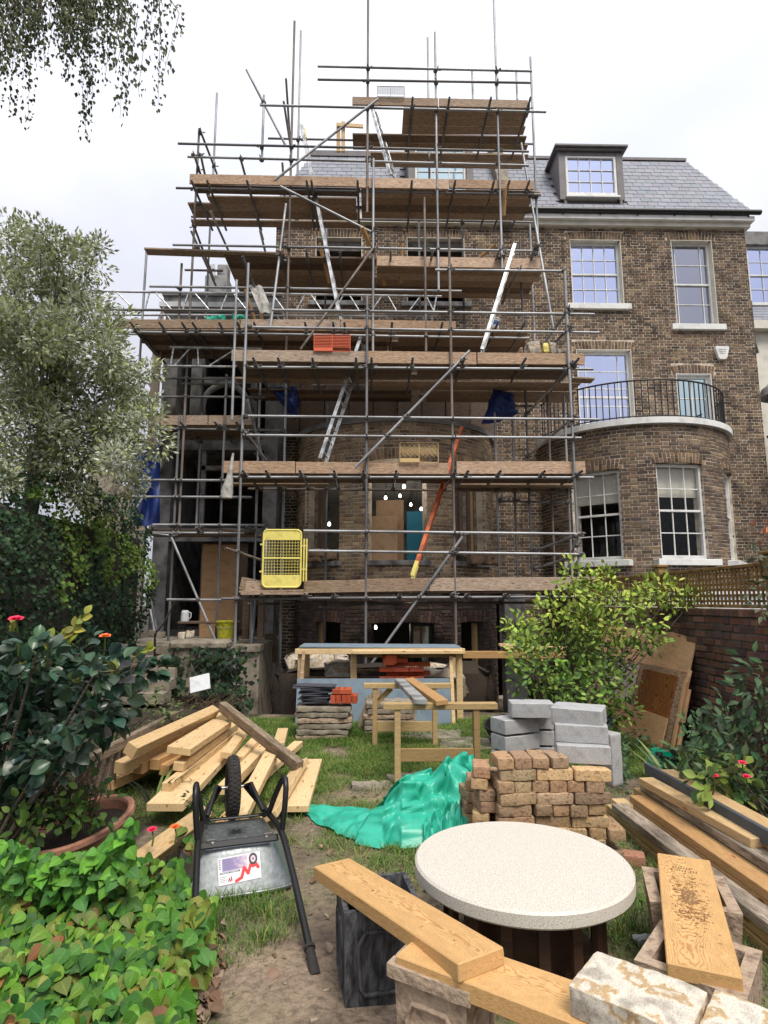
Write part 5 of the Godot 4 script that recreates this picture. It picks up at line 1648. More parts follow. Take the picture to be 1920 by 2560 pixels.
func build_barrow() -> void:
	var yaw := deg_to_rad(17)
	var o := thing("wheelbarrow", "upturned galvanised wheelbarrow with black tube frame and red and white sticker", "wheelbarrow")
	o.transform = Transform3D(Basis(Vector3.UP, yaw), Vector3(-0.72, lie(-0.72, -3.62), -3.6))
	# local: x right, y up, -z towards the wheel
	var rim := [Vector3(-0.31, 0.03, 0.0), Vector3(0.31, 0.03, 0.0), Vector3(0.31, 0.05, -0.86), Vector3(-0.31, 0.05, -0.86)]
	var top := [Vector3(-0.2, 0.245, -0.12), Vector3(0.2, 0.245, -0.12), Vector3(0.19, 0.26, -0.5), Vector3(-0.19, 0.26, -0.5)]
	# tray: rounded between floor and sides by a run of rings
	var rings := []
	for k in 13:
		var q := k / 12.0
		var ring := []
		for i in 40:
			var side := i / 10
			var r := (i - side * 10) / 10.0
			var a: Vector3 = (rim[side] as Vector3).lerp(rim[(side + 1) % 4], r)
			var b: Vector3 = (top[side] as Vector3).lerp(top[(side + 1) % 4], r)
			var mid: Vector3 = (top[0] + top[1] + top[2] + top[3]) / 4.0
			var p: Vector3
			if q < 0.55:
				p = a.lerp(b, q / 0.55 * 0.9)
			elif q < 0.8:
				var s := (q - 0.55) / 0.25
				var e0 := a.lerp(b, 0.9)
				var e1 := b.lerp(mid, 0.12)
				p = e0.lerp(b, s).lerp(b.lerp(e1, s), s)
			else:
				p = b.lerp(mid, 0.12 + 0.88 * (q - 0.8) / 0.2)
			var c: Vector3 = (rim[0] + rim[2]) / 2.0
			if q < 0.8:
				var d := Vector3(p.x - c.x, 0, p.z - c.z)
				var corner := 1.0 - absf(r - 0.5) * 2.0
				p -= d * 0.07 * pow(1.0 - corner, 3.0)
			ring.append(p)
		ring.append(ring[0])
		rings.append(ring)
	var f := Faces.new()
	f.sheet(rings)
	piece(o, "tray", f.mesh(), M["galvanised"])
	var rp := []
	for p in rings[0]:
		rp.append(p)
	var rf := Faces.new()
	rf.bar(rp, [0.011], 8, false)
	piece(o, "tray_rim", rf.mesh(), M["galvanised"])
	for s in [-1.0, 1.0]:
		var fr := Faces.new()
		fr.bar([Vector3(s * 0.255, 0.03, 0.74), Vector3(s * 0.25, 0.09, 0.62), Vector3(s * 0.245, 0.2, 0.3), Vector3(s * 0.235, 0.3, 0.0), Vector3(s * 0.225, 0.32, -0.12), Vector3(s * 0.2, 0.31, -0.4), Vector3(s * 0.12, 0.37, -0.62), Vector3(s * 0.085, 0.4, -0.7)], [0.018], 12)
		piece(o, "frame_tube", fr.mesh(), M["black steel"])
		var gr := Faces.new()
		gr.bar([Vector3(s * 0.254, 0.055, 0.69), Vector3(s * 0.257, 0.0, 0.8)], [0.021, 0.026], 12)
		gr.bar([Vector3(s * 0.253, 0.062, 0.675), Vector3(s * 0.254, 0.056, 0.688)], [0.027], 12)
		piece(o, "grip", gr.mesh(), M["rubber"])
		var lg := Faces.new()
		var path := [Vector3(s * 0.235, 0.32, -0.06), Vector3(s * 0.25, 0.46, -0.07), Vector3(s * 0.255, 0.54, -0.08), Vector3(s * 0.255, 0.585, -0.11), Vector3(s * 0.25, 0.585, -0.16), Vector3(s * 0.245, 0.55, -0.2), Vector3(s * 0.22, 0.44, -0.28), Vector3(s * 0.2, 0.33, -0.36), Vector3(s * 0.17, 0.3, -0.4)]
		lg.bar(path, [0.017], 12)
		piece(o, "leg", lg.mesh(), M["black steel"])
		var sy := Faces.new()
		sy.bar([Vector3(s * 0.085, 0.4, -0.7), Vector3(s * 0.11, 0.44, -0.6), Vector3(s * 0.17, 0.32, -0.42)], [0.014], 10)
		piece(o, "stay", sy.mesh(), M["black steel"])
		piece(o, "bracket", cbox(Vector3(0.05, 0.05, 0.012), 0.003), M["coupler"], Transform3D(Basis(), Vector3(s * 0.16, 0.275, -0.1)))
		var bolt := Faces.new()
		bolt.bar([Vector3(s * 0.15, 0.25, -0.1), Vector3(s * 0.15, 0.285, -0.09)], [0.008], 8)
		piece(o, "bolt", bolt.mesh(), M["alloy"])
	piece(o, "cross_strap", cbox(Vector3(0.44, 0.035, 0.02), 0.004), M["black steel"], Transform3D(Basis(Vector3.RIGHT, -0.5), Vector3(0, 0.268, -0.1)))
	piece(o, "floor_brace", cbox(Vector3(0.4, 0.012, 0.03), 0.004), M["black steel"], Transform3D(Basis(), Vector3(0, 0.285, -0.46)))
	# wheel
	var wheel := Node3D.new()
	wheel.transform = Transform3D(Basis(Vector3.BACK, PI / 2) * Basis(), Vector3(0, 0.4, -0.7))
	put(o, "wheel", wheel)
	var tf := Faces.new()
	var prof := []
	for i in 17:
		var a := TAU * i / 16.0
		prof.append(Vector2(0.157 + 0.043 * cos(a), 0.042 * sin(a)))
	tf.lathe(prof, 40)
	piece(wheel, "tyre", tf.mesh(), M["rubber"])
	var tread := Faces.new()
	for i in 44:
		for s in [-1.0, 0.0, 1.0]:
			var a := TAU * (i + 0.5 * absf(s)) / 44.0
			var r := 0.2 - 0.009 * absf(s)
			tread.box(Vector3(0.008, 0.02, 0.015), 0.002, Transform3D(Basis(Vector3.UP, a), Vector3.ZERO) * Transform3D(Basis(Vector3.BACK, s * 0.5) * Basis(Vector3.RIGHT, 0.3 * s), Vector3(r, s * 0.024, 0)))
	var tp := piece(wheel, "tread", tread.mesh(), M["rubber"])
	tp.set_meta("kind", "stuff")
	var hf := Faces.new()
	hf.lathe([Vector2(0.0, 0.03), Vector2(0.03, 0.03), Vector2(0.035, 0.012), Vector2(0.11, 0.018), Vector2(0.125, 0.03), Vector2(0.125, -0.03), Vector2(0.11, -0.018), Vector2(0.035, -0.012), Vector2(0.03, -0.03), Vector2(0.0, -0.03)], 28)
	piece(wheel, "rim", hf.mesh(), M["black steel"])
	var ax := Faces.new()
	ax.bar([Vector3(0, -0.1, 0), Vector3(0, 0.1, 0)], [0.009], 8)
	piece(wheel, "axle", ax.mesh(), M["alloy"])
	# the printed sticker on the tray's back panel
	var m := StandardMaterial3D.new()
	m.resource_name = "sticker"
	m.albedo_texture = sticker_picture()
	m.roughness = 0.35
	var n: Vector3 = (rim[1] - rim[0]).cross(top[0] - rim[0]).normalized()
	var up: Vector3 = (top[0] + top[1] - rim[0] - rim[1]).normalized()
	var mid: Vector3 = (rim[0] + rim[1]).lerp(top[0] + top[1], 0.52) / 2.0 + n * 0.0035
	var q := QuadMesh.new()
	q.size = Vector2(0.235, 0.135)
	piece(o, "sticker", q, m, Transform3D(Basis(Vector3.RIGHT, up, Vector3.RIGHT.cross(up)) * Basis(Vector3.BACK, 0.06), mid))

func stroke(im: Image, pts: Array, r: int, c: Color) -> void:
	for i in pts.size() - 1:
		var a: Vector2 = pts[i]
		var b: Vector2 = pts[i + 1]
		var n := int(a.distance_to(b)) + 1
		for k in n:
			var p := a.lerp(b, float(k) / n)
			im.fill_rect(Rect2i(int(p.x) - r, int(p.y) - r, 2 * r, 2 * r), c)

func sticker_picture() -> ImageTexture:
	var im := Image.create(256, 150, false, Image.FORMAT_RGB8)
	im.fill(Color(0.86, 0.85, 0.87))
	for y in 70:
		for x in 150:
			im.set_pixel(26 + x, 8 + y, Color(0.52, 0.47, 0.64).lerp(Color(0.85, 0.75, 0.78), clampf((x - 60) / 110.0 + noise.get_noise_2d(x * 3.0, y * 5.0) * 0.5, 0, 1)))
	for i in 5:
		im.fill_rect(Rect2i(34, 18 + i * 11, 60 - (i * 13) % 26, 3), Color(0.4, 0.36, 0.52))
		im.fill_rect(Rect2i(6, 10 + i * 12, 12, 5), Color(0.3, 0.3, 0.34))
	im.fill_rect(Rect2i(10, 82, 120, 9), Color(0.25, 0.25, 0.3))
	im.fill_rect(Rect2i(14, 85, 50, 3), Color(0.86, 0.85, 0.87))
	im.fill_rect(Rect2i(72, 85, 48, 3), Color(0.86, 0.85, 0.87))
	for i in 4:
		im.fill_rect(Rect2i(10, 106 + i * 9, 40 - (i % 2) * 10, 2), Color(0.2, 0.2, 0.22))
	stroke(im, [Vector2(58, 136), Vector2(66, 118), Vector2(68, 136)], 2, Color(0.6, 0.1, 0.1))
	stroke(im, [Vector2(72, 136), Vector2(78, 112), Vector2(80, 136)], 2, Color(0.6, 0.1, 0.1))
	# the folded red band
	stroke(im, [Vector2(104, 142), Vector2(138, 128), Vector2(156, 76), Vector2(178, 112), Vector2(196, 66), Vector2(212, 78), Vector2(226, 66), Vector2(242, 90)], 7, Color(0.85, 0.12, 0.12))
	# the little wheel
	for y in range(-34, 35):
		for x in range(-28, 29):
			var d := Vector2(x / 26.0, y / 33.0).length()
			var p := Vector2i(212 + x, 36 + y)
			if d < 1.0 and p.x < 256 and p.y >= 0:
				im.set_pixelv(p, Color(0.07, 0.07, 0.09) if d > 0.6 else (Color(0.8, 0.72, 0.76) if d > 0.2 else Color(0.45, 0.3, 0.5)))
	return ImageTexture.create_from_image(im)

# a square planter with sloping sides; inner hollow, rim, raised panels
func planter(label: String, mid: Vector3, yaw: float, top_w: float, top_d: float, foot: float, high: float, wall: float, key: String, rim_out: float, panels: bool, called := "planter") -> Node3D:
	var o := thing(called, label, "planter", mid)
	o.rotation.y = yaw
	var f := Faces.new()
	var ring := func(wx: float, wd: float, y: float) -> Array:
		return [Vector3(-wx / 2, y, wd / 2), Vector3(wx / 2, y, wd / 2), Vector3(wx / 2, y, -wd / 2), Vector3(-wx / 2, y, -wd / 2)]
	var a: Array = ring.call(top_w * foot, top_d * foot, 0.0)
	var b: Array = ring.call(top_w, top_d, high)
	var c: Array = ring.call(top_w - 2 * wall, top_d - 2 * wall, high)
	var d: Array = ring.call((top_w - 2 * wall) * 0.85, (top_d - 2 * wall) * 0.85, high * 0.3)
	for i in 4:
		var j := (i + 1) % 4
		f.quad(a[i], a[j], b[j], b[i])
		f.quad(b[i], b[j], c[j], c[i])
		f.quad(c[i], c[j], d[j], d[i])
	f.quad(d[0], d[1], d[2], d[3])
	piece(o, "body", f.mesh(), M[key])
	if rim_out > 0.0:
		for i in 4:
			var sx := i % 2 == 0
			var s := 1.0 if i < 2 else -1.0
			var long := (top_w + 2 * rim_out) if sx else (top_d - 2 * wall + 0.004)
			var size_of := Vector3(long, 0.045, wall + rim_out) if sx else Vector3(wall + rim_out, 0.045, long)
			var p := Vector3(0, high - 0.012, s * (top_d / 2 - wall / 2 + rim_out / 2)) if sx else Vector3(s * (top_w / 2 - wall / 2 + rim_out / 2), high - 0.012, 0)
			piece(o, "rim", rough(size_of, 0.008, 0.003, int(mid.x * 100) + i, 5), M[key], Transform3D(Basis(), p))
	if panels:
		for i in 4:
			var turn := Basis(Vector3.UP, PI / 2 * i)
			var half := (top_d if i % 2 == 0 else top_w) / 2.0
			var wide := (top_w if i % 2 == 0 else top_d)
			var lean := atan((1.0 - foot) * half / high)
			var g := Faces.new()
			var y0 := -high * 0.34
			var y1 := high * 0.3
			var x := wide * 0.32
			var pts := [Vector3(-x * 0.9, y0 + 0.03, 0), Vector3(-x * 0.75, y0, 0), Vector3(x * 0.75, y0, 0), Vector3(x * 0.9, y0 + 0.03, 0), Vector3(x, y1 - 0.05, 0), Vector3(x * 0.72, y1, 0), Vector3(-x * 0.72, y1, 0), Vector3(-x, y1 - 0.05, 0), Vector3(-x * 0.9, y0 + 0.03, 0)]
			g.bar(pts, [0.011], 6, false)
			piece(o, "raised_panel", g.mesh(), M[key], Transform3D(turn * Basis(Vector3.RIGHT, lean), turn * Vector3(0, high * 0.47, half * (1.0 + foot) / 2.0)))
	return o

func build_front() -> void:
	# round table: a speckled stone top on a slatted drum
	var far := on(1325, 2054, 0.42)
	var near := on(1325, 2288, 0.42)
	var west := on(1065, 2150, 0.42)
	var east := on(1586, 2200, 0.42)
	var mid := Vector3((west.x + east.x) / 2.0, 0, (far.z + near.z) / 2.0)
	var r := (far.z - near.z) / -2.0
	var o := thing("round_table", "round speckled white stone table on a dark slatted drum base", "table", Vector3(mid.x, lie(mid.x, mid.z), mid.z))
	var f := Faces.new()
	f.lathe([Vector2(0, 0.353), Vector2(r - 0.008, 0.353), Vector2(r, 0.362), Vector2(r, 0.41), Vector2(r - 0.01, 0.42), Vector2(0, 0.42)], 72)
	piece(o, "table_top", f.mesh(), M["terrazzo"])
	var drum := Faces.new()
	drum.lathe([Vector2(0.24, 0.0), Vector2(0.24, 0.352)], 36)
	piece(o, "inner_drum", drum.mesh(), w("dark wood"))
	for i in 15:
		var a := TAU * i / 15.0
		piece(o, "slat", cbox(Vector3(0.05, 0.35, 0.03), 0.003), w("dark wood"), Transform3D(Basis(Vector3.UP, a), Vector3(sin(a) * 0.36, 0.175, cos(a) * 0.36)))
	for y in [0.02, 0.335]:
		var ring := Faces.new()
		ring.lathe([Vector2(0.25, y), Vector2(0.345, y), Vector2(0.345, y + 0.015), Vector2(0.25, y + 0.015)], 40)
		piece(o, "hoop", ring.mesh(), w("dark wood"))
	# dark lead planter under the plank
	var lp := (on(885, 2300, 0.36) + on(1030, 2240, 0.36)) / 2.0
	var corner := on(885, 2302, 0.36)
	var back := on(845, 2205, 0.36)
	var yaw := atan2(-(corner.z - back.z), corner.x - back.x) + PI / 2.0
	planter("dark lead planter with raised panel mouldings under the end of the long plank", Vector3(0.03, lie(0, -2.8), -2.87), deg_to_rad(9), 0.33, 0.33, 0.95, 0.365, 0.022, "lead planter", 0.0, true)
	# square stone planter at the bottom edge
	var sc := on(1170, 2497, 0.42)
	planter("square buff stone planter with a rolled rim carrying two crossed planks", Vector3(0.263, 0.0, -2.28), deg_to_rad(-34), 0.27, 0.25, 0.86, 0.425, 0.035, "planter stone", 0.02, true)
	# two stone troughs on the east side
	planter("weathered stone trough farther from the camera, under the stained plank", Vector3(1.49, 0.0, -3.015), deg_to_rad(-19), 0.37, 0.38, 0.85, 0.32, 0.05, "planter stone", 0.0, false, "trough")
	planter("squat stone trough nearer the stone slabs, under the stained plank's lower end", Vector3(1.255, 0.0, -2.49), deg_to_rad(-40), 0.37, 0.37, 0.85, 0.315, 0.05, "planter stone", 0.0, false, "trough")
	# planks
	board("thick honey-coloured plank with a cathedral grain resting on the lead planter", (on(782, 2167, 0.41) + on(875, 2143, 0.41)) / 2.0, (on(1145, 2421, 0.515) + on(1258, 2357, 0.515)) / 2.0, 0.19, 0.055, "figured plank 0")
	board("thick plank bridging from the square stone planter to the stone slabs", (on(1003, 2362, 0.462) + on(1050, 2345, 0.462)) / 2.0, (on(1540, 2490, 0.462) + on(1450, 2560, 0.462)) / 2.0, 0.2, 0.06, "figured plank 1")
	var pa := (on(1650, 2132, 0.375) + on(1767, 2150, 0.375)) / 2.0
	var pb := (on(1673, 2407, 0.36) + on(1850, 2444, 0.36)) / 2.0
	var stained := thing("plank", "stained plank with faint black stencil marks lying across the two stone troughs", "plank")
	var g := plank(pa, pb, 0.24, 0.055)
	piece(stained, "timber", g[0], M["figured plank 2"], g[1])
	var mt := StandardMaterial3D.new()
	mt.resource_name = "stencil ink"
	mt.albedo_texture = stencil_picture()
	mt.transparency = BaseMaterial3D.TRANSPARENCY_ALPHA_SCISSOR
	mt.alpha_scissor_threshold = 0.5
	mt.roughness = 0.9
	var qm := PlaneMesh.new()
	qm.size = Vector2((pb - pa).length() * 0.9, 0.19)
	piece(stained, "stencil_marks", qm, mt, (g[1] as Transform3D).translated_local(Vector3(0, 0.0285, 0)))
	# rough stone slabs at the corner
	var s0 := (on(1435, 2466, 0.545) + on(1770, 2478, 0.545)) / 2.0
	var sdir := on(1770, 2478, 0.545) - on(1490, 2376, 0.545)
	var sm := (on(1490, 2376, 0.545) + on(1770, 2478, 0.545)) / 2.0
	var across := sdir.normalized().cross(Vector3.UP) * -0.11
	single("stone_slab", "pale riven stone slab with rusty veins lying on the plank's end", "stone slab", rough(Vector3(sdir.length(), 0.085, 0.23), 0.005, 0.005, 5, 11), M["slab stone"], Transform3D(along(Vector3.ZERO, sdir).basis, sm - across + Vector3(0, -0.042, 0)))
	var s2 := on(1775, 2470, 0.53)
	single("stone_slab", "grey-white stone slab cut off by the corner of the picture, beside the riven one", "stone slab", rough(Vector3(0.42, 0.085, 0.3), 0.005, 0.004, 8, 11), M["slab stone"], Transform3D(along(Vector3.ZERO, sdir).basis, s2 + sdir.normalized() * 0.22 - across * 1.3 + Vector3(0, -0.042, 0)))
	# terracotta bowl
	var bp := on(195, 2052, 0.35)
	var bowl := thing("plant_pot", "wide terracotta bowl tipped forward at the edge of the ground cover", "pot", bp)
	bowl.rotation = Vector3(0.16, 0, 0.2)
	var bf := Faces.new()
	bf.lathe([Vector2(0.0, -0.3), Vector2(0.16, -0.3), Vector2(0.24, -0.2), Vector2(0.285, -0.055), Vector2(0.305, -0.05), Vector2(0.318, -0.035), Vector2(0.318, -0.01), Vector2(0.305, 0.0), Vector2(0.285, -0.005), Vector2(0.275, -0.02), Vector2(0.24, -0.15), Vector2(0.0, -0.15)], 44)
	piece(bowl, "bowl", bf.mesh(), M["terracotta"])
	var soil := Faces.new()
	soil.lathe([Vector2(0.262, -0.07), Vector2(0.15, -0.055), Vector2(0.0, -0.045)], 28)
	piece(bowl, "earth", soil.mesh(), M["soil"])
	single("paper_scrap", "torn white paper scrap between the round table and the stone trough", "paper", rough(Vector3(0.1, 0.02, 0.07), 0.004, 0.02, 3), M["white board"], Transform3D(Basis(), Vector3(1.33, 0.03, -3.15)))
	single("grey_brick", "grey block lying in the grass under the table's east rim", "brick", rough(Vector3(0.2, 0.07, 0.1), 0.01, 0.006, 4), M["concrete block"], Transform3D(Basis(Vector3.UP, 0.4), Vector3(1.38, 0.04, -2.98)))

func stencil_picture() -> ImageTexture:
	var im := Image.create(256, 48, false, Image.FORMAT_RGBA8)
	im.fill(Color(0.2, 0.13, 0.07, 0))
	var r := RandomNumberGenerator.new()
	r.seed = 12
	for row in [[26, 16, 40], [34, 12, 42], [150, 10, 40], [162, 14, 44]]:
		var y: int = row[1]
		while y < row[2]:
			# each stamped letter: a short upright and a bar across
			if r.randf() < 0.85:
				im.fill_rect(Rect2i(row[0], y, 5, 1), Color(0.5, 0.33, 0.18, 1))
				im.fill_rect(Rect2i(row[0] + r.randi() % 5, y, 1, 2), Color(0.5, 0.33, 0.18, 1))
			y += 3
	for i in 420:
		var x := int(r.randfn(118, 42))
		var y := int(r.randfn(24, 10))
		if x > 2 and x < 250 and y > 2 and y < 45:
			im.fill_rect(Rect2i(x, y, 1, 1 + r.randi() % 4), Color(0.6, 0.42, 0.25, 1))
	for y in 14:
		for x in 34:
			if r.randf() < 0.5:
				im.set_pixel(96 + x, 19 + y, Color(0.55, 0.42, 0.3, 1))
	return ImageTexture.create_from_image(im)

func ordinal(i: int) -> String:
	var names := ["first", "second", "third", "fourth", "fifth", "sixth", "seventh", "eighth", "ninth", "tenth", "eleventh", "twelfth", "thirteenth", "fourteenth", "fifteenth", "sixteenth", "seventeenth"]
	return names[mini(i, names.size() - 1)]

func build_brick_stack() -> void:
	var meshes := []
	var heads := []
	for i in 6:
		meshes.append(rough(Vector3(0.222, 0.0665, 0.106), 0.013, 0.006, 100 + i, 7))
		heads.append(rough(Vector3(0.106, 0.0665, 0.212), 0.013, 0.006, 120 + i, 7))
	var z := -3.86
	var x0 := at(1225, 2050, 3.9).x
	var x1 := at(1548, 2050, 3.9).x
	var tones := [[0.62, 0.47, 0.31], [0.54, 0.4, 0.27], [0.68, 0.52, 0.34], [0.46, 0.34, 0.24], [0.58, 0.4, 0.27], [0.42, 0.32, 0.245], [0.55, 0.45, 0.33]]
	for c in 10:
		var y := 0.035 + 0.068 * c + lie(1.2, -3.9)
		for row in 2:
			var stretch := (c + row) % 2 == 0
			var x := x0 + rnd(-0.015, 0.02) + (0.02 * c if row == 0 else 0.0) * 0.3
			var end := x1 - 0.004 * c
			if c > 7 and row == 1:
				continue
			if c == 9:
				end = x0 + 0.5
			var n := 0
			while x < end - (0.17 if stretch else 0.07):
				var long := 0.222 if stretch else 0.106
				var tilt := Basis.from_euler(Vector3(rnd(-0.03, 0.03), rnd(-0.07, 0.07), rnd(-0.03, 0.03)))
				var deep := 0.106 if stretch else 0.212
				var p := Vector3(x + long / 2.0, y + rnd(-0.002, 0.002), z - deep / 2.0 - 0.235 * row + rnd(-0.014, 0.014))
				var label := "%s old yellow brick from the west in the %s course up of the %s row" % [ordinal(n), ordinal(c), "front" if row == 0 else "back"]
				single("reclaimed_brick", label, "brick", (meshes if stretch else heads)[rng.randi() % 6], tinted("old brick", tone(tones)), Transform3D(tilt, p), "reclaimed bricks stacked behind the round table")
				x += long + rnd(0.002, 0.012)
				n += 1
	# the ones set end-on along the west side, bulging out
	for c in 9:
		var y := 0.035 + 0.068 * c + lie(1.0, -3.9)
		for k in 2:
			var p := Vector3(x0 - 0.02 - 0.06 * k * (1.0 - c / 12.0) + rnd(-0.015, 0.015), y, z - 0.17 - 0.2 * k)
			if k == 1 and c > 6:
				continue
			single("reclaimed_brick", "old brick turned endways on the west side, %s course up, %s the others" % [ordinal(c), "against" if k == 0 else "outside"], "brick", meshes[rng.randi() % 6], tinted("old brick", tone(tones)), Transform3D(Basis(Vector3.UP, PI / 2 + rnd(-0.3, 0.2)), p), "reclaimed bricks stacked behind the round table")
	var pk := on(1565, 2140, 0.05)
	single("reclaimed_brick", "pinkish brick lying by itself at the east foot of the stack", "brick", meshes[2], tinted("old brick", Color(0.5, 0.28, 0.22)), Transform3D(Basis(Vector3.UP, -0.35), Vector3(pk.x, 0.04, pk.z)), "")
	# grey concrete blocks
	var bm := []
	for i in 3:
		bm.append(rough(Vector3(0.33, 0.112, 0.2), 0.006, 0.003, 300 + i, 6))
	var top := 0.035 + 0.068 * 8 + 0.036 + lie(1.2, -3.9)
	for q in [[1456, 1.5, 4.06, top + 0.057, -0.2, "grey concrete block lying straight on the brick stack's east half"], [1455, 1.47, 4.12, top + 0.17, -0.28, "middle concrete block of the three piled on the brick stack"], [1452, 1.44, 4.16, top + 0.27, -0.5, "broken-edged concrete block topping the pile on the brick stack"]]:
		var p := at(q[0], 1900, q[2])
		single("concrete_block", q[5], "concrete block", bm[int(q[0]) % 3], M["concrete block"], Transform3D(Basis(Vector3.UP, q[4]) * Basis(Vector3.RIGHT, 0.06 if q[3] > 0.9 else 0.0), Vector3(p.x, q[3], -q[2])), "grey concrete blocks by the brick stack")
	var e := at(1522, 1905, 4.12)
	single("concrete_block", "concrete block stood on end at the stack's east edge", "concrete block", bm[0], M["concrete block"], Transform3D(Basis(Vector3.UP, 0.6) * Basis(Vector3.BACK, PI / 2), Vector3(e.x, 0.62, -4.2)), "grey concrete blocks by the brick stack")
	for c in 7:
		for k in 2:
			if c == 6 and k == 0:
				continue
			var p := at(1288 + k * 46, 1850, 4.95 + 0.12 * k)
			var y := 0.06 + 0.1255 * c
			var turn := 0.45 if k == 0 else -0.12
			var label := "%s concrete block up of the %s pile behind the brick stack" % [ordinal(c), "west" if k == 0 else "east"]
			if c == 6:
				label = "pale concrete block topping the piles behind the brick stack"
				p = at(1334, 1850, 4.85)
				turn = -0.1
			single("concrete_block", label, "concrete block", bm[(c + k) % 3], M["concrete block"], Transform3D(Basis(Vector3.UP, turn + rnd(-0.04, 0.04)), Vector3(p.x, y, p.z - 0.05 * k)), "grey concrete blocks by the brick stack")
	# black bucket behind
	var bk := bucket("black rubber builder's bucket tipped beside the concrete blocks", on(1262, 1868, 0.02), 0.17, 0.3, "rubber")
	bk.rotation = Vector3(0.25, 0, 0.22)

func build_sheet() -> void:
	# thin green plastic sheet: a flat tail on the lawn, rising into a crumpled mound against the bricks
	var crease := FastNoiseLite.new()
	crease.seed = 71
	crease.noise_type = FastNoiseLite.TYPE_SIMPLEX
	crease.fractal_type = FastNoiseLite.FRACTAL_RIDGED
	crease.fractal_octaves = 2
	crease.frequency = 1.0
	var soft_n := FastNoiseLite.new()
	soft_n.seed = 72
	soft_n.frequency = 1.0
	# outline on the ground as rows across its length: centre line with half widths
	var line := [on(768, 2030, 0.0), on(840, 2046, 0.0), on(905, 2064, 0.0), on(960, 2078, 0.0), on(1015, 2080, 0.0), on(1075, 2060, 0.0), on(1135, 2045, 0.0), on(1180, 2040, 0.0)]
	var half := [0.08, 0.2, 0.27, 0.33, 0.36, 0.36, 0.33, 0.24]
	var hump := [0.03, 0.05, 0.06, 0.17, 0.3, 0.36, 0.45, 0.36]
	var g := []
	var n := 90
	var mcount := 50
	for i in n + 1:
		var q := i / float(n) * 7.0
		var k := mini(int(q), 6)
		var c: Vector3 = line[k].lerp(line[k + 1], q - k)
		var d: Vector3 = (line[k + 1] - line[k]).normalized()
		var s := Vector3(-d.z, 0, d.x)
		var hw: float = lerpf(half[k], half[k + 1], q - k)
		var hh: float = lerpf(hump[k], hump[k + 1], q - k)
		var r := []
		for j in mcount + 1:
			var t := j / float(mcount) * 2.0 - 1.0
			var edge := 1.0 + 0.22 * soft_n.get_noise_2d(q * 1.7, signf(t) * 9.0)
			var p := c + s * t * hw * edge
			var rise := hh * pow(maxf(0.0, 1.0 - t * t), 0.8)
			var fold := crease.get_noise_2d(p.x * 1.5 + 0.4 * p.z, p.z * 1.5)
			var fold2 := crease.get_noise_2d(p.x * 3.2, p.z * 3.2 + 30.0)
			var big := soft_n.get_noise_2d(p.x * 5.0, p.z * 5.0)
			var lift := minf(1.0, hh * 3.0)
			p.y = lie(p.x, p.z) + 0.012 + maxf(0.0, rise * (0.9 + 0.5 * big) + (fold * 0.045 + fold2 * 0.03 + 0.035 * sin(t * 5.0 + q * 2.2 + 3.0 * big)) * lift * (0.3 + 0.7 * (1.0 - t * t)) + (fold * 0.02 + 0.02 * big) * (1.0 - lift))
			p += s * (big * 0.1 + fold * 0.04) * lift
			r.append(p)
		g.append(r)
	for pass_no in 3:
		var next := []
		for i in g.size():
			var r := []
			for j in g[0].size():
				var p: Vector3 = g[i][j]
				if i > 0 and i < g.size() - 1 and j > 0 and j < g[0].size() - 1:
					p.y = lerpf(p.y, (g[i - 1][j].y + g[i + 1][j].y + g[i][j - 1].y + g[i][j + 1].y) / 4.0, 0.75)
				r.append(p)
			next.append(r)
		g = next
	g.reverse()
	var f := Faces.new()
	f.sheet(g)
	var o := thing("plastic_sheet", "crumpled translucent green plastic sheet trailing over the lawn against the brick stack", "plastic sheet")
	piece(o, "film", f.mesh(), M["green sheet"])
	var g2 := []
	for i in 25:
		var r := []
		for j in 15:
			var p := on(1060 + i * 4.6, 2080 + j * 7.0, 0.0)
			var t := j / 7.0 - 1.0
			var fold := crease.get_noise_2d(p.x * 9.0, p.z * 9.0 + 8.0)
			p.y = lie(p.x, p.z) + 0.02 + 0.2 * (1.0 - t * t) * (0.4 + i / 30.0) + fold * 0.09
			r.append(p)
		g2.append(r)
	var f2 := Faces.new()
	for i in g2.size() - 1:
		for j in g2[0].size() - 1:
			f2.quad(g2[i][j], g2[i + 1][j], g2[i + 1][j + 1], g2[i][j + 1])
	piece(o, "loose_fold", f2.mesh(), M["green sheet"])

func sawhorse(label: String, a: Vector3, b: Vector3, high: float, pad: bool) -> void:
	var o := thing("sawhorse", label, "sawhorse")
	var d := (b - a).normalized()
	var s := Vector3(-d.z, 0, d.x)
	var rot := Basis(d, Vector3.UP, d.cross(Vector3.UP))
	piece(o, "top_rail", cbox(Vector3((b - a).length() + 0.32, 0.055, 0.1), 0.004), w("treated"), Transform3D(rot, (a + b) / 2.0 + Vector3(0.03, high - 0.0275, 0)))
	for p in [a, b]:
		piece(o, "leg", cbox(Vector3(0.055, high - 0.056, 0.075), 0.004), w("treated"), Transform3D(rot, p + Vector3(0, (high - 0.056) / 2.0, 0)))
	piece(o, "stretcher", cbox(Vector3((b - a).length() - 0.056, 0.11, 0.035), 0.003), w("treated"), Transform3D(rot, (a + b) / 2.0 + Vector3(0, high * (0.4 if pad else 0.33), 0.01)))
	for k in (0 if pad else 2):
		var p: Vector3 = [a, b][k]
		var sg: float = [1.0, -1.0][k]
		piece(o, "knee_brace", cbox(Vector3(0.25, 0.06, 0.025), 0.003), w("treated"), Transform3D(rot * Basis(Vector3.BACK, sg * 0.75), p + d * sg * 0.1 + Vector3(0, high - 0.15, -0.045)))

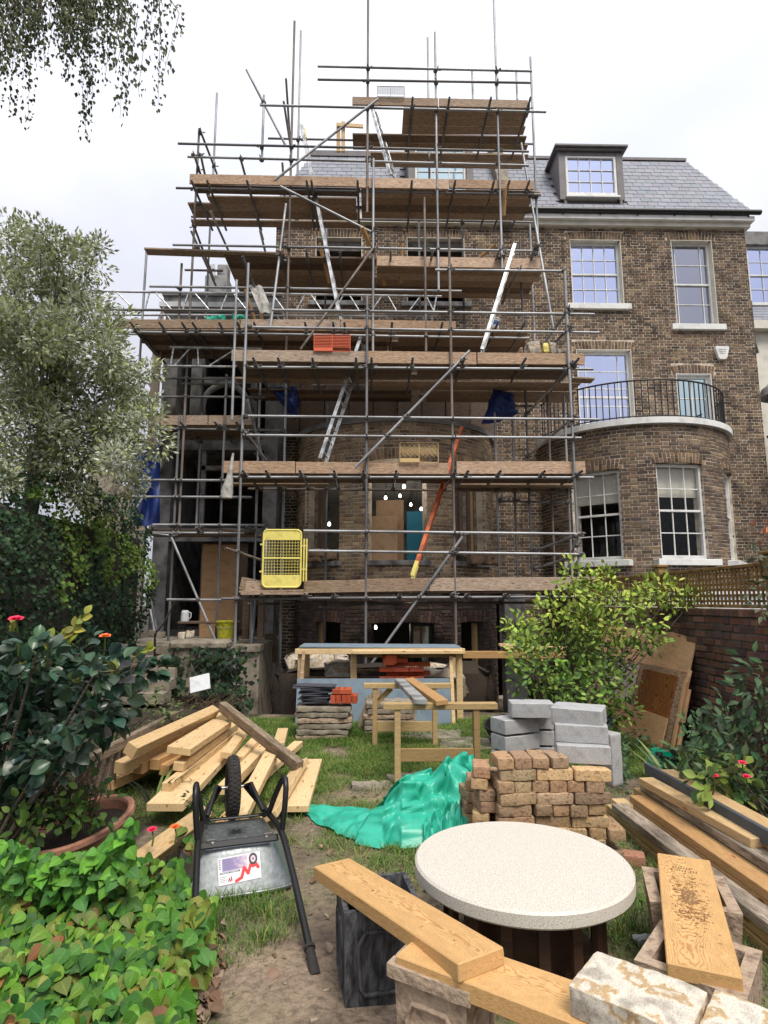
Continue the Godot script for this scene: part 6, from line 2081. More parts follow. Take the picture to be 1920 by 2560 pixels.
func build_middle() -> void:
	var na := on(994, 1975, 0.0)
	var nb := on(1193, 1972, 0.0)
	nb.z = na.z
	var top := at(994, 1757, -na.z).y
	sawhorse("nearer wooden sawhorse of square timber, carrying the ends of two planks", na, nb, top, true)
	single("timber_pad", "short board laid under the nearer sawhorse's west foot", "board", cbox(Vector3(0.1, 0.03, 0.3), 0.003), w("new pine"), Transform3D(Basis(Vector3.UP, 0.1), na + Vector3(-0.02, 0.0, 0.05)))
	var fa := on(937, 1869, 0.0)
	var fb := on(1088, 1869, 0.0)
	var ftop := at(937, 1708, -fa.z).y
	sawhorse("farther wooden sawhorse with corner braces, before the blue-grey sheet", fa, fb, ftop, false)
	single("timber_pad", "short board laid askew under the farther sawhorse's west foot", "board", cbox(Vector3(0.11, 0.04, 0.36), 0.003), w("new pine"), Transform3D(Basis(Vector3.UP, -0.5), fa + Vector3(-0.08, 0.0, 0.1)))
	board("pine plank spanning between the two sawhorses, its near end cut at a slant", Vector3(at(1024, 1690, -fa.z).x, ftop + 0.045, fa.z - 0.12), Vector3(at(1100, 1760, -na.z).x, top + 0.045, na.z + 0.14), 0.11, 0.045, "sawn fir", 0.1)
	var gp := plank(Vector3(at(1000, 1702, -fa.z).x, ftop + 0.045, fa.z - 0.05), Vector3(at(1050, 1757, -na.z).x, top + 0.045, na.z + 0.1), 0.12, 0.045, -0.05)
	single("plank", "pale grey-painted plank lying beside the pine one over the sawhorses", "plank", gp[0], M["plaster"], gp[1])
	# timber bench with a sheet leaning on it
	var z := -8.75
	var o := thing("timber_bench", "rough work bench of pine posts and rails with a thin grey top sheet", "bench")
	var l := at(752, 1700, -z).x
	var r := at(1148, 1700, -z).x
	var ty := at(950, 1622, -z).y
	var by0 := at(945, 1702, 8.72).y
	for q in [[l, z], [at(884, 1700, -z).x, z], [r, z], [l + 0.02, z - 0.55], [r, z - 0.55]]:
		piece(o, "post", cbox(Vector3(0.09, ty + 0.15, 0.07), 0.004), w("new pine"), facing(q[0], ty / 2.0 - 0.06, q[1]))
	for dz in [0.062, -0.49]:
		piece(o, "rail", cbox(Vector3(r - l + 0.16, 0.075, 0.045), 0.004), w("new pine"), facing((l + r) / 2.0, ty - 0.03, z + dz))
	piece(o, "lower_rail", cbox(Vector3(r - l - 0.92, 0.06, 0.03), 0.004), w("treated"), facing((l + r) / 2.0 + 0.42, ty - 0.095, z - 0.04))
	piece(o, "top_board", cbox(Vector3(r - l - 0.7, 0.045, 0.16), 0.004), w("new pine"), facing((l + r) / 2.0 + 0.38, ty - 0.03, z + 0.17))
	piece(o, "top_sheet", cbox(Vector3(r - l + 0.05, 0.02, 0.62), 0.003), M["blue board"], Transform3D(Basis(Vector3.BACK, -0.008), Vector3((l + r) / 2.0, ty + 0.025, z - 0.24)))
	piece(o, "shelf", cbox(Vector3(r - l, 0.03, 0.5), 0.003), w("old board"), facing((l + r) / 2.0, by0 - 0.016, z - 0.28))
	# long arm running east from the bench
	board("long pale rail running east from the bench towards the bush", Vector3(r + 0.05, ty - 0.03, z + 0.05), Vector3(r + 1.5, ty - 0.03, z + 0.05), 0.06, 0.1, "sawn fir", 0.0, "", "rail")
	board("flat board lying along the rail east of the bench, under blue plugs", Vector3(r + 0.65, ty + 0.03, z + 0.02), Vector3(r + 1.7, ty + 0.03, z + 0.02), 0.15, 0.04, "new pine")
	board("short offcut on the west end of the rail board", Vector3(r + 0.58, ty + 0.07, z + 0.02), Vector3(r + 0.8, ty + 0.07, z + 0.02), 0.12, 0.035, "new pine")
	for q in [[1290, 0.0, "round blue plastic pipe cap on the rail board, nearer the bench"], [1312, -0.1, "second blue pipe cap on the rail board, nearer the bush"]]:
		var p := at(q[0], 1615, -z)
		var f := Faces.new()
		f.lathe([Vector2(0.0, 0.0), Vector2(0.1, 0.0), Vector2(0.1, 0.035), Vector2(0.06, 0.04), Vector2(0.055, 0.085), Vector2(0.0, 0.085)], 20)
		single("pipe_cap", q[2], "pipe cap", f.mesh(), M["blue plastic"], Transform3D(Basis(), Vector3(p.x, ty + 0.032, z + q[1])))
	# the leaning sheet
	var a := on(737, 1816, 0.0)
	var b := on(1146, 1822, 0.0)
	a.z = -8.42
	b.z = -8.42
	var lean := Basis(Vector3.RIGHT, -0.2)
	var high := 0.61
	var sheet := thing("board_sheet", "blue-grey board leaning on the bench front with a pine edge strip", "board", Vector3((a.x + b.x) / 2.0, lie(0.2, -8.4), -8.42))
	sheet.transform.basis = lean
	piece(sheet, "panel", cbox(Vector3(b.x - a.x - 0.06, high, 0.02), 0.002), M["blue board"], facing(-0.03, high / 2.0, 0))
	piece(sheet, "edge_strip", cbox(Vector3(0.05, high + 0.3, 0.022), 0.003), w("new pine"), facing((b.x - a.x) / 2.0 - 0.03, high / 2.0 + 0.15, 0))
	piece(sheet, "edge_strip", cbox(Vector3(0.045, high + 0.36, 0.022), 0.003), w("toe board"), Transform3D(Basis(Vector3.BACK, -0.05), Vector3(-(b.x - a.x) / 2.0 + 0.05, high / 2.0 + 0.2, -0.025)))
	# orange bricks: on the bench and on the slabs
	var om := cbox(Vector3(0.205, 0.06, 0.098), 0.004)
	var half_m := cbox(Vector3(0.1, 0.06, 0.098), 0.004)
	var bz := -8.72
	var bx := at(945, 1690, -bz).x
	var by := at(945, 1702, -bz).y
	var n := 0
	for c in 5:
		var wide := [3, 3, 3, 3, 1][c] as int
		for k in wide:
			var p := Vector3(bx + 0.12 + k * 0.212 + (0.1 if c % 2 else 0.0) + (0.2 if c == 4 else 0.0), by + 0.03 + 0.063 * c, bz - 0.1 * (c % 2) + rnd(-0.01, 0.01))
			single("orange_brick", "%s new orange brick along the %s layer of the bench pile" % [ordinal(k), ordinal(c)], "brick", om, tinted("orange brick", Color(0.5, 0.09, 0.035) * rnd(0.8, 1.15)), Transform3D(Basis(Vector3.UP, rnd(-0.06, 0.06)), p), "new orange bricks piled on the bench")
			n += 1
	single("bag", "bright orange bag slumped on the bench's pile of bricks", "bag", rough(Vector3(0.2, 0.13, 0.14), 0.05, 0.04, 9), M["orange mesh"], Transform3D(Basis(), Vector3(bx + 0.17, by + 0.29, bz)))
	# slabs of stone in two stacks, slates and bricks on the first
	for q in [[810, 1822, 7.75, 0.66, 6, "west"], [975, 1828, 7.9, 0.62, 6, "middle"]]:
		var p := at(q[0], q[1], q[2])
		for k in q[4]:
			var y: float = lie(p.x, -q[2]) + 0.03 + 0.066 * k
			single("paving_slab", "%s slab up in the %s stack of old stone slabs before the blue-grey sheet" % [ordinal(k), q[5]], "slab", rough(Vector3(q[3] + rnd(-0.04, 0.03), 0.058, 0.42), 0.014, 0.016, int(q[0]) + k, 7), M["stone" if k % 3 else "planter stone"], Transform3D(Basis(Vector3.UP, rnd(-0.04, 0.04)), Vector3(p.x + rnd(-0.02, 0.02), y, -q[2])), "old paving slabs in two stacks")
	var sp := at(800, 1745, 7.7)
	var base := lie(sp.x, -7.7) + 0.03 + 0.066 * 6
	for k in 10:
		var wide := 0.34 if k < 8 else 0.52
		single("roof_slate", "%s dark slate up in the pile on the west slabs" % ordinal(k), "slate", rough(Vector3(wide + rnd(-0.03, 0.03), 0.013, 0.24), 0.006, 0.004, 400 + k, 4), tinted("slate", Color(0.075, 0.08, 0.09)), Transform3D(Basis(Vector3.UP, rnd(-0.2, 0.2)) * Basis(Vector3.BACK, rnd(-0.03, 0.03)), Vector3(sp.x - 0.05 + rnd(-0.03, 0.03), base + 0.008 + 0.0215 * k, -7.7)), "dark slates piled on the west slabs")
	for k in 8:
		var c := 0 if k < 5 else 1
		var p := Vector3(sp.x + 0.17 + (k % 5) * 0.066 + 0.04 * c, base + 0.05 + c * 0.09, -7.66)
		single("orange_brick", "%s new orange brick of the small pile beside the dark slates" % ordinal(k), "brick", om, tinted("orange brick", Color(0.5, 0.09, 0.035) * rnd(0.8, 1.15)), Transform3D(Basis(Vector3.UP, PI / 2 + rnd(-0.04, 0.04)) * (Basis(Vector3.RIGHT, PI / 2) if c == 0 else Basis()), p), "new orange bricks beside the slates")
	# bundle of split stakes leaning on the sheet
	for k in 5:
		var p := on(893 + k * 8, 1835, 0.0)
		var t := on(905 + k * 9, 1835, 0.0)
		board("%s weathered split timber leaning in the bundle between the slab stacks" % ordinal(k), p + Vector3(0, 0.0, 0.1), Vector3(t.x + 0.08, 0.5 - 0.03 * absf(k - 3), -8.25), 0.06, 0.05, "grey wood", 0.3 * k, "weathered timbers leaning between the slabs", "stake")
	# rubble and loose stones in the yard
	var rub := [[790, 1660, 9.8], [830, 1665, 10.2], [760, 1650, 10.0], [1080, 1700, 9.4], [1120, 1712, 9.2], [850, 1680, 9.5], [1010, 1700, 9.6]]
	for i in rub.size():
		var q: Array = rub[i]
		var p := at(q[0], q[1], q[2])
		single("rubble_stone", "%s pale stone of the rubble heap behind the bench" % ordinal(i), "stone", rough(Vector3(0.55, 0.3, 0.4), 0.1, 0.1, 500 + i), M["slab stone"], Transform3D(Basis.from_euler(Vector3(rnd(-0.4, 0.4), rnd(0, 6), rnd(-0.4, 0.4))), p), "broken stones heaped behind the bench")
	var rf := Faces.new()
	var heap := structure("rubble_bank", rough(Vector3(3.4, 1.0, 1.0), 0.3, 0.12, 611, 9), M["soil"], facing(0.2, 0.12, -9.9))
	# old logs of timber behind the bench
	board("thick weathered baulk lying behind the bench on the rubble", at(1065, 1702, 9.2), at(1140, 1702, 9.2), 0.14, 0.14, "grey wood", 0.2, "", "baulk")
	board("thin red-painted batten over the rubble behind the bench", at(868, 1672, 9.1), at(950, 1672, 9.1), 0.05, 0.03, "toe board")

func build_east() -> void:
	# brick garden wall along the boundary
	var o := thing("garden_wall", "dark red brick garden wall on the east boundary, below the trellis", "wall")
	var T := []
	var C := []
	lay_wall(o, "wall_core", straight(Vector3(3.55, 0, -11.9), Vector3(3.55, 0, -1.0)), 0.0, 10.9, -0.6, 1.5, [], REDDISH, T, C, 0.22, "dirty mortar", 9.0, 0.007)
	for i in T.size():
		T[i] = T[i]
	pieces(o, "brick", "brickwork", [brick_unit], "brick", T, C, near_bricks)
	# coping course: bricks on edge
	for i in 62:
		piece(o, "coping_brick", brick_unit, tinted("brick", tone(REDDISH)), Transform3D(Basis(Vector3.UP, PI / 2) * Basis.from_scale(Vector3(0.072, 0.075, 0.24)), Vector3(3.66, 1.54, -9.6 + i * 0.08 + rnd(-0.002, 0.002))))
	# trellis on top, with posts
	var t := thing("trellis", "square brown wooden trellis on the east wall with capped posts", "trellis")
	var y0 := 1.585
	var posts := [-11.6, -9.6, -7.55, -5.42, -3.4]
	for k in posts.size():
		piece(t, "post", cbox(Vector3(0.1, 0.75, 0.1), 0.006), w("trellis"), facing(3.66, y0 + 0.12, posts[k]))
		piece(t, "post_cap", cbox(Vector3(0.14, 0.03, 0.14), 0.006), w("trellis"), facing(3.66, y0 + 0.51, posts[k]))
	for k in posts.size() - 1:
		var a: float = posts[k] + 0.052
		var b: float = posts[k + 1] - 0.052
		var mid := (a + b) / 2.0
		for y in [y0 + 0.02, y0 + 0.41]:
			piece(t, "trellis_rail", cbox(Vector3(0.05, 0.035, b - a), 0.004), w("trellis"), facing(3.66, y, mid))
		var n := int((b - a) / 0.066)
		for i in n:
			piece(t, "upright_slat", cbox(Vector3(0.012, 0.36, 0.026), 0.002), w("trellis"), facing(3.655, y0 + 0.215, lerpf(a, b, (i + 0.5) / n)))
		for i in 6:
			piece(t, "cross_slat", cbox(Vector3(0.012, 0.024, b - a), 0.002), w("trellis"), facing(3.667, y0 + 0.07 + i * 0.058, mid))
	# plywood sheets leaning on the wall
	var near_foot := on(1672, 1893, 0.02)
	var near_top := at(1793, 1602, 6.25)
	var up := near_top - near_foot
	var long := Vector3(0, 0, -1)
	var far_dir := (Vector3(-0.05, 0, -1)).normalized()
	var x := far_dir
	var y := (up - x * up.dot(x)).normalized()
	var zb := x.cross(y)
	var set_of := func(u: float, v: float, lift: float) -> Transform3D: return Transform3D(Basis(x, y, zb), near_foot + x * u + y * v - zb * lift)
	var hi := up.length()
	single("plywood_sheet", "orange-brown plywood sheet tallest against the brick wall", "plywood", cbox(Vector3(2.3, hi, 0.018), 0.002), w("ply"), set_of.call(1.16, hi / 2.0, -0.02), "")
	single("plywood_sheet", "shorter pale-topped board in front of the tall plywood sheet", "plywood", cbox(Vector3(2.35, hi * 0.68, 0.02), 0.002), w("toe board"), set_of.call(1.2, hi * 0.34, 0.005), "")
	var sw := single("plywood_sheet", "small panel with a swirling grain at the near end of the leaning sheets", "plywood", cbox(Vector3(0.75, hi * 0.5, 0.014), 0.002), M["swirl ply"], set_of.call(0.5, hi * 0.38, 0.03), "")
	single("plywood_sheet", "flaky brown chipboard below the swirling panel", "plywood", cbox(Vector3(1.5, hi * 0.3, 0.014), 0.002), w("ply"), set_of.call(0.84, hi * 0.13, 0.048), "")
	single("plywood_sheet", "whitish board behind the bush in the leaning stack", "plywood", cbox(Vector3(0.9, hi * 0.45, 0.014), 0.002), M["slab stone"], set_of.call(1.45, hi * 0.42, 0.03), "")
	single("grey_sheet", "slate-grey panel on the ground before the leaning plywood", "panel", cbox(Vector3(0.55, 0.35, 0.014), 0.002), M["blue board"], set_of.call(1.35, 0.02, 0.14), "")
	for k in 4:
		var a2: Vector3 = (set_of.call(-0.03 - 0.035 * k, -0.02 + 0.03 * k, 0.01 + 0.022 * (k % 3)) as Transform3D).origin
		var b2: Vector3 = (set_of.call(-0.03 - 0.02 * k, hi * (0.7 - 0.05 * k), 0.012 + 0.022 * (k % 3)) as Transform3D).origin
		board("%s long batten stood against the near edge of the plywood" % ordinal(k), a2, b2, 0.045, 0.025, "ply", 0.0, "battens leaning at the plywood's near edge", "batten")
	# green water can
	var can := thing("jerrycan", "green plastic can with a black carrying handle among the ivy", "can", on(1622, 1945, 0.0) + Vector3(0, 0.05, 0.3))
	can.rotation.y = 0.35
	var cf := Faces.new()
	cf.box(Vector3(0.24, 0.2, 0.17), 0.04, facing(0, 0.1, 0))
	piece(can, "body", cf.mesh(), M["green plastic"])
	var sh := Faces.new()
	sh.plate(PackedVector2Array([Vector2(-0.11, 0.18), Vector2(0.115, 0.18), Vector2(0.09, 0.22), Vector2(0.0, 0.285), Vector2(-0.06, 0.275)]), 0.14)
	piece(can, "shoulder", sh.mesh(), M["green plastic"])
	var hd := Faces.new()
	hd.bar([Vector3(-0.1, 0.25, 0.075), Vector3(-0.06, 0.235, 0.1), Vector3(0.02, 0.21, 0.11), Vector3(0.12, 0.19, 0.09)], [0.016, 0.014, 0.014, 0.016], 10)
	piece(can, "handle", hd.mesh(), M["black steel"])
	var cp := Faces.new()
	cp.lathe([Vector2(0.0, 0.03), Vector2(0.03, 0.03), Vector2(0.032, 0.0)], 16, Transform3D(Basis(Vector3.RIGHT, -0.3), Vector3(-0.1, 0.25, 0.07)))
	piece(can, "cap", cp.mesh(), M["black steel"])
	# stacked timbers running along the wall, some painted grey
	var rows := []
	var kinds := ["treated", "sawn fir", "treated", "new pine", "grey wood", "sawn fir"]
	for k in 4:
		for c in 3 + k:
			rows.append([k + (0.0 if c == 0 else rnd(-0.12, 0.12)), 0.058 * c, kinds[(c * 2 + k) % 6], k])
	rows.append([1.75, 0.058 * 5, "new pine", 2])
	rows.append([2.5, 0.058 * 6, "blue", 2])
	rows.append([3.0, 0.058 * 6, "new pine", 3])
	var foot := on(1585, 2108, 0.0)
	for i in rows.size():
		var q: Array = rows[i]
		var ax: float = foot.x + 0.02 + q[0] * 0.125 + rnd(-0.01, 0.01)
		var label := "%s long timber in the %s layer up of the stack along the garden wall" % [["lawn-side", "second", "third", "wall-side"][q[3]], ordinal(roundi(q[1] / 0.058))]
		if q[2] == "blue":
			label = "long timber with a slate-grey painted face %s of the stack" % ("near the top" if q[1] < 0.38 else "along its top edge")
		var from := Vector3(ax, q[1] + 0.06, -4.8 + rnd(-0.2, 0.2))
		var to := Vector3(ax + 0.12, q[1] + 0.05, -1.5 + rnd(-0.3, 0.2))
		if q[0] == 1.75:
			to.z = -3.55
		var g := plank(from, to, 0.112 if q[2] != "blue" else 0.03, 0.053 if q[2] != "blue" else 0.085)
		single("long_timber", label, "timber", g[0], M["slate paint"] if q[2] == "blue" else w(q[2]), g[1], "timbers stacked along the garden wall")

func build_west() -> void:
	# landing before the wing with its retaining wall, steps up to it
	var o := thing("stone_landing", "raised stone landing with a slab edge before the dark wing", "landing")
	var y := 0.93
	var z := -10.35
	var l := at(400, 1600, 10.4).x
	var r := at(652, 1600, 10.4).x
	piece(o, "base_wall", cbox(Vector3(r - l + 1.0, y + 0.5, 2.6), 0.02), M["stone"], facing((r + l - 1.0) / 2.0 - 0.03, (y - 0.66) / 2.0, z - 1.4))
	for k in 4:
		var wdt := (r - l + 1.0) / 4.0
		piece(o, "edge_slab", rough(Vector3(wdt - 0.012, 0.12, 2.75), 0.02, 0.01, 700 + k), M["stone"], facing(l - 1.0 + wdt * (k + 0.5), y - 0.06, z - 1.4))
	# pier with cap
	var p := thing("stone_pier", "squat square stone pier with a chamfered cap at the steps' side", "pier")
	var px := at(505, 1700, 10.0).x
	piece(p, "shaft", cbox(Vector3(0.75, 1.0, 0.4), 0.02), M["stone"], facing(px - 0.05, 0.4, -10.05))
	var cf := Faces.new()
	cf.box(Vector3(0.92, 0.16, 0.5), 0.05, facing(px - 0.05, 0.96, -10.05))
	piece(p, "cap", cf.mesh(), M["stone"])
	# upper flight, then two lower steps turned towards the lawn
	var s := thing("garden_steps", "worn stone steps climbing from the lawn to the landing", "steps")
	var sx := at(365, 1680, 10.0).x
	for k in 5:
		piece(s, "step", rough(Vector3(1.15, 0.17, 0.4), 0.02, 0.012, 720 + k), M["stone"], facing(sx, 0.24 + 0.155 * k, -9.35 - 0.24 * k))
	for k in 3:
		var q := on(430 + 24 * k, 1722 + 24 * k, 0.28 - 0.13 * k)
		piece(s, "step", rough(Vector3(0.6, 0.16, 0.45), 0.02, 0.012, 730 + k), M["stone"], Transform3D(Basis(Vector3.UP, 0.5), q + Vector3(-0.1, -0.08, -0.12)))
	# handrail
	var h := thing("handrail", "thin black iron handrail with a forked top at the steps", "handrail")
	var a := at(384, 1702, 9.9)
	var b := at(388, 1585, 9.9)
	var hf := Faces.new()
	hf.bar([a, b], [0.016], 8)
	piece(h, "post", hf.mesh(), M["black steel"])
	var h2 := Faces.new()
	h2.bar([b, at(408, 1560, 10.1), at(437, 1505, 11.6)], [0.014], 8)
	piece(h, "rail", h2.mesh(), M["black steel"])
	tube(h, at(392, 1577, 10.0), at(373, 1475, 11.4), M["dull tube"], "prop", 0.016)
	# bench, kettle-white jug, bucket and stones on the landing
	var t := thing("trestle", "low black metal trestle table on the landing before the wing door", "table")
	var ta := at(448, 1556, 11.3)
	var tb := at(592, 1556, 11.3)
	piece(t, "top", cbox(Vector3(tb.x - ta.x, 0.04, 0.4), 0.006), w("old board"), facing((ta.x + tb.x) / 2.0, ta.y, -11.4))
	for x in [ta.x + 0.03, tb.x - 0.03]:
		for dz in [-0.17, 0.17]:
			var lf := Faces.new()
			lf.bar([Vector3(x, y, -11.4 + dz), Vector3(x, ta.y - 0.02, -11.4 + dz)], [0.012], 6)
			piece(t, "leg", lf.mesh(), M["black steel"])
	var jp := at(462, 1551, 11.35)
	var j := thing("jug", "white plastic jug standing on the black trestle", "jug", Vector3(jp.x, ta.y + 0.02, jp.z))
	var jf := Faces.new()
	jf.lathe([Vector2(0, 0), Vector2(0.075, 0), Vector2(0.07, 0.16), Vector2(0.055, 0.2), Vector2(0.0, 0.2)], 16)
	piece(j, "body", jf.mesh(), M["white board"])
	var jh := Faces.new()
	jh.bar([Vector3(0.06, 0.17, 0), Vector3(0.11, 0.15, 0), Vector3(0.11, 0.07, 0), Vector3(0.07, 0.04, 0)], [0.01], 6)
	piece(j, "handle", jh.mesh(), M["white board"])
	bucket("lime-yellow builder's bucket on the landing by the scaffold pole", at(563, 1596, 10.8), 0.16, 0.3, "lime plastic")
	for q in [[455, 1596, "pale stone lump nearest the trestle leg on the landing"], [475, 1592, "tan stone lump on the landing beside the pale one"], [402, 1594, "dark stone lump near the handrail on the landing"], [380, 1590, "small brown stone at the landing's west side"]]:
		single("stone", q[2], "stone", rough(Vector3(0.14, 0.11, 0.12), 0.04, 0.03, int(q[0])), M["slab stone" if q[0] > 420 else "stone"], Transform3D(Basis(Vector3.UP, rnd(0, 3)), at(q[0], q[1], 10.7) + Vector3(0, 0.05, 0)))
	# shallow basin with a white board stuck in it
	var bp := on(492, 1732, 0.2)
	var bs := thing("basin", "shallow broken grey basin holding a white board by the pier", "basin", bp)
	var bf := Faces.new()
	bf.lathe([Vector2(0.0, -0.14), Vector2(0.3, -0.12), Vector2(0.48, 0.0), Vector2(0.5, 0.02), Vector2(0.46, 0.01), Vector2(0.3, -0.07), Vector2(0.0, -0.08)], 30)
	piece(bs, "bowl", bf.mesh(), M["plaster"])
	single("white_board", "white square board leaning in the shallow basin beside the ivy", "board", cbox(Vector3(0.28, 0.02, 0.26), 0.003), M["white board"], Transform3D(Basis.from_euler(Vector3(0.85, 0.4, 0.35)), at(500, 1708, 8.9)))
	# brushwood heap
	var br := thing("brushwood", "tangle of brown dead stems heaped behind the timber", "brushwood", on(520, 1775, 0.0))
	var twigs := Faces.new()
	for i in 160:
		var d := Vector3(rnd(-1, 1), rnd(0.1, 0.7), rnd(-0.8, 0.8)).normalized()
		var c := Vector3(rnd(-0.45, 0.45), rnd(0.0, 0.18), rnd(-0.3, 0.3))
		var e := d.cross(Vector3.UP) * 0.08
		twigs.bar([c - d * 0.16, c + e, c + d * 0.2], [0.006, 0.005, 0.003], 4, false)
	var tm := piece(br, "stems", twigs.mesh(), M["twig"])
	tm.set_meta("kind", "stuff")
	# sheets and posts in the dark opening beside the bay's basement
	single("white_board", "tall narrow white panel standing in the dark passage west of the bay", "board", cbox(Vector3(0.2, 0.9, 0.02), 0.003), M["plaster"], Transform3D(Basis(Vector3.BACK, 0.02), at(675, 1720, 11.9)))
	single("brown_board", "brown stained board hung above the white panel in the passage", "board", cbox(Vector3(0.24, 0.55, 0.02), 0.003), w("old board"), Transform3D(Basis(Vector3.BACK, 0.05), at(678, 1620, 11.85)))
	single("door_leaf", "brown wooden door leaf standing in the dark wing doorway", "door", cbox(Vector3(0.75, 1.9, 0.05), 0.004), w("ply"), facing(at(548, 1500, 12.6).x, y + 0.95, -12.6))
	for q in [[610, -12.0, 0.5], [648, -12.4, 0.5]]:
		single("timber_post", "upright dark post in the passage at %s" % ("the landing end" if q[0] < 630 else "the bay end"), "post", cbox(Vector3(0.12, 2.6, 0.12), 0.004), w("old board"), facing(at(q[0], 1700, -q[1]).x, 0.75, q[1]))
	# plaster pier and dark recess east of the basement
	single("rendered_pier", "peeling grey rendered pier between the basement door and the bush", "pier", rough(Vector3(0.42, 2.5, 0.4), 0.01, 0.008, 808, 8), M["plaster"], facing(at(1290, 1700, 12.1).x, 0.7, -12.2))
	# inside the bay: sheets of board and lamps
	single("board_sheets", "stack of brown sheet boards standing inside the bay's middle opening", "board", cbox(Vector3(0.55, 1.35, 0.12), 0.01), M["cardboard"], Transform3D(Basis(Vector3.UP, 0.05), Vector3(0.28, 2.78, -12.75)))
	single("board_sheet", "taller brown board behind the stack inside the bay", "board", cbox(Vector3(0.6, 1.75, 0.03), 0.003), M["cardboard"], Transform3D(Basis(Vector3.UP, -0.1), Vector3(0.4, 2.98, -13.0)))
	single("blue_board", "turquoise blue insulation board standing inside the bay", "board", cbox(Vector3(0.5, 1.5, 0.05), 0.003), M["cyan board"], Transform3D(Basis(Vector3.UP, -0.12), Vector3(1.02, 2.85, -12.95)))
	for q in [[872, 1400, 12.7, 3], [815, 1390, 12.4, 1], [1195, 1400, 12.3, 3], [780, 1395, 12.4, 2]]:
		for k in q[3]:
			if q[0] == 872:
				continue
			var sp := at(q[0] + k * 18, q[1] - (k % 2) * 12, q[2])
			single("sandbag", "%s lumpy brown sack on the sill of the bay's %s opening" % [ordinal(k), "east" if q[0] > 1000 else ("west inner" if q[0] > 800 else "west outer")], "sack", rough(Vector3(0.4, 0.17, 0.26), 0.07, 0.05, int(q[0]) + k, 7), M["hessian"], Transform3D(Basis(Vector3.UP, rnd(-0.4, 0.4)), sp), "sacks on the bay's window sills")
	var lamps := [[1010, 1217, 12.1], [964, 1245, 13.6], [963, 1271, 14.6], [1065, 1248, 13.4], [1053, 1273, 14.4], [1040, 1286, 15.0], [1069, 1291, 13.9], [823, 1311, 13.0], [939, 1569, 13.0], [1027, 1262, 15.5], [1000, 1240, 14.8], [985, 1285, 16.0]]
	for i in lamps.size():
		var q: Array = lamps[i]
		var lp := at(q[0], q[1], q[2])
		var spots := ["hanging lowest at the bay's middle arch", "upper of the pair at the west side of the middle opening", "lower of the pair at the west side of the middle opening", "high at the east side of the middle opening", "deep inside on the east, second from top", "deepest in the room, by the dark ceiling", "beside the orange ladder inside the opening", "in the west window of the bay", "in the basement window", "far back under the ceiling, fourth from the west", "far back under the ceiling, third from the west", "farthest back and lowest in the room"]
		var lm := thing("lamp", "bare white lit bulb " + spots[i], "lamp", lp, "festoon bulbs lit inside the bay")
		var bf2 := Faces.new()
		bf2.lathe([Vector2(0, -0.038), Vector2(0.025, -0.03), Vector2(0.036, 0.0), Vector2(0.026, 0.03), Vector2(0.018, 0.05), Vector2(0.0, 0.05)], 16)
		piece(lm, "bulb", bf2.mesh(), M["lamp bulb"])
		var fl := Faces.new()
		fl.bar([Vector3(0, 0.05, 0), Vector3(0, 0.11, 0)], [0.018], 8)
		piece(lm, "lamp_holder", fl.mesh(), M["black steel"])
		var cd := Faces.new()
		cd.bar([Vector3(0, 0.11, 0), Vector3(0.03, 0.35, 0.02), Vector3(0.0, 0.7, 0.05)], [0.006], 5)
		piece(lm, "cord", cd.mesh(), M["black steel"])
		var li := OmniLight3D.new()
		li.light_energy = 0.06
		li.light_color = Color(1, 0.97, 0.92)
		li.light_size = 0.045
		li.omni_range = 30.0
		li.omni_attenuation = 2.0
		li.shadow_enabled = true
		put(lm, "light", li)

# ================================================================ plants
# a leaf from its base up +y, face to +z; shape gives half-widths along it
func leaf_mesh(long: float, shape: Array, fold: float, droop: float, toothed := 0.0) -> ArrayMesh:
	var rows := shape.size()
	var g := []
	for i in rows:
		var t := float(i) / (rows - 1)
		var hw: float = shape[i] * long * (1.0 - toothed * (i % 2))
		var y := long * (t - 0.12 * droop * t * t)
		var z := -droop * long * t * t * 0.45
		g.append([Vector3(-hw, y - 0.04 * hw, z + fold * hw), Vector3(-hw * 0.5, y, z + fold * hw * 0.35), Vector3(0, y, z), Vector3(hw * 0.5, y, z + fold * hw * 0.35), Vector3(hw, y - 0.04 * hw, z + fold * hw)])
	var f := Faces.new()
	f.sheet(g)
	# texture runs across the leaf and along it
	for i in f.v.size():
		var t := clampf(f.v[i].y / long, 0.0, 1.0)
		var k := clampi(int(t * (rows - 1)), 0, rows - 1)
		var hw := maxf(shape[k] * long, long * 0.05)
		f.u[i] = Vector2(clampf(0.5 + 0.5 * f.v[i].x / hw * 0.9, 0, 1), t)
	return f.mesh()

func small_leaf(long: float, wide: float, fold: float) -> ArrayMesh:
	var f := Faces.new()
	var a := Vector3.ZERO
	var b := Vector3(wide * 0.5, long * 0.42, fold * wide)
	var c := Vector3(0, long, -0.12 * long)
	var d := Vector3(-wide * 0.5, long * 0.42, fold * wide)
	var m := Vector3(0, long * 0.45, 0)
	f.tri(a, b, m)
	f.tri(b, c, m)
	f.tri(c, d, m)
	f.tri(d, a, m)
	return f.mesh()

func pose(p: Vector3, dir: Vector3, face: Vector3, size_of: float) -> Transform3D:
	var y := dir.normalized()
	var x := y.cross(face).normalized()
	if x.length() < 0.5:
		x = y.cross(Vector3(0.3, 0.2, 0.9)).normalized()
	var z := x.cross(y)
	return Transform3D(Basis(x, y, z) * Basis.from_scale(Vector3.ONE * size_of), p)

func dice() -> Vector3:
	return Vector3(rng.randfn(), rng.randfn(), rng.randfn()).normalized()

func hue(list: Array) -> Color:
	var c: Array = list[rng.randi() % list.size()]
	var k := rnd(0.7, 1.3)
	return Color(c[0] * k, c[1] * k, c[2] * k)

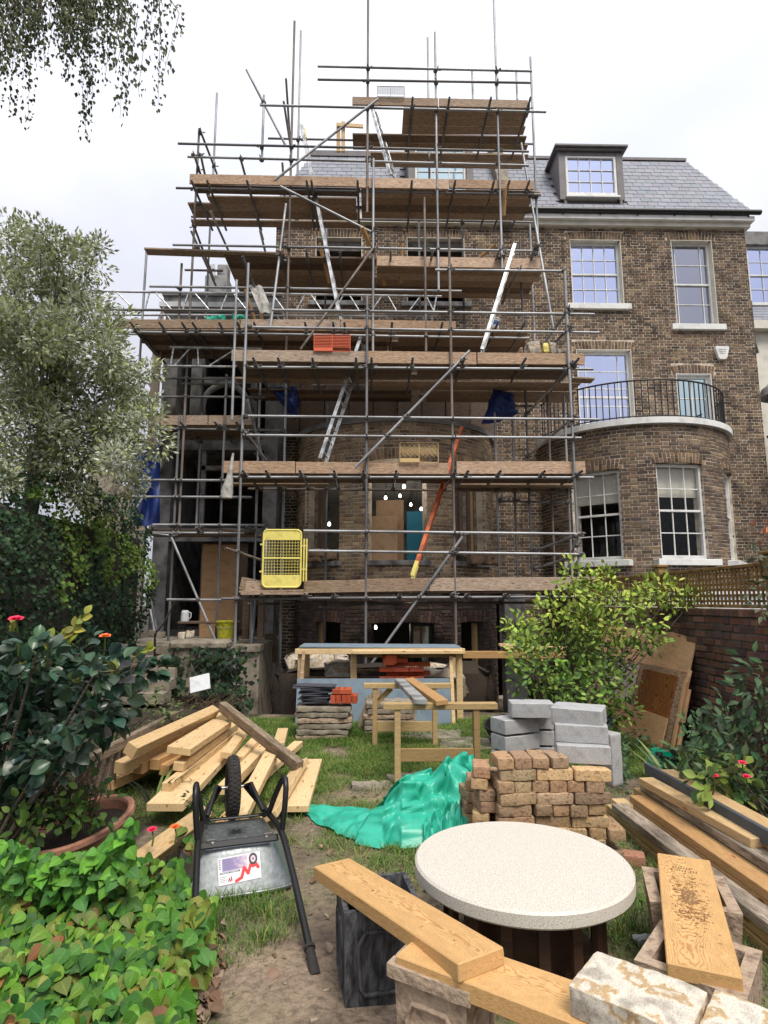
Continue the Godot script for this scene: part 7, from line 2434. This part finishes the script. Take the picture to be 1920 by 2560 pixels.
# blobs: [px, py, radius in px, tones index]; each is broken into sprigs and the sprigs into leaves
func bush(o: Node3D, blobs: Array, near: float, far: float, sprigs: float, per: int, sprig_r: float, root: Vector3, leaf_up: float, tones: Array, meshes: Array, key: String, most := 300, stem_r := 0.012, piece_name := "leaf") -> void:
	var T := []
	var C := []
	var wood_f := Faces.new()
	for q in blobs:
		var depth := rnd(near, far)
		var mid := at(q[0], q[1], depth)
		var r: float = q[2] * depth / FOCAL
		var count := maxi(3, int(sprigs * pow(r / sprig_r, 2.0)))
		wood_f.bar([root, root.lerp(mid, 0.5) + dice() * r * 0.2 + Vector3(0, 0.1 * r, 0), mid], [stem_r * 1.3, stem_r, stem_r * 0.5], 6, false)
		for s in count:
			var d := dice()
			var c := mid + d * r * pow(rng.randf(), 0.45)
			wood_f.bar([mid.lerp(c, 0.1), mid.lerp(c, 0.6) + dice() * r * 0.06, c], [stem_r * 0.4, stem_r * 0.3, stem_r * 0.16], 4, false)
			for k in per:
				var e := dice() * sprig_r * pow(rng.randf(), 0.4)
				var dir := (e.normalized() + d * 0.5 + dice() * 0.6 + Vector3(0, 0.1, 0))
				var face := (dice() + Vector3(0, leaf_up, 0.25))
				T.append(pose(c + e, dir, face, rnd(0.65, 1.2)))
				C.append(hue(tones[q[3] if q.size() > 3 else 0]))
	piece(o, "stems", wood_f.mesh(), M["bark"])
	pieces(o, piece_name, "foliage", meshes, key, T, C, most)

func flower(called: String, label: String, p: Vector3, r: float, key: String, stem_to: Vector3) -> void:
	var o := thing(called, label, "flower", p)
	var petal := leaf_mesh(r, [0.08, 0.3, 0.42, 0.4, 0.15], 0.4, 0.5)
	for ring in 3:
		for k in 6:
			var a := TAU * (k + 0.5 * ring) / 6.0
			var d := Vector3(cos(a), 0.35 + 0.5 * ring, sin(a) * 0.8 + 0.35)
			piece(o, "petal", petal, M[key], pose(Vector3.ZERO, d, Vector3(-cos(a) * 0.5, 1, 0.6), 1.0 - 0.22 * ring))
	var f := Faces.new()
	f.bar([Vector3.ZERO, (stem_to - p) * 0.5 + Vector3(0.01, 0, 0), stem_to - p], [0.004, 0.005, 0.006], 6, false)
	piece(o, "stem", f.mesh(), tinted("leaf", Color(0.12, 0.2, 0.05)))

func build_plants() -> void:
	# grey-green tree
	var o := thing("tree", "large grey-green tree with small leaves beside the scaffold's west end", "tree")
	var base := Vector3(-5.1, 0.0, -8.6)
	var bole := at(110, 1080, 8.4)
	var tf := Faces.new()
	tf.bar([base, base + Vector3(0.1, 1.2, 0.1), bole, bole + Vector3(0.2, 1.2, 0.1), bole + Vector3(0.1, 2.4, 0)], [0.17, 0.13, 0.1, 0.07, 0.03], 12)
	piece(o, "trunk", tf.mesh(), M["bark"])
	var tree_leaf := [small_leaf(0.085, 0.036, 0.2), small_leaf(0.078, 0.04, -0.1)]
	bush(o, [[50, 640, 85], [150, 640, 75], [220, 655, 50], [100, 585, 34], [20, 590, 40], [285, 830, 46], [310, 975, 60], [250, 1110, 80], [330, 1210, 40], [200, 1225, 40], [30, 850, 80], [40, 740, 100], [150, 740, 95], [225, 745, 50], [70, 850, 120], [190, 850, 100], [260, 900, 70], [50, 960, 120], [160, 960, 110], [270, 980, 80], [60, 1070, 120], [180, 1080, 105], [290, 1060, 75], [360, 1070, 50], [50, 1150, 80], [170, 1165, 60], [300, 1150, 55], [390, 1100, 34], [385, 1010, 24], [370, 930, 22], [240, 620, 18], [340, 1140, 40], [120, 1200, 50], [20, 1210, 50]],
		7.3, 8.8, 3.6, 64, 0.19, bole, 0.7, [[[0.4, 0.44, 0.27], [0.54, 0.58, 0.44], [0.27, 0.3, 0.15], [0.2, 0.23, 0.11], [0.46, 0.49, 0.21], [0.6, 0.63, 0.52]]], tree_leaf, "matt leaf", 300, 0.010)
	# hanging birch boughs over the corner
	o = thing("birch_tree", "birch boughs hanging into the picture's upper corner against the sky", "tree")
	var bt := Faces.new()
	var top := at(120, -200, 5.8)
	bt.bar([Vector3(-7.5, -0.1, -5.0), Vector3(-7.3, 4, -5.2), Vector3(-7.0, 8.6, -5.5)], [0.22, 0.17, 0.1], 12)
	bt.bar([Vector3(-7.1, 7.2, -5.4), Vector3(-5.8, 8.9, -5.6), top, at(330, -90, 5.8)], [0.07, 0.05, 0.03, 0.012], 8)
	piece(o, "trunk", bt.mesh(), M["bark"])
	var twig := Faces.new()
	var T := []
	var C := []
	var tips := [[22, 280], [70, 305], [8, 190], [58, 200], [112, 178], [120, 130], [168, 205], [160, 150], [212, 338], [205, 285], [232, 240], [262, 200], [300, 298], [310, 250], [288, 180], [345, 235], [330, 160], [395, 265], [405, 200], [404, 130], [372, 90], [250, 150], [40, 120], [90, 100], [180, 90]]
	for i in 55:
		var x := rnd(-20, 290)
		tips.append([x, rnd(30, 150) if x > 60 else rnd(40, 200)])
	for q in tips:
		var d := rnd(5.2, 6.4)
		var end := at(q[0], q[1], d)
		var start := at(q[0] - rnd(10, 70), -rnd(40, 140), d + rnd(-0.2, 0.2))
		var mid := start.lerp(end, 0.45) + Vector3(rnd(0.0, 0.25), 0.12, 0)
		twig.bar([start, mid, end], [0.006, 0.004, 0.002], 4, false)
		var n := int((start - end).length() / 0.0135)
		for k in n:
			var t := rng.randf()
			var p := start.lerp(mid, t / 0.45) if t < 0.45 else mid.lerp(end, (t - 0.45) / 0.55)
			p += dice() * 0.07
			T.append(pose(p, Vector3(rnd(-0.6, 0.6), -1, rnd(-0.6, 0.6)), dice() + Vector3(0, 0, 0.6), rnd(0.7, 1.25)))
			C.append(hue([[0.09, 0.115, 0.055], [0.06, 0.08, 0.04], [0.13, 0.155, 0.07]]))
	var tw := piece(o, "twigs", twig.mesh(), M["twig"])
	tw.set_meta("kind", "stuff")
	pieces(o, "leaf", "foliage", [small_leaf(0.05, 0.038, 0.1)], "leaf", T, C, 300)
	# ivy and climbers over the west boundary
	o = thing("ivy_hedge", "tall dark ivy hedge with a brighter climber patch along the west boundary", "hedge")
	piece(o, "dark_core", cbox(Vector3(0.25, 3.2, 9.2), 0.02), M["dirty mortar"], Transform3D(Basis(Vector3.UP, -0.03), Vector3(-4.55, 1.2, -6.6)))  # dark slab added behind the leaves so no sky shows through
	T = []
	C = []
	var ivy := leaf_mesh(0.06, [0.2, 0.5, 0.46, 0.52, 0.3, 0.2, 0.03], 0.25, 0.35)
	for i in 15000:
		var z := -3.2 - 7.9 * rng.randf()
		var roof := 3.12 + 0.07 * (-z - 5.0) + 0.35 * noise.get_noise_2d(z * 60.0, 3.0)
		var y := roof * pow(rng.randf(), 0.85)
		var swell := 0.3 * noise.get_noise_3d(0.0, y * 60.0, z * 45.0) + 0.16 * noise.get_noise_3d(9.0, y * 160.0, z * 160.0)
		var x := -4.33 + 0.12 * soft(-7.5, -10.0, z) + 0.03 * (z + 7.0) + swell + rnd(-0.06, 0.06) + 0.22 * sin(PI * clampf(y / roof, 0, 1))
		if y > roof - 0.3:
			x += rnd(-0.45, 0.1)
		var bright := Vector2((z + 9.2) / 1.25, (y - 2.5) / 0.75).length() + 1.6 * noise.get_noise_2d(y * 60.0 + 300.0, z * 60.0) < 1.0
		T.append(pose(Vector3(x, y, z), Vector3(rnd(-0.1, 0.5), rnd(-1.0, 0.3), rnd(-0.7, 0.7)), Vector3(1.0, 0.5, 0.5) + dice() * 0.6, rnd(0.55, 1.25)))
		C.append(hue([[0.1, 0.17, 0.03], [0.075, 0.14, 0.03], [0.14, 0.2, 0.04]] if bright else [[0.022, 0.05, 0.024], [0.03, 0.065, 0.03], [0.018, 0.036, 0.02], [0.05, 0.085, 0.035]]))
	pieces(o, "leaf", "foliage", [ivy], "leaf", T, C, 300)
	# camellia
	o = thing("camellia_bush", "glossy dark camellia bush with rounded leaves crowding the lower west side", "shrub")
	var cam_leaf := [leaf_mesh(0.088, [0.03, 0.22, 0.33, 0.36, 0.33, 0.22, 0.02], 0.35, 0.4), leaf_mesh(0.095, [0.03, 0.2, 0.31, 0.34, 0.3, 0.2, 0.02], 0.15, 0.7)]
	var deep_green := [[0.024, 0.062, 0.038], [0.032, 0.078, 0.046], [0.018, 0.046, 0.03], [0.045, 0.095, 0.05]]
	bush(o, [[50, 1690, 70], [150, 1690, 70], [240, 1680, 55], [310, 1680, 36], [30, 1780, 85], [130, 1780, 80], [225, 1770, 65], [300, 1750, 36], [40, 1880, 85], [120, 1880, 60], [190, 1850, 42], [20, 1970, 70], [350, 1655, 24], [90, 1640, 36], [200, 1630, 34], [100, 1960, 40]],
		3.3, 4.1, 3.6, 13, 0.11, Vector3(-2.3, 0.0, -3.8), 1.0, [deep_green], cam_leaf, "glossy leaf", 300, 0.012)
	o = thing("camellia_shoots", "yellow-green young camellia shoots standing out of the dark bush", "shoots")
	var stems := Faces.new()
	for q in [[212, 1535, 150, 1650], [190, 1560, 150, 1650], [160, 1580, 120, 1660], [120, 1600, 110, 1680], [175, 1605, 130, 1680], [52, 1668, 60, 1700], [286, 1674, 260, 1720], [30, 1560, 45, 1650], [368, 1622, 330, 1650], [187, 1690, 170, 1720]]:
		var p := at(q[0], q[1], 3.55)
		var b := at(q[2], q[3], 3.65)
		stems.bar([b, b.lerp(p, 0.5) + Vector3(0.01, 0.01, 0), p], [0.004, 0.0035, 0.003], 5, false)
		for k in 4:
			piece(o, "leaf", cam_leaf[k % 2], tinted("leaf", hue([[0.2, 0.22, 0.035], [0.26, 0.25, 0.05], [0.13, 0.17, 0.03]])), pose(b.lerp(p, 0.7 + 0.1 * k), (p - b).normalized() + dice() * 0.7, Vector3(0, 0.4, 1) + dice() * 0.5, rnd(0.5, 0.85)))
	piece(o, "stems", stems.mesh(), tinted("leaf", Color(0.2, 0.22, 0.06)))
	flower("flower", "bright red bloom on a pale stem above the camellia", at(40, 1550, 3.5), 0.045, "petal red", at(45, 1650, 3.6))
	flower("flower", "ragged orange bloom at the top of the camellia bush", at(263, 1592, 3.5), 0.035, "petal orange", at(250, 1670, 3.6))
	# bush before the plywood
	o = thing("bush", "airy yellow-green bush hiding the plywood sheets and the end of the lowest deck", "bush")
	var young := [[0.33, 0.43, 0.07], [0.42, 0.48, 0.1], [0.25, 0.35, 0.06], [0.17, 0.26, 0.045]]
	var mid_green := [[0.13, 0.24, 0.045], [0.17, 0.29, 0.05], [0.09, 0.17, 0.04], [0.07, 0.13, 0.03], [0.25, 0.36, 0.07]]
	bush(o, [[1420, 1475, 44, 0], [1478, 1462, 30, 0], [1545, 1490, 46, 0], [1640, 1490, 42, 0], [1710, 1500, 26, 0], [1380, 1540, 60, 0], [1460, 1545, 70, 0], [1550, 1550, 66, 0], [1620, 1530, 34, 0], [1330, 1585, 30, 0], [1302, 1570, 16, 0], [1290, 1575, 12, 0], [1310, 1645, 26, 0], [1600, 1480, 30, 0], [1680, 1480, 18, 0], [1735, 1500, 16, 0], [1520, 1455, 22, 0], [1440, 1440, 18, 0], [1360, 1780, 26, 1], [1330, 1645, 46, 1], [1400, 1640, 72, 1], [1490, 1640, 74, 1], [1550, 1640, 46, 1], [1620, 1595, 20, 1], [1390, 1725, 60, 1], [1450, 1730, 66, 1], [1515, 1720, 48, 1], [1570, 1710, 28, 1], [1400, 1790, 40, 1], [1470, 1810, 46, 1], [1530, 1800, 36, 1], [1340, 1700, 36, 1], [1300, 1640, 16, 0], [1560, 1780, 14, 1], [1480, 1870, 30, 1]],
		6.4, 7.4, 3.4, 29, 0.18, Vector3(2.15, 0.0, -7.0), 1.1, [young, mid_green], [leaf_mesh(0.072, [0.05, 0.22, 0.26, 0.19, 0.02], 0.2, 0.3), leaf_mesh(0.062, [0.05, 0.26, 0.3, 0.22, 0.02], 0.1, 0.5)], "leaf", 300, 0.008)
	# border on the east side
	o = thing("border_shrub", "dark-leaved border shrub against the east wall with spindly pale stems", "shrub")
	var border := [[0.045, 0.085, 0.04], [0.06, 0.11, 0.05], [0.03, 0.06, 0.03], [0.085, 0.13, 0.06]]
	bush(o, [[1755, 1830, 44], [1815, 1790, 40], [1830, 1860, 60], [1895, 1770, 46], [1780, 1900, 50], [1880, 1880, 66], [1905, 1970, 60], [1840, 1960, 50], [1720, 1890, 24], [1700, 1960, 30], [1900, 1690, 30], [1900, 1830, 40], [1770, 1970, 40], [1850, 2020, 40], [1905, 2050, 40]],
		4.2, 5.4, 4.0, 16, 0.15, Vector3(3.15, 0.0, -4.9), 1.0, [border], [leaf_mesh(0.095, [0.03, 0.17, 0.22, 0.18, 0.09, 0.01], 0.25, 0.5)], "leaf", 300, 0.01)
	o = thing("berry_shrub", "lighter green rounded shrub with red blooms at the picture's east edge", "shrub")
	bush(o, [[1800, 1915, 28, 0], [1840, 1930, 30, 0], [1775, 1945, 26, 0], [1830, 1965, 26, 0]], 4.0, 4.3, 4.0, 12, 0.1, Vector3(2.75, 0.1, -4.3), 1.0, [[[0.17, 0.24, 0.05], [0.1, 0.17, 0.05], [0.24, 0.3, 0.07]]], [leaf_mesh(0.085, [0.04, 0.2, 0.3, 0.32, 0.2, 0.02], 0.2, 0.4)], "leaf", 120, 0.007)
	for q in [[1856, 1908, "upper red bloom among the rounded leaves by the east wall"], [1786, 1940, "lower red bloom nearest the green can, among rounded leaves"], [1866, 1942, "small red bloom in the shade at the east edge"]]:
		flower("flower", q[2], at(q[0], q[1], 4.0), 0.028, "petal red", at(q[0] - 5, q[1] + 50, 4.1))
	var strap := leaf_mesh(0.55, [0.022, 0.03, 0.034, 0.034, 0.03, 0.024, 0.015, 0.003], 0.4, 0.75)
	for q in [[1745, 1985, 4.6, 16, "clump of strap leaves between the green can and the berry shrub"], [1690, 1990, 4.7, 10, "smaller clump of strap leaves right beside the green can"], [385, 2010, 3.9, 9, "strap-leaved plant between the terracotta bowl and the barrow"]]:
		var foot := on(q[0], q[1], 0.05)
		var s := thing("strap_plant", q[4], "plant", foot)
		for k in q[3]:
			var a := rnd(0, TAU)
			var d := Vector3(cos(a) * 0.5, 1.0, sin(a) * 0.5)
			piece(s, "leaf", strap, tinted("leaf", hue([[0.1, 0.15, 0.05], [0.16, 0.2, 0.07], [0.07, 0.12, 0.05]])), pose(Vector3(cos(a) * 0.03, -0.03, sin(a) * 0.03), d, Vector3(-cos(a) * 0.6, 1.0, -sin(a) * 0.6), rnd(0.6, 1.1)))
	# ivy at the foot of the bush and on the landing
	o = thing("ivy_mat", "low ivy spreading round the green can and the plywood's foot", "ivy")
	T = []
	C = []
	for i in 620:
		var ix := rnd(1535, 1680)
		var iy := rnd(1850, 1960)
		if ix > 1570 and ix < 1672 and iy > 1858:
			continue
		var p := on(ix, iy, 0.1)
		T.append(pose(p + Vector3(0, rnd(-0.08, 0.12), rnd(-0.1, 0.1)), Vector3(rnd(-1, 1), rnd(-0.3, 0.5), rnd(-0.2, 1)), Vector3(0, 1, 0.5) + dice() * 0.5, rnd(0.6, 1.1)))
		C.append(hue(border))
	pieces(o, "leaf", "foliage", [ivy], "leaf", T, C, 200)
	o = thing("ivy_on_pier", "dark ivy tumbling over the stone pier and landing wall", "ivy")
	T = []
	C = []
	for i in 1500:
		var px := rng.randfn(548, 36)
		var py := rnd(1615, 1800)
		if i % 4 == 0:
			px = rng.randfn(432, 12)
			py = rnd(1640, 1740)
		if px > 660 or px < 395:
			continue
		var p := at(px, py, 9.85 + 0.18 * noise.get_noise_2d(px * 2.0, py * 2.0) - rnd(0.0, 0.1))
		T.append(pose(p, Vector3(rnd(-0.6, 0.6), -1, 0.3), Vector3(0, 0.5, 1) + dice() * 0.6, rnd(0.7, 1.4)))
		C.append(hue([[0.022, 0.045, 0.024], [0.035, 0.062, 0.033], [0.018, 0.032, 0.02], [0.05, 0.075, 0.04]]))
	pieces(o, "leaf", "foliage", [ivy], "leaf", T, C, 300)
	# low growth behind the heap
	o = thing("low_plants", "low straggly green plants between the paling and the steps", "plants")
	bush(o, [[300, 1840, 40], [350, 1800, 40], [400, 1765, 34], [270, 1885, 34], [340, 1740, 34], [420, 1800, 30], [230, 1920, 30], [300, 1960, 30], [360, 1850, 34]], 5.8, 7.4, 1.6, 16, 0.17, Vector3(-2.7, 0.1, -6.6), 1.2, [[[0.07, 0.11, 0.03], [0.1, 0.14, 0.045], [0.05, 0.075, 0.025], [0.16, 0.17, 0.06]]], [leaf_mesh(0.06, [0.05, 0.2, 0.24, 0.16, 0.01], 0.2, 0.3)], "leaf", 120, 0.006)
	for q in [[283, 1817, 6.0, "petal orange", "small orange bloom low behind the paling"], [380, 2075, 3.8, "petal red", "scarlet bloom between the bowl and the notched timber"], [437, 2068, 3.8, "petal orange", "orange-red bloom beside the barrow's leg"]]:
		flower("flower", q[4], at(q[0], q[1], q[2]), 0.03, q[3], at(q[0], q[1] + 40, q[2]))
	o = thing("bowl_plant", "sparse sprigs with dark dead stems growing in the terracotta bowl", "plant")
	bush(o, [[200, 2030, 28], [240, 2020, 24], [170, 2035, 20], [120, 2035, 34], [80, 2040, 34], [60, 2080, 26], [90, 2000, 30], [150, 1985, 26], [215, 1990, 26]], 3.5, 3.8, 2.2, 10, 0.12, on(195, 2075, 0.28), 1.0, [[[0.08, 0.15, 0.03], [0.12, 0.2, 0.04], [0.05, 0.09, 0.03]]], [leaf_mesh(0.06, [0.1, 0.3, 0.32, 0.24, 0.02], 0.2, 0.4)], "leaf", 60, 0.004)
	var dead := Faces.new()
	for k in 60:
		var p := at(rnd(130, 230), 2060, 3.7)
		dead.bar([p, p + Vector3(rnd(-0.08, 0.08), 0.16, rnd(-0.05, 0.05)), p + Vector3(rnd(-0.2, 0.2), rnd(0.22, 0.38), rnd(-0.1, 0.1))], [0.003, 0.0025, 0.0015], 4, false)
	var ds := piece(o, "dead_stems", dead.mesh(), M["twig"])
	ds.set_meta("kind", "stuff")
	o = thing("sprig", "small evergreen sprig growing up beside the barrow wheel", "plant")
	bush(o, [[520, 2040, 22], [500, 1985, 14], [545, 2065, 16]], 4.1, 4.3, 1.4, 14, 0.08, Vector3(-1.1, 0.1, -4.25), 0.8, [[[0.035, 0.065, 0.03], [0.05, 0.085, 0.035]]], [small_leaf(0.035, 0.014, 0.2)], "leaf", 60, 0.004)
	# ground cover with heart-shaped veined leaves
	o = thing("ground_cover", "heart-leaved ground cover, green flushed with bronze, filling the lower west corner", "plants")
	var heart := [leaf_mesh(0.072, [0.14, 0.33, 0.42, 0.45, 0.44, 0.41, 0.36, 0.3, 0.23, 0.15, 0.07, 0.005], 0.2, 0.55, 0.04), leaf_mesh(0.08, [0.13, 0.3, 0.38, 0.41, 0.4, 0.37, 0.32, 0.26, 0.19, 0.12, 0.05, 0.005], 0.35, 0.9, 0.04), leaf_mesh(0.064, [0.16, 0.36, 0.45, 0.48, 0.47, 0.43, 0.38, 0.31, 0.24, 0.15, 0.06, 0.005], 0.1, 0.35, 0.04)]
	T = []
	C = []
	var petioles := Faces.new()
	var tries := 0
	while T.size() < 3000 and tries < 14000:
		tries += 1
		var px := rnd(-60, 600)
		var py := rnd(2060, 2760)
		# the bed's edge: beside the barrow, then slanting back to the bottom
		var edge := 505.0 if py < 2240 else (lerpf(545, 500, clampf((py - 2260) / 130.0, 0, 1)) if py < 2400 else 490.0)
		if py < 2140 and px > 250 and px < 460:
			continue
		if py < 2130 and px > 60 and px < 330 and py < 2110:
			continue
		if px > edge - 14.0 * absf(noise.get_noise_2d(py * 3.0, 1.0)) * 3.0:
			continue
		var h := 0.24 + 0.07 * noise.get_noise_2d(px * 1.2, py * 1.2) - 0.12 * soft(edge - 45.0, edge, px) - 0.05 * rng.randf()
		var p := on(px, py, h)
		if p.z > -1.1:
			continue
		var drop := rnd(0.0, 0.17) if rng.randf() < 0.6 else 0.0
		p.y -= drop
		var dir := Vector3(rnd(-0.8, 0.8), rnd(-0.75, 0.1), rnd(0.1, 1.0))
		T.append(pose(p, dir, Vector3(0, 1.0, 0.7) + dice() * 0.62, rnd(0.6, 1.25)))
		var patch := noise.get_noise_2d(px * 1.4 + 500.0, py * 1.4)
		var c := hue([[0.09, 0.25, 0.03], [0.06, 0.19, 0.03], [0.15, 0.34, 0.035], [0.035, 0.12, 0.025], [0.08, 0.22, 0.03], [0.2, 0.36, 0.05]])
		if patch > 0.3 or rng.randf() < 0.04:
			c = hue([[0.2, 0.26, 0.04], [0.17, 0.22, 0.05], [0.26, 0.28, 0.06]])
		if (patch > 0.4 and rng.randf() < 0.3) or rng.randf() < 0.006:
			c = hue([[0.3, 0.13, 0.05], [0.22, 0.1, 0.045], [0.34, 0.18, 0.07]])
		C.append(c)
		if T.size() % 4 == 0:
			petioles.bar([p, p + Vector3(rnd(-0.02, 0.02), -0.09, -0.02), p + Vector3(rnd(-0.03, 0.03), -0.24, -0.03)], [0.0018], 4, false)
	# leaves reaching up before the bowl's side
	for i in 420:
		var lx := rnd(10, 335)
		var lip := 2122.0 - 0.0022 * pow(lx - 165.0, 2.0) - maxf(0.0, lx - 260.0) * 0.35
		var p := at(lx, lip + 12.0 + rnd(0, 120), 3.2 + rnd(-0.15, 0.1))
		if p.y < 0.03:
			continue
		T.append(pose(p, Vector3(rnd(-0.8, 0.8), rnd(-0.8, 0.1), rnd(0.1, 1.0)), Vector3(0, 0.8, 0.9) + dice() * 0.6, rnd(0.6, 1.1)))
		C.append(hue([[0.09, 0.28, 0.035], [0.065, 0.21, 0.04], [0.14, 0.36, 0.04]]))
	# the taller tuft growing up round the barrow's west handle
	for i in 110:
		var p := at(rng.randfn(475, 26), rnd(2262, 2440), 2.82 + rnd(-0.12, 0.1))
		if p.y < 0.02 or p.y > 0.33:
			continue
		T.append(pose(p, Vector3(rnd(-0.5, 0.9), rnd(-0.8, 0.1), rnd(0.1, 1.0)), Vector3(0.2, 0.8, 0.9) + dice() * 0.6, rnd(0.6, 1.1)))
		C.append(hue([[0.09, 0.26, 0.035], [0.07, 0.2, 0.04], [0.2, 0.26, 0.04]]))
	var pt := piece(o, "stalks", petioles.mesh(), M["twig"])
	pt.set_meta("kind", "stuff")
	pieces(o, "leaf", "foliage", heart, "veined leaf", T, C, 300)
	# fallen leaves along its edge and on the lawn
	T = []
	C = []
	var dry := leaf_mesh(0.06, [0.1, 0.34, 0.4, 0.3, 0.03], 0.6, 0.8)
	for i in 300:
		var py := rnd(2330, 2560)
		var p := on(rng.randfn(505, 22), py, 0.03)
		if i > 210:
			p = Vector3(rnd(-0.9, 1.6), 0, rnd(-5.5, -1.9))
		p.y = lie(p.x, p.z) + rnd(0.005, 0.05 if i <= 210 else 0.012)
		T.append(pose(p, dice() * Vector3(1, 0.3, 1), Vector3(0, 1, 0.2) + dice() * 0.6, rnd(0.5, 1.1)))
		C.append(hue([[0.26, 0.17, 0.12], [0.2, 0.12, 0.08], [0.32, 0.24, 0.18], [0.14, 0.09, 0.06]]))
	var fallen := many(self, "dry_leaves", dry, M["litter"], T, C)
	tag(fallen, "curled brown dead leaves lying along the ground cover's edge", "leaves")
	# fallen twigs
	for q in [[640, 2330, 780, 2460, "thin bent twig on the bare soil beside the barrow handle"], [745, 2420, 800, 2398, "short stub of stick by the barrow's rubber grip"], [530, 2400, 610, 2370, "brown stick lying off the edge of the ground cover"], [908, 1920, 1030, 1968, "pale cane lying in the grass before the nearer sawhorse"]]:
		var a := on(q[0], q[1], 0.02)
		var b := on(q[2], q[3], 0.02)
		var f := Faces.new()
		f.bar([a, a.lerp(b, 0.4) + Vector3(0.02, 0.012, 0.01), b], [0.005, 0.006, 0.003], 6)
		single("twig", q[4], "twig", f.mesh(), M["twig"])
	# reddish leaf tips of a shrub beyond the frame
	o = thing("overhanging_shrub", "arching grey-leaved shoots reaching in over the trellis post", "shrub")
	bush(o, [[1905, 1345, 14, 1], [1895, 1390, 26, 0], [1915, 1460, 24, 0], [1905, 1520, 18, 0]], 4.9, 5.3, 1.2, 7, 0.1, Vector3(3.9, 0.0, -4.6), 0.8, [[[0.09, 0.12, 0.07], [0.14, 0.17, 0.1]], [[0.45, 0.12, 0.05], [0.35, 0.14, 0.06]]], [leaf_mesh(0.08, [0.03, 0.17, 0.22, 0.18, 0.09, 0.01], 0.25, 0.5)], "leaf", 60, 0.005)

# ================================================================ sky
# an overcast sky: brighter overhead than at the skyline, mottled by cloud
func sky_picture() -> ImageTexture:
	var wide := 512
	var high := 256
	var z := FastNoiseLite.new()
	z.seed = 81
	z.frequency = 1.0
	z.fractal_octaves = 4
	var im := Image.create(wide, high, false, Image.FORMAT_RGB8)
	for y in high:
		var el := PI * (0.5 - (y + 0.5) / high)
		for x in wide:
			var az := TAU * (x + 0.5) / wide
			var d := Vector3(cos(el) * sin(az), sin(el), cos(el) * cos(az))
			var lum := (1.0 + 2.0 * maxf(sin(el), 0.0)) / 3.0
			var cloud := z.get_noise_3dv(d * Vector3(2.2, 4.0, 2.2))
			var patch := smoothstep(-0.6, 0.5, cloud)
			lum *= 0.97 + 0.06 * patch
			if el < 0.0:
				lum = 0.2
			var c := Color(0.83, 0.855, 0.985).lerp(Color(0.94, 0.955, 1.0), patch) * lum
			im.set_pixel(x, y, c.linear_to_srgb())
	return ImageTexture.create_from_image(im)

func _ready() -> void:
	rng.seed = 20240611
	noise.seed = 7
	noise.frequency = 0.01
	noise.fractal_octaves = 3
	look = Basis.from_euler(Vector3(deg_to_rad(8.5), deg_to_rad(-1.2), 0))
	# camera
	var cam := Camera3D.new()
	cam.name = "camera"
	cam.transform = Transform3D(look, EYE)
	cam.fov = rad_to_deg(2.0 * atan(1280.0 / FOCAL))
	cam.far = 600.0
	add_child(cam)
	cam.current = true
	# sky, exposure, sun
	var we := WorldEnvironment.new()
	we.name = "world"
	var env := Environment.new()
	env.background_mode = Environment.BG_SKY
	var sky := Sky.new()
	var pano := PanoramaSkyMaterial.new()
	pano.panorama = sky_picture()
	sky.sky_material = pano
	env.sky = sky
	env.background_energy_multiplier = 0.74
	env.tonemap_mode = Environment.TONE_MAPPER_LINEAR
	env.tonemap_exposure = 2.12
	env.sdfgi_enabled = true
	env.ssao_enabled = true
	env.ssil_enabled = true
	we.environment = env
	add_child(we)
	var sun := DirectionalLight3D.new()
	sun.name = "sun"
	sun.rotation_degrees = Vector3(-58, 24, 0)
	sun.light_energy = 0.5
	sun.light_color = Color(1.0, 0.97, 0.92)
	sun.light_angular_distance = 24.0
	sun.shadow_enabled = true
	add_child(sun)
	# shared shapes
	make_materials()
	var swirl := ntex(61, 0.006, [[0.0, Color(0.55, 0.36, 0.19)], [0.3, Color(0.62, 0.42, 0.22)], [0.34, Color(0.36, 0.21, 0.1)], [0.38, Color(0.66, 0.46, 0.25)], [0.5, Color(0.6, 0.4, 0.21)], [0.53, Color(0.34, 0.2, 0.1)], [0.57, Color(0.65, 0.45, 0.24)], [0.68, Color(0.58, 0.39, 0.2)], [0.7, Color(0.36, 0.22, 0.11)], [0.74, Color(0.64, 0.44, 0.24)], [1.0, Color(0.5, 0.32, 0.17)]], FastNoiseLite.TYPE_SIMPLEX_SMOOTH, 1, 512, 20.0)
	mat("swirl ply", lin(0.75, 0.62, 0.5), 0.6, 0.0, swirl, Vector3(0.9, 0.9, 0.9))
	tube_mesh = make_tube()
	var bu := Faces.new()
	bu.box(Vector3.ONE, 0.0)
	# a brick: unit box with worn arrises, finer across its height than along it
	var bf := Faces.new()
	bf.box(Vector3(0.215, 0.064, 0.1), 0.005)
	for i in bf.v.size():
		bf.v[i] = bf.v[i] / Vector3(0.215, 0.064, 0.1)
	brick_unit = bf.mesh()
	var sf := Faces.new()
	sf.box(Vector3(0.252, 0.244, 0.009), 0.002)
	for i in sf.v.size():
		sf.v[i] = sf.v[i] / Vector3(0.252, 0.244, 0.009)
	slate_unit = sf.mesh()
	# structure first, then things
	build_ground()
	build_main_house()
	build_neighbour()
	build_side_wing()
	build_far_houses()
	build_scaffold()
	build_on_scaffold()
	build_west()
	build_middle()
	build_east()
	build_timber_heap()
	build_barrow()
	build_front()
	build_brick_stack()
	build_sheet()
	build_plants()
